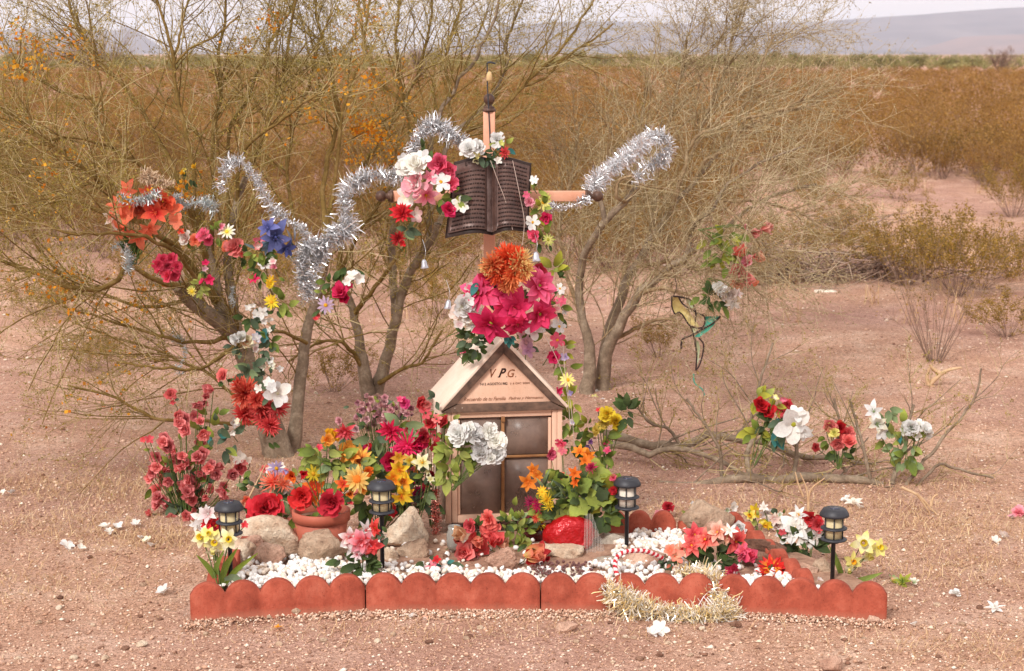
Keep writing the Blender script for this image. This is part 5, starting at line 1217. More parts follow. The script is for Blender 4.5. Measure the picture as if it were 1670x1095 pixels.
# kind -> list of rings (count, L, W, shape, elev, curl, cup, r0, ruf)
KINDS={
 'rose':[(5,1.0,1.05,'round',4,44,.3,.1,.03),(5,.95,.95,'round',24,48,.35,.06,.03),(5,.88,.8,'round',46,36,.45,.04,.02),(4,.8,.6,'round',64,26,.6,.02,.02),(3,.72,.4,'round',78,14,.9,.0,.01)],
 'bud':[(3,1.5,1.1,'round',62,30,.6,.15,.02),(4,1.6,1.0,'round',72,22,.6,.08,.02),(3,1.35,.7,'round',82,20,.8,.0,.02)],
 'daisy':[(11,1.0,.36,'strap',8,-10,.15,.12,.0)],
 'cosmos':[(6,1.0,.72,'strap',14,-12,.2,.1,.02)],
 'mum':[(20,1.0,.17,'strap',-4,20,.5,.1,.05),(20,.96,.16,'strap',14,20,.5,.1,.05),(18,.9,.15,'strap',32,18,.5,.08,.05),(15,.84,.15,'strap',50,18,.5,.06,.05),(11,.78,.14,'strap',66,16,.5,.04,.05),(7,.72,.14,'strap',80,10,.5,.02,.05)],
 'spider':[(16,1.0,.14,'strap',5,35,.3,.06,.05),(14,.85,.13,'strap',28,30,.3,.05,.05),(9,.6,.12,'strap',55,20,.3,.03,.05)],
 'dahlia':[(12,1.0,.34,'point',4,10,.5,.1,.02),(11,.85,.32,'point',24,12,.5,.08,.02),(8,.65,.28,'point',48,14,.5,.05,.02),(5,.45,.22,'point',70,10,.5,.02,.02)],
 'lily':[(6,1.05,.52,'point',38,-55,.25,.05,.02)],
 'star':[(6,1.05,.42,'point',12,-12,.25,.05,.02),(6,.62,.3,'point',32,-12,.25,.05,.02)],
 'poinsettia':[(6,1.12,.66,'point',2,-20,.2,.05,.07),(6,.85,.52,'point',26,-22,.22,.05,.07),(4,.52,.36,'point',48,-12,.25,.03,.05)],
 'daffodil':[(6,1.0,.66,'point',8,-8,.15,.12,.02)],
 'carnation':[(9,1.0,.62,'fan',8,20,.2,.05,.10),(9,.9,.58,'fan',30,20,.2,.05,.10),(8,.8,.5,'fan',50,18,.2,.04,.10),(6,.7,.42,'fan',70,10,.2,.02,.10)],
 'magnolia':[(5,1.0,.82,'round',22,-8,.3,.05,.02)],
 'orchid':[(5,1.0,.75,'round',10,-5,.2,.05,.03),(2,.45,.4,'round',50,0,.4,.0,.02)],
 'tulip':[(6,1.05,.66,'point',58,5,.4,.06,.02),(4,.8,.5,'point',74,10,.4,.02,.02)],
 'sunflower':[(13,1.0,.36,'point',6,-10,.25,.2,.02),(12,.8,.3,'point',24,-8,.25,.15,.02)],
 'floret':[(5,1.0,.8,'round',30,0,.3,.05,.02)],
}
CEN={'daisy':(.26,.12),'cosmos':(.2,.1),'poinsettia':(.13,.08),'daffodil':None,'sunflower':(.34,.14),'spider':(.1,.1),'magnolia':(.14,.1),'orchid':(.12,.15),'lily':(.08,.3),'star':(.14,.12),'dahlia':(.1,.2)}
SPLIT={'poinsettia':26,'lily':30,'star':30,'daffodil':22,'magnolia':26,'orchid':26,'cosmos':24,'rose':30,'bud':26,'tulip':28,'sunflower':34,'dahlia':34,'carnation':44}
_ring={}
def ring_meshes(kind,v):
    k=(kind,v)
    if k not in _ring:
        rs=random.Random(hash(kind)%1000 if False else sum(map(ord,kind))*7+v); L=[]
        for (c,l,w_,sh,el,cu,cup,r0,ruf) in KINDS[kind]:
            L.append([petal(l,w_,sh,el+rs.uniform(-4,4),cu,cup,4 if c<10 else 3,r0,ruf,rs) for _ in range(2)])
        _ring[k]=L
    return _ring[k]
def petal_layout(kind,v):
    rs=random.Random(sum(map(ord,kind))*13+v); out=[]
    for ri,(c,*rest) in enumerate(KINDS[kind]):
        ph=rs.random()*6.28
        for j in range(c):
            A=Matrix.Rotation(ph+2*math.pi*j/c+rs.uniform(-.12,.12),4,'Z')@Matrix.Rotation(R(rs.uniform(-14,14)),4,'Y')@Matrix.Rotation(R(rs.uniform(-20,20)),4,'X')@Matrix.Scale(rs.uniform(.8,1.12),4)
            out.append((ri,j%2,A))
    return out
def centre_mb(kind,m,mat=0):
    c=CEN.get(kind)
    if c:
        r,h=c; lathe(m,[(r,0),(r*1.02,h*.5),(r*.75,h*.95),(.001,h)],8,None,mat)
        if kind in('lily','star'):
            for k in range(5):
                a=k*1.256; tube_path(m,[(0,0,0),(.12*math.cos(a),.12*math.sin(a),.35),(.2*math.cos(a),.2*math.sin(a),.55)],[.02,.03],4,n=3,mat=mat)
    elif kind=='daffodil':
        lathe(m,[(.16,0),(.2,.2),(.24,.4),(.34,.56),(.26,.5),(.17,.25),(.12,.05)],10,None,mat)
    else: lathe(m,[(.12,-.12),(.16,-.02),(.1,.05),(.001,.1)],6,None,mat)
_fm={}
def flower_mesh(kind,A,B,C,v):
    key=(kind,A,B,C,v)
    if key not in _fm:
        m=MB(); rm=ring_meshes(kind,v)
        for ri,vi,Mx in petal_layout(kind,v):
            V,Q,t=rm[ri][vi]; m.add(xf(Mx,V),Q,0,t)
        centre_mb(kind,m,1)
        _fm[key]=m.mesh('flower',[m_petal(A,B),m_petal(C,C)])
    return _fm[key]
def petal_mesh(kind,ri,vi,v,A,B):
    key=('pet',kind,ri,vi,v,A,B)
    if key not in _fm:
        V,Q,t=ring_meshes(kind,v)[ri][vi]; m=MB(); m.add(V,Q,0,t); _fm[key]=m.mesh('petal',m_petal(A,B))
    return _fm[key]
def cen_mesh(kind,C):
    key=('cen',kind,C)
    if key not in _fm: m=MB(); centre_mb(kind,m); _fm[key]=m.mesh('flower',m_petal(C,C))
    return _fm[key]
def facing(d,roll=None):
    q=Vector(d).normalized().to_track_quat('Z','Y'); return (q@Quaternion((0,0,1),random.random()*6.28 if roll is None else roll)).to_matrix().to_4x4()
def put_flower(root,kind,px,py,size,A,B,C,Y,d=None,jit=.45):
    p=at(px,py,Y); s=size*.5*pxm(py,Y)
    if kind in('bud','tulip'): s*=.85
    if kind=='rose': s*=1.0
    dv=Vector(d) if d is not None else Vector((random.gauss(0,jit),-1,.35+random.gauss(0,jit*.8)))
    M=Matrix.Translation(p)@facing(dv)@Matrix.Scale(s,4); v=random.randrange(3)
    if size>=SPLIT.get(kind,999):
        f=link('flower',cen_mesh(kind,C),root,M)
        for ri,vi,Mx in petal_layout(kind,v): 
            o=bpy.data.objects.new('petal',petal_mesh(kind,ri,vi,v,A,B)); COL.objects.link(o); o.parent=f; o.matrix_basis=Mx
    else: f=link('flower',flower_mesh(kind,A,B,C,v),root,M)
    return p
# leaves
def leaf_mesh(kind,col):
    key=('leaf',kind,col)
    if key not in _fm:
        if kind=='blade': V,Q,t=petal(1,.16,'point',25,-45,.4,6,0)
        elif kind=='oak':
            V,Q,t=petal(1,.75,'point',12,-30,.2,6,0,.05,random.Random(3)); V[3::6,1]*=1.35; V[5::6,1]*=1.35
        else: V,Q,t=petal(1,.55,'point',12,-35,.3,5,0,.03,random.Random(4))
        m=MB(); m.add(V,Q,0,t); _fm[key]=m.mesh('leaf',m_petal(tuple(int(c*.72) for c in col),col))
    return _fm[key]
def put_leaf(root,px,py,size,col,Y,kind='leaf',ang=None,out=None):
    p=at(px,py,Y); s=size*pxm(py,Y); a=random.random()*6.28 if ang is None else R(ang)
    ax=Vector((math.cos(a),random.uniform(-.5,.1),math.sin(a))).normalized()
    z=Vector((random.gauss(0,.35),-1,random.gauss(.35,.35))).normalized(); y=z.cross(ax).normalized(); z=ax.cross(y)
    M=Matrix(((ax.x,y.x,z.x,p.x),(ax.y,y.y,z.y,p.y),(ax.z,y.z,z.z,p.z),(0,0,0,1)))@Matrix.Scale(s,4)
    o=link('leaf',leaf_mesh(kind,col),root,M); return o
STEM=m_plain('green_stem',(110,128,64),(84,100,48),rough=.7)
def bouquet(label,Y,fl,leaves=(),base=None,name='silk_bouquet',cat='silk flowers',group=None,stem_r=.0018,yj=.03,jit=.45):
    c0=at(base[0],base[1],Y if len(base)<3 else base[2]) if base else at(fl[0][1],fl[0][2],Y)
    root=empty(name,c0,label,cat,group); sm=MB()
    for f in fl:
        kind,px,py,size,A,B=f[:6]; C=f[6] if len(f)>6 and f[6] else B; d=f[7] if len(f)>7 else None
        y=Y+random.uniform(-yj,yj); p=put_flower(root,kind,px,py,size,A,B,C,y,d,jit)
        if base:
            e=c0+Vector((random.gauss(0,.008),random.gauss(0,.008),0)); mid=(p+e)/2+Vector(((p.x-e.x)*.15,.02,.02)); tube_path(sm,[e,mid,p+Vector((0,.012,-.006))],stem_r,4,n=5)
        else:
            s1=MB(); tube_path(s1,[p+Vector((0,.008,0)),p+Vector((random.gauss(0,.01),.05,-.03)),p+Vector((random.gauss(0,.02),.08,-.06))],stem_r,4,n=4); s1.obj('stem',STEM,root)
    if sm.n: sm.obj('stems',STEM,root)
    for L in leaves:
        px,py,n,sx,sy,size,col=L[:7]; kind=L[7] if len(L)>7 else 'leaf'
        for k in range(int(n*1.35)):
            x=px+random.gauss(0,sx*.5); yy=py+random.gauss(0,sy*.5); c=tuple(col[(k%len(col))]) if isinstance(col[0],tuple) else col
            ang=math.degrees(math.atan2(-(yy-py)-size*.1,x-px))+random.gauss(0,35) if kind!='blade' else 90+random.gauss(0,40)
            put_leaf(root,x,yy,size*random.uniform(.5,1.1),c,Y+random.uniform(.0,.04),kind,ang)
    return root
# colours
W_=(250,244,236);W2=(244,234,224);CREAM=(246,236,206);YL=(250,214,60);YP=(248,232,140);YC=(240,180,40)
CO=(244,112,78);CO2=(246,140,108);RR=(220,92,98);RR2=(240,140,134);DR=(176,40,52);RD=(222,44,52);MG=(214,30,84);MG2=(230,60,112);PK=(238,110,140);PK2=(248,168,180);HP=(228,60,120)
OR=(246,130,40);OR2=(250,170,70);LIL=(206,160,178);LAV=(176,160,206);BL=(84,92,156);BL2=(120,124,186);MAU=(196,140,150);MAU2=(226,184,184);PE=(248,184,150);PE2=(244,140,120)
G1=(128,148,62);G2=(164,178,80);G3=(84,108,54);G4=(178,188,96);G5=(96,116,88);G6=(150,172,120);TE=(70,140,134);DG=(76,92,50);YG=(176,176,60)
r_=random.Random(11)
# --- on the blossomed tree
bouquet('big bunch of coral orange silk lilies tied in the outer branches of the blossomed tree',7.62,[('lily',192,338,44,CO2,CO),('magnolia',215,352,48,CO2,CO),('carnation',252,332,48,CO,CO),('lily',255,348,52,RD,CO),('magnolia',278,345,38,CO2,CO),('lily',208,312,40,CO2,CO),('lily',237,315,44,CO2,CO),('carnation',228,340,40,CO,CO2),('magnolia',288,362,28,CO2,CO2),
  ('lily',202,375,48,CO,CO2,CO,(-.3,-1,-.6)),('lily',224,382,52,CO,CO2,CO,(0,-1,-.8)),('lily',244,372,40,CO,CO2,CO,(.4,-1,-.7)),('lily',185,355,38,CO2,W2),('carnation',268,330,34,RD,CO)],[(214,410,9,18,16,40,(G3,(84,110,50)),'blade')],(218,432))
bouquet('small ring of crimson pink silk florets hanging under the coral lilies',7.6,[('carnation',x,y,20,MG2,(232,84,112)) for x,y in ((266,424),(280,422),(262,440),(288,436),(274,450),(286,448),(257,432),(273,434))],[(275,438,3,10,10,12,G1)])
bouquet('small coral and white silk blossom hanging off the coral lily bunch',7.6,[('carnation',303,388,24,CO2,W2),('carnation',318,392,20,CO,CO2),('floret',296,380,14,RD,CO)],[(308,396,3,12,8,12,G1)])
bouquet('pink carnation beside a white daisy with yellow eye on the tree fork',7.58,[('carnation',333,384,24,PK2,PK),('carnation',340,391,18,MG2,PK),('daisy',370,378,24,YP,W_,YL),('floret',361,371,14,PK,PK2)],[(352,382,5,14,10,16,G1)])
bouquet('dusty rose silk peony on the trunk below the white daisy',7.66,[('carnation',384,405,36,RR,RR2),('carnation',371,402,20,RR,CO2),('floret',396,414,14,RR,RR2)],[(390,420,3,12,8,14,G3)])
bouquet('little magenta blossoms above a yellow green leaf cluster on the trunk crotch',7.6,[('floret',335,430,14,MG,MG2),('floret',333,440,12,LIL,MAU2),('floret',342,456,18,MG,MG2),('floret',330,460,12,MG,MG2),('daisy',313,476,16,YL,YP,YL)],[(326,466,8,14,12,18,G4),(338,440,3,8,8,12,G3)])
bouquet('large dark blue silk iris with pale ribbon petals',7.6,[('lily',450,388,62,(70,76,120),(100,106,160),BL,(.1,-1,.2)),('lily',438,372,40,BL,BL2),('floret',459,395,20,BL2,LAV),('lily',465,405,34,(60,66,110),BL),('lily',440,402,36,(90,110,130),(120,140,150))],[(446,404,7,26,10,34,((70,96,110),(110,130,136)),'blade'),(478,392,2,3,3,26,(170,176,186),'blade')])
bouquet('trail of pink white and yellow silk blossoms falling below the blue iris',7.6,[('floret',423,392,20,PK2,PK),('floret',422,402,16,W2,RR2),('cosmos',433,430,25,W2,W_,CREAM),('floret',446,428,16,PK2,W2),('floret',447,437,16,PK,PK2),('lily',416,456,22,MG2,MG),('daisy',441,459,18,YL,YC,YC),('carnation',440,463,14,YC,YL)],[(415,415,8,18,12,20,(G3,G1)),(428,445,9,16,24,20,(G3,G1)),(408,425,3,8,8,14,G2)])
bouquet('yellow silk daisy with dark green leaves below the blue iris trail',7.6,[('daisy',443,493,22,YL,YL,YC),('daisy',441,488,14,YL,YC,YC)],[(460,496,8,12,20,22,(G1,G2)),(450,505,3,10,10,16,G3)])
bouquet('magenta silk rose with white petals at the end of the silver tinsel',7.6,[('rose',555,476,30,MG,MG2),('rose',562,486,20,MG2,MG),('floret',568,467,16,MG,MG2),('floret',575,452,22,W2,W_),('floret',588,452,24,W2,W_),('floret',566,460,16,W2,W_)],[(540,462,6,12,14,20,(G3,G1)),(570,438,5,14,6,20,G3),(535,482,4,10,10,16,(G1,G2))])
bouquet('lavender silk daisy hanging under the silver tinsel',7.62,[('daisy',531,498,26,(200,170,200),(214,190,214),YC),('floret',520,514,14,RR,RR),('floret',515,520,10,RD,RR)],[(524,506,3,8,8,12,G3)])
bouquet('white silk blossoms with leaves wound round the upper trunk',7.78,[('floret',405,504,14,W_,W2),('orchid',428,510,20,W2,W_),('floret',418,514,16,W2,W_),('floret',438,520,14,W2,W_),('floret',430,524,12,W_,W2),('floret',412,498,10,W2,W_)],[(410,520,8,16,14,20,(G5,G3))])
bouquet('cream and teal silk roses with white petals tied on the trunk',7.75,[('rose',384,554,20,W_,W_),('rose',400,557,28,PE,CREAM),('rose',394,551,22,CREAM,W_),('floret',418,552,20,W2,(214,210,220)),('magnolia',431,545,26,TE,(90,150,150)),('floret',440,540,12,W_,W2),('floret',416,568,16,MAU2,W2),('floret',410,560,14,W2,W_)],[(386,564,4,10,8,20,G5),(438,556,6,8,14,22,(G5,G1)),(436,574,4,8,8,18,G5)],)
bouquet('sparse white silk orchid spray with green leaves halfway down the trunk',7.75,[('floret',438,588,16,W2,W_),('floret',445,597,16,W_,CREAM),('floret',432,600,14,CREAM,W2),('floret',456,602,12,W2,W_),('floret',428,590,12,W_,CREAM)],[(412,600,6,10,12,24,(G5,G6)),(436,612,4,14,8,18,G5),(420,585,3,10,8,14,G5)])
bouquet('big cluster of coral red silk chrysanthemums on the trunk',7.55,[('mum',400,640,50,RD,(248,116,88)),('mum',418,652,34,RD,(246,112,92)),('mum',398,676,40,RD,(240,100,92)),('mum',432,680,46,(200,50,64),(236,100,98)),('mum',452,664,38,(200,50,64),(236,100,98)),('mum',440,694,36,(196,50,64),(230,96,96)),('mum',388,628,30,RD,(248,112,88)),('mum',424,664,36,RD,(238,98,92))],[(408,608,4,20,10,20,G5),(440,720,3,10,10,20,G3)],yj=.05)
bouquet('white silk magnolia beside the coral chrysanthemums',7.45,[('magnolia',452,642,46,W2,W_,CREAM,(.4,-1,.3)),('floret',438,627,22,W_,W_),('floret',423,634,16,W2,W2),('floret',444,634,22,W_,W_)],[(440,650,2,8,8,16,G5)])
bouquet('two small yellow silk tulips high in the blossomed tree',7.9,[('tulip',299,284,20,YL,YC),('tulip',318,274,20,YL,YC),('tulip',300,276,14,YL,YP)],[(305,295,4,12,10,16,DG)],cat='silk flowers')
bouquet('single dusty coral silk rose high on the rose bush twigs',7.4,[('rose',364,613,24,RR,RR2)],[(366,624,3,6,6,12,G3)])
bouquet('lone coral silk blossom dangling in the dry twigs over bare soil',7.5,[('carnation',278,644,20,CO2,(226,110,110)),('floret',282,658,10,RR,RR)],[(286,650,2,4,4,10,G5)])
rb=[(347,637,26),(336,648,22),(331,656,24),(322,658,20),(289,677,20),(302,684,24),(319,680,22),(326,688,18),(302,701,24),(292,690,20),(331,708,24),(327,720,20),(269,715,20),(274,728,26),(266,722,20),(277,743,22),(255,746,22),(262,752,20),(255,762,20),(246,780,20),(248,772,18),(295,750,24),(292,758,22),(300,764,22),(308,741,22),(329,738,22),(322,745,20),(326,750,20),(355,757,24),(352,772,22),(340,764,20),(348,768,20),(326,774,22),(318,780,18),(315,792,22),(303,795,22),(309,787,18),(347,802,22),(367,795,20),(364,809,20),(272,788,24),(266,778,20),(281,782,18),(256,799,22),(257,812,20),(275,825,22),(246,837,20),(255,852,24),(258,868,18),(280,846,20),(302,842,20),(309,848,18),(256,825,18),(250,760,18),(262,768,20),(296,838,18)]
bouquet('tall bush of dusty coral silk roses standing at the outer side of the bed',7.12,[('rose' if r_.random()<.8 else 'bud',x,y,s*(1.05),(222,88,98),(250,150,148),None,(r_.gauss(0,.5),-1,r_.gauss(.2,.5))) for x,y,s in rb+[(302+46*r_.gauss(0,.5),775+80*r_.gauss(0,.45),r_.uniform(15,23)) for _ in range(34)]]+[('floret',243,718,16,RR,(214,84,96)),('floret',234,718,12,RR,RR)],[(345,700,9,24,30,26,(G5,G1,G2)),(300,735,8,40,30,22,(G2,G1)),(330,790,10,50,30,24,(G5,G1)),(300,800,10,30,40,30,(G3,G5)),(352,735,6,18,16,24,(G5,G2)),(300,820,12,18,20,40,(G5,DG),'blade'),(280,770,8,40,40,20,(G1,G2))],(305,868),name='silk_rose_bush',yj=.09,jit=.6)
bouquet('single coral silk rose apart from the rose bush near the trunk foot',7.4,[('rose',390,763,26,RR,(224,110,112)),('floret',398,756,12,RR2,RR2)],[(380,760,2,10,4,14,G5)],(384,800))
bouquet('white grey silk lily with teal leaf low on the trunk of the blossomed tree',7.5,[('floret',381,690,18,W_,W2,YC),('floret',388,688,12,W2,CREAM,YC),('floret',378,706,12,W2,W2)],[(352,710,4,10,6,18,(TE,G5)),(376,716,4,10,16,22,G5)])
bouquet('fallen grey white silk petals caught on a twig near the trunk foot',7.4,[('magnolia',392,744,26,W2,W2),('floret',404,752,16,W2,W2)],[])
# --- cross and book
bouquet('white and pink silk lily and rose cluster hiding one side of the cross arm',6.78,[('carnation',677,270,42,W2,W_),('carnation',662,277,34,W2,W_),('magnolia',690,258,26,W_,W_),('magnolia',655,262,24,W_,W_),('rose',718,268,36,MG2,PK),('rose',734,276,28,PK,PK),('carnation',680,302,46,W2,PK2),('lily',694,318,46,PK,PK2,YC,(.3,-1,-.2)),('magnolia',664,322,38,CREAM,W_),('magnolia',677,296,28,W2,W_),('lily',702,290,30,PK,PK2),
  ('cosmos',719,297,32,W_,W_,YC),('carnation',735,301,26,MG2,PK),('rose',732,343,27,MG,MG2),('cosmos',751,335,29,CREAM,W_,YC),('dahlia',656,348,40,DR,RD),('magnolia',676,350,26,W2,MAU2),('floret',748,326,12,YP,G4)],[(700,275,5,24,18,20,(DG,G3)),(718,322,7,24,14,22,(G1,DG)),(742,318,3,10,8,16,G2),(664,372,4,10,10,22,(G5,G6)),(690,262,3,10,20,18,DG)],jit=.3)
bouquet('single hanging red silk poinsettia below the white and pink cluster',6.9,[('dahlia',648,389,28,DR,(226,70,70)),('floret',658,398,14,RD,RD)],[(660,378,2,4,4,20,G6)])
bouquet('white silk blossoms along the top edge of the bronze book',6.80,[('carnation',766,244,32,W2,W_),('carnation',780,240,26,W2,W_),('magnolia',758,248,20,W_,W_),('floret',776,254,14,CREAM,YP),('floret',776,262,16,YP,CREAM)],[(785,252,5,14,6,18,(G5,DG)),(796,264,3,14,3,14,G5)],jit=.3)
bouquet('white and red silk blossoms on the far side of the upright above the book',6.84,[('carnation',812,228,24,W2,W_),('floret',809,238,16,W_,W_),('dahlia',823,249,20,DR,(220,84,80)),('floret',818,235,12,YP,G4),('floret',812,263,14,W2,W2)],[(822,237,4,10,6,16,(G4,TE)),(810,250,5,10,8,16,(G5,DG)),(812,260,4,16,4,14,G5)],jit=.3)
gl=[('cosmos',872,294,18,W_,W_,CREAM),('cosmos',859,318,14,PK,PK),('carnation',863,330,18,PK,PK2),('daisy',886,330,26,YP,(222,222,120),YC),('daisy',889,322,18,G4,YP,YC),('cosmos',869,363,25,W_,W_,YC),('rose',890,355,22,MG,MG2),('carnation',872,384,22,MG2,PK),('floret',866,378,14,MG,MG2),('daisy',894,391,20,YP,G4,YG),('rose',878,441,28,DR,(200,60,84)),('cosmos',913,471,20,W_,W_,YC),('cosmos',917,492,18,PK,PK),('cosmos',921,508,12,W2,W_),
  ('cosmos',912,533,26,W_,W_,YC),('cosmos',909,555,26,PK,(236,96,120),YC),('rose',903,583,22,MG,HP),('floret',896,578,16,MG,HP),('floret',922,583,15,LAV,(200,184,220)),('daisy',926,620,24,YP,YP,YC),('floret',909,638,18,MG,HP),('floret',930,642,12,LAV,LAV),('floret',934,690,14,LAV,W2),('floret',924,665,10,YP,YP)]
bouquet('long garland of small white pink and yellow silk blossoms hanging from the cross arm',6.80,gl,[(876,312,4,10,14,18,(G2,G1)),(883,345,7,12,20,20,(G2,YG,G1)),(880,395,7,14,18,20,(G1,G2,G3)),(902,440,8,12,16,26,(YG,G2)),(910,500,8,10,34,18,(G1,G3)),(922,570,6,10,20,20,(G2,YG)),(922,600,5,10,10,20,(G1,G2)),(930,650,9,10,20,22,(G2,YG)),(926,690,9,12,20,22,(G1,G2)),(932,720,6,10,16,20,(G1,G3)),(908,455,4,8,8,14,G3)],name='silk_garland',cat='garland',yj=.02)
bouquet('yellow silk blossoms with dark leaves and small purple buds beyond the shrine corner',6.95,[('carnation',990,676,26,YC,YL),('carnation',1003,688,26,(222,176,50),YL),('carnation',1012,694,22,YC,(232,196,90)),('carnation',984,690,20,YP,(210,180,80)),('floret',976,670,10,RD,RR),('carnation',975,702,20,YP,(214,190,90)),('floret',962,720,10,(140,90,170),(170,120,190)),('floret',958,730,10,LAV,(150,100,180)),('floret',990,722,12,RR,HP),('floret',991,736,14,HP,PK)],[(1022,672,9,12,16,26,(DG,G3)),(978,712,8,20,12,22,(G1,G2)),(965,745,8,14,14,24,(G1,G3)),(985,745,6,12,16,20,(G1,G2)),(960,695,5,14,10,20,(YG,G1))],(985,780),yj=.04)
# --- bouquet over the gable
bouquet('showy magenta silk poinsettia bouquet hanging over the shrine roof',6.62,[('poinsettia',780,478,66,(206,34,84),(244,96,140),YG,(-.5,-1,.3)),('poinsettia',838,504,70,(200,30,80),(240,66,120),YG,(.1,-1,-.1)),('poinsettia',880,466,62,(206,36,86),(246,110,150),YG,(.5,-1,.3)),('poinsettia',800,528,72,(186,24,72),(226,52,106),YG,(-.3,-1,-.7)),('poinsettia',880,512,62,(196,30,78),(236,70,120),YG,(.5,-1,-.4)),('rose',796,453,32,(190,30,74),(230,70,110)),('poinsettia',822,476,52,(206,36,88),(240,76,124),YG,(.1,-1,.2)),('magnolia',822,508,40,(180,24,66),(222,50,96),DG,(0,-1,.2)),('poinsettia',844,530,50,(190,26,74),(230,58,110),YG,(.2,-1,-.8))],[(806,480,3,6,8,28,(G5,G6)),(860,474,3,8,6,24,(G5,G6)),(826,548,3,12,3,24,TE),(778,462,2,8,3,24,TE)],jit=.25,yj=.03)
bouquet('single round orange and red silk chrysanthemum topping the poinsettias',6.55,[('mum',x,y,s_,(246,90,50),(255,96+(j%3)*56,56+(j%3)*40),None,((x-826)*.02,-1,(440-y)*.02)) for j,(x,y,s_) in enumerate(((826,420,46),(804,430,42),(847,427,44),(812,446,42),(838,446,46),(856,440,34),(826,434,50),(828,462,36),(797,438,30),(840,415,34)))],[],jit=.2,yj=.01,cat='silk flower')
bouquet('creamy white crumpled silk cluster at the edge of the poinsettias',6.64,[('carnation',757,500,38,CREAM,W_),('carnation',767,515,40,W2,W_),('lily',771,530,34,W_,CREAM,W_,(0,-1,-.6)),('carnation',748,510,30,W2,(232,214,206)),('floret',750,530,20,MAU2,W2),('magnolia',763,490,24,W2,W_),('floret',765,470,18,W2,(226,214,206))],[(770,556,14,20,22,20,(DG,G3,G5)),(782,548,5,12,10,18,(G3,DG))],jit=.3)
bouquet('faded lilac and dusty pink silk blossoms hanging behind the gable',6.86,[('orchid',849,530,34,LIL,MAU2),('orchid',870,540,36,MAU2,W2),('orchid',856,556,32,LIL,MAU2),('orchid',861,572,26,(196,150,184),LIL),('lily',895,505,38,CO2,PK2,YC),('lily',893,530,34,W2,MAU2),('floret',752,545,16,W2,MAU2),('dahlia',900,490,24,PK2,PK),('rose',880,450,26,DR,(196,60,76))],[(885,540,8,20,14,24,(G3,G1)),(850,565,5,18,12,18,(G5,G3)),(760,560,4,10,20,26,G5)],jit=.4)
bouquet('small crimson silk buds lying on the roof slope',6.72,[('bud',755,576,14,RD,PK),('bud',768,579,16,DR,DR,None,(1,-.4,.5)),('floret',750,574,10,PK2,PK)],[(762,576,3,8,4,16,G3),(778,568,3,8,8,16,G3)])
# --- left of the shrine
mv=[('bud' if r_.random()<.5 else 'rose',620+58*r_.gauss(0,.42),678+38*r_.gauss(0,.42),r_.uniform(11,15),MAU,MAU2 if r_.random()<.6 else (216,160,168)) for _ in range(62)]
bouquet('airy cloud of tiny mauve pink silk buds behind the flower pot',6.85,mv+[('carnation',660,658,20,HP,(206,70,130)),('floret',652,652,12,HP,PK)],[(620,690,16,60,34,16,(G5,G3)),(625,655,6,40,20,14,G2),(585,722,5,18,10,30,G5)],(625,800),yj=.06,stem_r=.001)
bouquet('column of small coral red silk roses climbing the shrine side',6.66,[('rose',685,657,24,RD,(236,90,92)),('cosmos',694,674,24,RR,(224,96,104),DG),('rose',701,692,24,RD,(232,84,90)),('rose',725,688,24,RD,(234,88,92)),('rose',670,698,25,(214,60,70),(238,104,104)),('cosmos',708,710,22,RR,(220,92,100),DG),('rose',715,730,25,DR,(220,70,80)),('rose',713,747,14,RD,RR),('cosmos',712,684,18,RR,RR2,DG),('carnation',697,660,14,CO2,RR2),('rose',690,705,18,RR,RR2)],[(690,690,9,26,26,18,(G2,G1)),(735,685,5,12,6,20,(G4,G1)),(722,705,6,10,20,18,(G3,G1)),(708,655,3,8,14,16,G5)],(705,860),yj=.03)
bouquet('deep magenta silk dahlias and roses massed beside the coral roses',6.6,[('dahlia',637,702,44,MG,(228,50,92)),('spider',664,728,54,MG,(236,60,120)),('rose',638,752,36,DR,(206,36,84)),('rose',680,722,34,DR,MG),('carnation',655,738,30,MG,MG2),('rose',684,806,28,(160,24,70),(190,50,100)),('poinsettia',668,838,34,(150,20,60),(176,34,76),DG,(.2,-1,-.5)),('rose',704,778,20,DR,DR),('rose',690,714,24,DR,DR)],[(656,700,6,20,10,30,(G6,G2)),(610,718,4,16,6,34,(G6,G5)),(690,800,9,16,20,26,(G5,G6)),(700,820,6,10,14,26,(G5,DG)),(616,740,4,14,10,22,DG)],(668,880),yj=.03)
bouquet('pale yellow silk lilies in front of the magenta dahlias',6.54,[('lily',689,756,36,YP,CREAM,YC),('lily',667,752,28,YL,YP,YC),('lily',702,782,16,YP,CREAM),('lily',700,768,18,YP,CREAM)],[(694,775,6,16,12,20,(G1,G5)),(676,765,3,8,8,18,G5)],(680,860))
bouquet('golden orange silk lilies hanging behind the tiered lamp',6.5,[('lily',651,766,44,YC,YL,OR),('lily',660,784,44,OR,YL,OR),('lily',655,808,40,YC,YL,OR,(0,-1,-.4)),('lily',643,780,34,OR,YC),('lily',666,806,28,YC,YC),('lily',650,746,26,YC,OR2)],[(604,812,6,14,20,26,(G1,DG)),(640,820,4,10,10,20,G3)],(655,870))
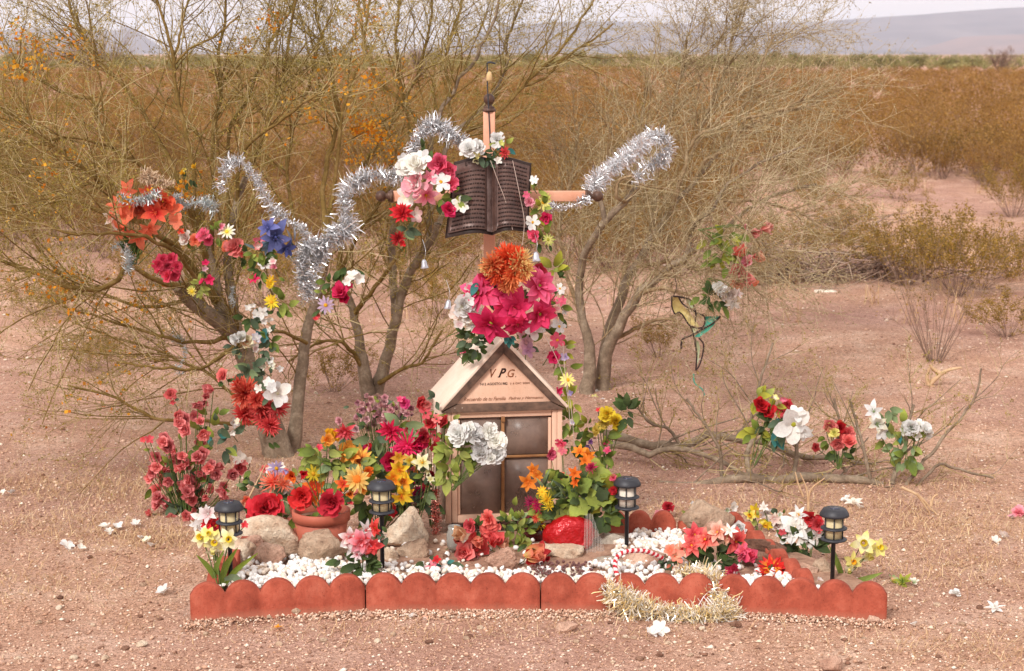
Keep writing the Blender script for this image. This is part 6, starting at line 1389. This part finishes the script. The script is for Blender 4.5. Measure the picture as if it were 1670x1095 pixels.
bouquet('mixed red orange and yellow silk bouquet in the terracotta pot',6.38,[('carnation',541,711,26,YL,YC),('carnation',533,718,22,OR,OR2),('dahlia',563,703,38,(232,60,76),(240,110,120)),('carnation',567,738,34,OR,OR2),('sunflower',588,752,46,OR,(250,200,90),(150,60,20)),('sunflower',582,782,42,OR2,(250,214,130),OR),('lily',575,745,30,(236,120,30),OR2),('daisy',511,773,26,YL,YL,YC),('tulip',476,776,40,RD,OR),('tulip',494,772,30,RD,RD),('lily',515,800,48,RD,OR,YL),('lily',506,806,38,(226,60,20),OR2),('carnation',492,810,42,DR,(228,60,60)),
  ('carnation',541,820,44,(150,24,40),(206,50,68)),('tulip',553,797,34,RD,OR),('tulip',570,806,32,(226,60,20),OR2),('lily',560,790,28,RD,OR),('floret',520,731,14,MG,RR),('floret',592,800,16,OR,OR2),('carnation',602,770,18,RD,OR)],[(530,752,14,44,24,30,(G2,G1,G4)),(514,740,8,18,16,24,(G4,G1)),(548,760,8,30,14,30,(G4,G6)),(530,785,8,40,14,26,(G1,G3)),(585,770,5,20,14,24,(G6,G1)),(600,805,6,14,24,26,(G1,DG)),(502,848,3,10,4,34,(G1,G2)),(540,842,3,10,5,32,(G1,G4)),(488,842,2,6,4,30,G1)],(527,842),yj=.06)
bouquet('coral spider chrysanthemum and lavender blossom left of the pot',6.62,[('spider',446,787,46,(226,60,50),(240,140,110)),('spider',462,790,34,CO,CO2),('daisy',451,764,26,LAV,(196,180,214),YC),('carnation',401,815,14,CO,CO2),('carnation',396,822,12,CO2,PE),('floret',468,768,10,LAV,LAV)],[(425,800,3,8,10,20,G5),(456,845,9,26,14,24,(G1,G3)),(470,812,6,14,8,26,(G6,W2,G5))],(450,850))
bouquet('large ruffled crimson silk carnation above the cream rock',6.52,[('carnation',431,832,56,DR,(222,56,70)),('carnation',446,820,32,DR,RD),('carnation',418,840,30,(160,24,40),(206,44,56))],[(452,850,4,14,8,20,(G1,G3)),(410,848,2,8,6,16,G3)],(440,868))
bouquet('white and red silk lilies behind the near corner lamp',6.2,[('lily',332,845,44,W2,W_,RR,(-.2,-1,.4)),('lily',340,838,36,MAU2,W_),('lily',322,855,30,W_,W_),('poinsettia',352,858,40,DR,RD,YC),('poinsettia',338,858,30,RD,RD,YC),('floret',398,857,14,RD,RR)],[(345,872,4,14,6,18,DG)],(355,915))
# corner daffodils
bouquet('yellow and cream silk daffodils planted at the near corner of the edging',5.86,[('daffodil',329,876,34,YP,CREAM,YL,(-.3,-1,.3)),('daffodil',351,884,36,CREAM,YP,YL,(0,-1,.1)),('daffodil',372,880,34,YP,CREAM,YL,(.3,-1,.3)),('daffodil',340,872,26,YP,YP,YL),('daffodil',348,898,24,CREAM,CREAM,YP,(-.1,-1,-.8))],[],(362,962),yj=.015,stem_r=.0022)
dd=bpy.data.objects[-1] if False else None
def strap(label,name,pts,w0,col,Y,dY):
    pass
def blade_leaf(root,pts,Y,dY,wpx,col):
    P=[at(x,y,Y+d) for (x,y),d in zip(pts,dY)]; a=smooth_path([list(p) for p in P],10); m=MB(); V=[];t=[]
    for i,p in enumerate(a):
        u=i/9; w=wpx*pxm(900,Y)*.5*max(.05,math.sin(math.pi*(.12+.86*u)))
        tg=a[min(i+1,9)]-a[max(i-1,0)]; sd=np.cross(tg,(0,-1,.15)); sd/=np.linalg.norm(sd)+1e-9
        for s_ in (-1,0,1): V.append(p+sd*w*s_+np.array((0,-abs(s_)*w*.35,0))); t.append(u)
    m.add(V,[(i*3+j,i*3+j+1,i*3+j+4,i*3+j+3) for i in range(9) for j in (0,1)],0,t); m.obj('leaf',m_petal(tuple(int(c*.75) for c in col),col),root)
daf=[o for o in COL.objects if o.get('label','').startswith('yellow and cream silk daffodils')][0]
blade_leaf(daf,[(362,962),(340,925),(320,905)],5.86,[0,0,-.02],9,G1); blade_leaf(daf,[(360,962),(368,925),(388,893)],5.86,[0,0,-.02],11,(120,136,50)); blade_leaf(daf,[(364,958),(385,930),(421,902)],5.86,[0,-.01,-.03],9,(120,136,50)); blade_leaf(daf,[(366,945),(384,942),(398,965),(407,989)],5.83,[0,-.03,-.05,-.05],13,(150,170,130)); blade_leaf(daf,[(358,962),(352,930),(366,895)],5.87,[0,0,0],9,G1)
bouquet('white red hearted silk lily bouquet planted before the tiered lamp',5.98,[('poinsettia',572,878,38,RD,W_,RR),('poinsettia',590,884,44,RD,PK2,RR),('star',594,900,38,RR,W_,RD),('star',575,892,34,W2,W_,RD),('poinsettia',612,862,34,RD,(236,96,84),YC),('star',596,866,36,W_,W_,RR),('poinsettia',606,890,34,RD,(230,90,90),RR),('star',583,905,26,PK2,W_,RR),('star',627,876,20,W2,(220,206,196),G1)],[(590,922,22,34,26,26,(DG,G3)),(612,905,6,20,14,24,(DG,G3)),(632,872,4,12,6,18,(G5,G3))],(596,958),yj=.03)
bouquet('white open silk roses with bright green leaves hanging over the window frame',6.52,[('carnation',749,708,40,W_,W_),('carnation',774,711,38,W_,W_),('carnation',796,705,32,W_,W_),('carnation',809,720,34,W_,W_),('carnation',786,740,36,W2,W_),('carnation',811,741,32,W2,W_),('rose',738,714,24,CREAM,W_),('rose',765,700,26,W_,W_),('rose',800,748,22,W2,W_),('rose',789,722,24,W_,W_)],[(746,738,20,34,20,24,(G2,G1,G4)),(730,760,12,18,20,24,(G2,G4)),(765,738,8,20,12,22,(G1,G2)),(735,775,5,10,12,26,(G4,G2))],(738,800),jit=.35,yj=.02)
bouquet('dark green silk leaves and stray red and orange blossoms just behind the tiered lamp',6.74,[(r_.choice(['carnation','floret','rose','dahlia']),r_.uniform(560,700),r_.uniform(715,840),r_.uniform(14,26),c_,c2_) for c_,c2_ in [(RD,RR),(OR,OR2),(MG,HP),(RR,RR2),(YC,YL),(DR,RD),(PK,PK2)]*3],[(610,790,34,70,60,28,(G1,G3,G5,DG)),(660,800,16,50,40,26,(G3,DG,G5)),(570,760,12,50,40,26,(G1,G6))],(620,870),yj=.05)
bouquet('dry green leaves and small faded coral blossoms between the rose bush and the clay pot',7.0,[(r_.choice(['carnation','floret','rose']),r_.uniform(400,500),r_.uniform(745,850),r_.uniform(12,20),c_,c2_) for c_,c2_ in [(RR,RR2),(CO,CO2),(W2,W_),(RR,PK2)]*3],[(440,800,22,80,60,24,(G5,G3,G6,G1)),(420,840,10,40,20,22,(G1,G5))],(450,870),yj=.06)
# --- before the window
bouquet('pile of peach and red silk rosebuds lying in front of the window',6.28,[('bud',757,874,40,PE,(250,200,160),None,(-.6,-.8,.5)),('rose',776,888,44,PE2,(232,84,84),None,(.1,-1,.3)),('bud',786,880,30,PE,PE2),('bud',801,887,44,RD,(240,110,110),None,(.3,-.9,.8)),('bud',811,888,34,PE2,PE,None,(.8,-.6,.4)),('rose',757,901,36,RD,RR2),('rose',768,903,28,RR,RR2),('bud',781,910,34,PE2,PK2,None,(-.4,-1,-.2)),('rose',765,918,18,RD,RR),('carnation',767,857,22,DR,RR),('bud',745,882,24,RR,PE2)],[(784,920,7,26,6,26,(G5,G3)),(776,862,5,8,14,16,G3),(795,908,3,10,6,16,G5)],yj=.04)
bouquet('upright ruffled coral pink silk peony between the pots and rosebuds',6.36,[('carnation',798,846,30,RR,(244,130,120)),('carnation',800,862,32,RR,(240,120,112)),('carnation',796,855,26,RD,(240,120,112)),('rose',803,868,22,RR,RR2)],[(788,858,4,8,14,18,G3)],(798,890))
bouquet('single large peach silk rosebud lying beside the faceted rock',6.1,[('bud',856,906,50,(250,214,130),(244,140,110),None,(.9,-.5,.25)),('rose',866,908,30,(240,110,90),RD,None,(.6,-1,.1))],[(862,888,3,8,4,18,G3)],yj=.005,cat='silk flower')
bouquet('dark red crumpled silk petals lying against the flat slab',6.2,[('poinsettia',878,903,40,DR,(180,40,40),(120,100,70),(.2,-1,.4)),('bud',890,912,16,DR,DR)],[(872,912,3,6,3,16,G5)],yj=.005)
bouquet('bright yellow green silk leaf sprig before the window',6.42,[('floret',848,842,8,G4,G4)],[(838,862,26,22,36,20,(G2,G4,G1)),(840,888,10,16,14,22,(G4,G2)),(850,850,8,12,12,18,(G2,G6)),(824,856,6,8,14,18,(G1,G3))],(840,905),cat='silk leaves')
bouquet('wild mix of small bright silk flowers and big green leaves over the red foil vase',6.46,[('lily',868,768,34,OR,(250,150,60)),('lily',861,786,34,OR,(250,150,60)),('lily',876,778,24,OR,OR2),('lily',946,738,32,OR,(250,150,50)),('lily',960,742,30,OR,(250,150,50)),('lily',953,752,24,OR,OR),('lily',937,772,24,OR,(240,110,40)),('lily',940,786,22,(226,80,30),OR),('carnation',918,778,17,CO,CO2),('carnation',898,740,20,HP,PK),('carnation',915,722,18,PK,PK),('cosmos',917,736,18,PK,RR2),('spider',964,762,22,(170,30,80),HP),('spider',948,778,22,HP,PK),('spider',994,788,30,RD,PK2),('carnation',1000,800,14,PK,RD),('daisy',884,802,18,YL,YC),('spider',892,815,26,YC,YL),('spider',896,826,22,(206,166,20),YL),('spider',880,854,26,YC,YL),('spider',874,846,16,RD,CO),
  ('spider',957,842,22,YC,YL),('spider',866,820,24,(150,30,90),HP),('spider',876,824,22,(160,30,90),MG),('spider',872,838,24,(160,30,80),MG),('spider',880,832,20,HP,DR),('daisy',952,783,12,YL,YC),('floret',972,862,8,HP,HP),('carnation',1000,780,14,RD,PK)],[(930,815,40,62,40,30,(G3,G2,G1,DG),'oak'),(920,830,3,6,8,52,(G4,G2),'oak'),(960,815,24,50,30,28,(DG,G3,G1),'oak'),(900,835,12,24,26,24,(G1,G2)),(975,800,7,20,22,40,(G2,YG),'oak'),(905,800,12,28,20,34,(G5,G6),'blade'),(925,870,3,6,10,40,(G1,G3)),(985,840,8,24,14,28,(DG,G3)),(930,790,8,40,10,24,(G5,G6))],(930,862),yj=.07,stem_r=.0012)
bouquet('small pink silk blossom with grey leaves on the pebbles behind the front edging',6.06,[('star',706,925,26,PK,PK2,(170,150,60)),('floret',712,914,14,DR,RD),('floret',700,934,12,PK2,W2)],[(722,922,7,16,8,24,(G5,TE)),(695,918,4,8,8,18,(G5,DG))],yj=.01)
# --- right half of the bed
bouquet('faded red and pink silk poinsettia bunch with dark leaf cup inside the wreath',6.1,[('poinsettia',1133,873,42,(206,40,64),(236,110,110),YC),('poinsettia',1128,890,38,RD,(240,130,120),YC),('poinsettia',1150,880,42,RD,(244,150,130),YC),('poinsettia',1170,868,36,CO2,(250,196,176),YC),('poinsettia',1200,884,46,(206,40,64),(240,120,110),YC),('poinsettia',1186,872,34,RR,PE),('star',1190,866,26,W2,W_),('star',1112,896,34,PE,(250,200,170),RD),('star',1098,900,30,PE2,PE,RD),('star',1135,912,24,PE,W2),('poinsettia',1212,900,30,RR,PK)],[(1164,905,16,36,14,30,(DG,DG,G3)),(1164,918,14,30,14,26,DG),(1085,912,5,10,10,22,G5)],(1166,948),yj=.04)
bouquet('two glossy hot pink silk rosebuds beside the dark leaf cup',6.06,[('bud',1213,912,40,HP,(240,100,130),None,(.7,-.7,.6)),('bud',1199,932,34,HP,(236,90,124),None,(-.5,-.8,.4)),('bud',1208,906,28,PK,PK)],[],yj=.01)
bouquet('big flat red silk spider daisy with dark green eye lying inside the side edging',6.04,[('dahlia',1260,934,62,RD,(230,50,40),DG,(.05,-.75,.9)),('daisy',1258,926,44,YC,RD,DG,(0,-.9,.8))],[],yj=.002,cat='silk flower')
bouquet('peach ribbon bow with gold trim beside the pink poinsettias',6.04,[('magnolia',1100,908,28,PE,PE2,CO),('magnolia',1093,898,20,CO,PE2)],[(1100,920,3,6,8,18,(226,120,90))],yj=.005,name='ribbon_bow',cat='bow')
bouquet('white silk rose on the pebbles between boulder and side edging',6.45,[('rose',1205,860,22,W2,W_),('floret',1214,868,12,W2,W_)],[(1200,868,2,6,4,12,G5)],yj=.01)
bouquet('yellow silk daffodils behind the far side edging stones',6.85,[('daffodil',1229,834,26,YL,YL,YC),('daffodil',1224,840,20,YL,YP,YC),('daffodil',1251,856,22,YL,YL,YC),('floret',1243,850,12,YP,YL)],[(1238,848,4,12,8,20,(G1,G4))],(1235,868))
bouquet('withered white and lilac silk petals behind the yellow daffodils',6.9,[('lily',1252,836,28,W2,(226,214,214)),('lily',1262,846,26,MAU2,W2),('lily',1246,828,20,W2,W2),('carnation',1268,858,18,RR,W2),('floret',1272,840,12,G6,W2)],[(1275,845,7,16,10,18,(G1,G5)),(1262,862,3,8,6,14,G5)],(1262,875))
bouquet('white silk poinsettias with a red carnation and dark leaves outside the side edging',6.35,[('poinsettia',1296,862,54,W2,W_,YC,(-.1,-1,.6)),('poinsettia',1318,872,50,W2,W_,YC,(.2,-1,.6)),('star',1302,840,36,W_,W_,YC),('poinsettia',1285,872,34,W2,W_,YC),('carnation',1324,846,34,DR,(228,60,66)),('carnation',1334,856,26,RD,RR),('star',1332,874,30,W2,(230,214,208)),('floret',1276,870,14,RR,RR)],[(1312,890,22,36,20,30,(DG,DG,G3)),(1300,880,6,24,8,24,(DG,G3))],(1318,915),yj=.03)
dfr=bouquet('pale yellow silk daffodils leaning out past the corner lamp',6.08,[('daffodil',1408,886,38,CREAM,YP,YL,(-.1,-1,.3)),('daffodil',1433,893,30,YP,YP,YL,(.4,-1,.3)),('daffodil',1390,915,28,YP,YP,YC,(.2,-1,.0)),('daffodil',1385,928,20,CREAM,CREAM,YP,(0,-1,-.8)),('daffodil',1418,905,32,YP,CREAM,YP,(.2,-1,-.6))],[],(1378,950))
blade_leaf(dfr,[(1376,952),(1366,920),(1352,890)],6.08,[0,0,.02],9,(140,160,70)); blade_leaf(dfr,[(1378,952),(1410,944),(1440,934)],6.08,[0,-.02,-.04],9,(140,160,80)); blade_leaf(dfr,[(1376,952),(1370,930),(1362,900)],6.1,[0,0,.02],9,G6); blade_leaf(dfr,[(1377,952),(1385,935),(1380,915)],6.08,[0,0,.02],6,G2)
bouquet('mixed pale silk petals and pebbles heaped at the corner notch',6.0,[('floret',1300,944,18,W2,PE),('floret',1314,950,16,YP,CREAM),('floret',1282,946,14,W2,G6),('floret',1335,948,14,MAU2,W2)],[(1290,942,3,12,4,14,G6)],yj=.02)
bouquet('pink silk scrap lying behind the back edging stones',7.0,[('carnation',1076,842,22,HP,PK2),('floret',1068,846,12,PK,PK2)],[],yj=.01)
bouquet('white and green silk scraps lying behind the tall tan boulder',7.1,[('floret',1195,826,20,W2,W_),('floret',1186,832,14,G6,W2),('floret',1128,824,12,W2,W_),('carnation',1090,828,20,DR,DR)],[(1108,852,4,10,8,14,(YG,G1)),(1120,842,3,6,6,12,G1)],yj=.02)
# --- on the low limb
bouquet('red and crimson silk blossoms with round yellow green leaves tied to the low limb',7.6,[('rose',1240,661,28,DR,RD),('rose',1252,670,26,DR,RD),('carnation',1286,664,28,DR,(200,60,76)),('carnation',1276,670,22,DR,RR),('floret',1262,650,14,W2,YP),('floret',1278,652,12,PK2,PK)],[(1234,652,7,14,10,24,(YG,G4)),(1238,704,9,16,10,28,(G1,YG)),(1260,690,10,22,12,28,(G3,DG)),(1262,704,6,14,10,26,(TE,G5)),(1264,662,4,14,6,18,YG)],(1228,760),yj=.03)
bouquet('large drooping white silk magnolia beside the red blossoms',7.5,[('magnolia',1294,692,62,W_,W_,YG,(.1,-1,-.1)),('magnolia',1300,676,30,W_,W_),('lily',1310,705,36,W_,W_,W_,(.3,-1,-.7))],[(1278,688,2,6,4,26,G5)],(1262,720),yj=.01)
bouquet('small bunch of coral silk roses resting on the low limb',7.65,[('rose',1354,696,24,RR,RR2),('rose',1371,698,24,DR,RD),('rose',1384,706,22,RR,RR2),('rose',1366,722,25,RR,RR2),('rose',1384,721,27,RR,(240,130,124)),('rose',1378,708,22,RD,RR),('rose',1347,698,18,RR2,PE),('rose',1330,730,15,RR,RR),('carnation',1360,706,18,G4,YP)],[(1368,738,10,22,8,22,(DG,G3,G1)),(1350,718,5,12,8,16,G1)],(1366,765),yj=.03)
bouquet('withered white silk lily standing on the outer limb twig',7.55,[('lily',1425,672,38,W_,W_,G6,(-.3,-1,.5)),('lily',1430,690,36,W_,CREAM,G6,(.1,-1,0)),('magnolia',1436,704,26,W2,W_)],[(1446,705,5,8,14,26,(G6,G5)),(1450,670,3,6,6,24,G6)],(1462,760),yj=.02)
bouquet('white and pale green silk hydrangea bunch at the end of the low limb',7.6,[('carnation',1486,698,26,G6,W_),('carnation',1498,695,22,W2,W_),('carnation',1508,700,22,W2,W_),('carnation',1475,700,24,G4,W_),('carnation',1512,708,18,W2,W2),('floret',1495,710,16,W_,W2)],[(1475,722,16,26,22,24,(G6,G4,G2)),(1480,745,14,18,20,24,(G1,G6)),(1462,706,5,10,8,20,(TE,G6))],(1482,765),yj=.03)
# --- on the grey tree
bouquet('coral pink silk rosebuds on a drooping stem in the grey tree',8.9,[('bud',1227,378,30,RR2,(250,170,164)),('bud',1242,373,34,RR2,(252,180,170),None,(.7,-.8,.2)),('floret',1214,371,14,RR2,PK2),('bud',1211,418,34,CO2,(240,120,110)),('bud',1229,418,28,RR,PE,None,(.7,-.8,.1)),('rose',1218,428,26,RR,PK2),('rose',1202,440,28,RR2,(246,150,148)),('rose',1216,456,30,RR2,(248,160,154)),('carnation',1200,462,24,CO2,PE),('floret',1234,462,14,PE,CO2)],[(1184,390,10,26,14,24,(G1,YG)),(1178,418,9,18,16,24,(G2,G1)),(1200,400,6,22,10,22,(G1,G2)),(1175,425,5,10,10,20,YG)],(1140,375),yj=.03)
bouquet('tattered white silk blossoms below the coral rosebuds of the grey tree',8.85,[('carnation',1172,472,26,W2,W_),('carnation',1188,478,28,W2,(230,216,206)),('lily',1195,492,30,W_,W2,W2,(0,-1,-.8)),('lily',1201,480,22,MAU2,W2),('floret',1164,468,14,W_,W2)],[(1164,488,10,14,16,24,(DG,G3,G1)),(1150,480,4,10,10,18,G3)],(1155,455),yj=.02)
# --- litter on the soil
def litter(label,fl,z=.015,name='fallen_petals'):
    g=gz(fl[0][1],fl[0][2]); root=empty(name,g,label,'fallen petals')
    for f in fl:
        kind,px,py,size,A,B=f[:6]; p=gz(px,py+size*.15,.012); M=Matrix.Translation(p)@facing((random.gauss(0,.35),random.gauss(-.35,.3),1))@Matrix.Scale(size*.5*pxm(py,p.y),4); link('petals',flower_mesh(kind,A,B,A,random.randrange(3)),root,M)
litter('pair of white fallen petals on the soil outside the rose bush',[('floret',174,858,24,W2,W_),('floret',192,858,20,W_,W_),('floret',178,866,18,W2,W2)])
litter('single curled white petal further in by the rose bush',[('floret',221,854,18,W_,W2),('floret',220,848,10,W2,W2)])
litter('white round fallen blossom halfway to the frame edge',[('magnolia',109,887,24,W2,W_),('floret',112,896,14,W2,W2)])
litter('small white fallen petal next to the round white blossom',[('floret',131,892,18,W_,W2)])
litter('white and grey fallen petals at the frame edge under the blossomed tree',[('floret',6,802,14,W2,W_),('floret',18,802,16,W2,W_)])
litter('flat white petal with green base on the soil near the front corner',[('floret',267,963,26,W2,W_),('floret',268,960,10,G6,TE)])
litter('white two petalled fallen blossom in front of the gold wreath',[('magnolia',1078,1023,30,W_,W_),('floret',1062,1030,24,W2,W_)])
litter('white star shaped fallen blossom near the frame edge',[('star',1622,987,34,W2,W_)])
litter('white crumpled scrap on the soil beyond the corner edging',[('carnation',1558,966,18,W2,W_)])
litter('green and white fallen silk leaf beyond the daffodils',[('star',1473,944,36,G1,YG),('floret',1490,948,20,G6,W2),('floret',1455,944,18,PE,G6)])
litter('pink and white fallen blossom at the frame edge',[('carnation',1662,833,26,PK,PK2),('floret',1650,842,14,W2,PK2)])
litter('sheer white plastic scrap on the dry grass behind the corner lamp',[('lily',1392,818,34,W2,W2),('floret',1382,812,18,W2,W_),('floret',1402,826,16,W2,W2)])
litter('little white scrap on the soil right of the front edging',[('floret',1491,1017,15,W2,W_)])
litter('pale scrap among the dry grass at the far side',[('floret',1635,872,22,W2,(226,206,196)),('floret',1622,880,18,W2,W2)])
litter('small orange yellow fallen blossom in front of the edging',[('star',453,1021,18,YC,OR2)])
litter('torn white petals and straw before the edging joint',[('floret',692,1008,14,W2,PE),('floret',672,1004,12,W2,W2)])
litter('faded white petals in the dry grass beside the rose bush',[('floret',240,880,18,W2,CREAM),('floret',246,888,16,W2,W2),('floret',230,876,12,W_,W2)])
litter('white yellow speck flowers on the twigs behind the shrine',[('floret',975,640,12,W_,W2),('floret',970,648,12,CREAM,YP),('floret',983,652,10,W2,W_)])
for k in range(46):
    px=random.uniform(20,1650); py=random.uniform(640,1080)
    if 300<px<1460 and py>840: continue
    g=gz(px,py); c=random.choice([(236,222,208),(226,204,186),(214,182,150)])
    link('stone',sm[2],ground,Matrix.Translation((g.x,g.y,terrain(g.x,g.y)+.002))@Matrix.Rotation(random.random()*6,4,'Z')@Matrix.Diagonal((.018,.009,.006,1)))
# bouquets inside the shrine behind the dusty panes
gi=HM@Vector((.2,.16,.2)); 
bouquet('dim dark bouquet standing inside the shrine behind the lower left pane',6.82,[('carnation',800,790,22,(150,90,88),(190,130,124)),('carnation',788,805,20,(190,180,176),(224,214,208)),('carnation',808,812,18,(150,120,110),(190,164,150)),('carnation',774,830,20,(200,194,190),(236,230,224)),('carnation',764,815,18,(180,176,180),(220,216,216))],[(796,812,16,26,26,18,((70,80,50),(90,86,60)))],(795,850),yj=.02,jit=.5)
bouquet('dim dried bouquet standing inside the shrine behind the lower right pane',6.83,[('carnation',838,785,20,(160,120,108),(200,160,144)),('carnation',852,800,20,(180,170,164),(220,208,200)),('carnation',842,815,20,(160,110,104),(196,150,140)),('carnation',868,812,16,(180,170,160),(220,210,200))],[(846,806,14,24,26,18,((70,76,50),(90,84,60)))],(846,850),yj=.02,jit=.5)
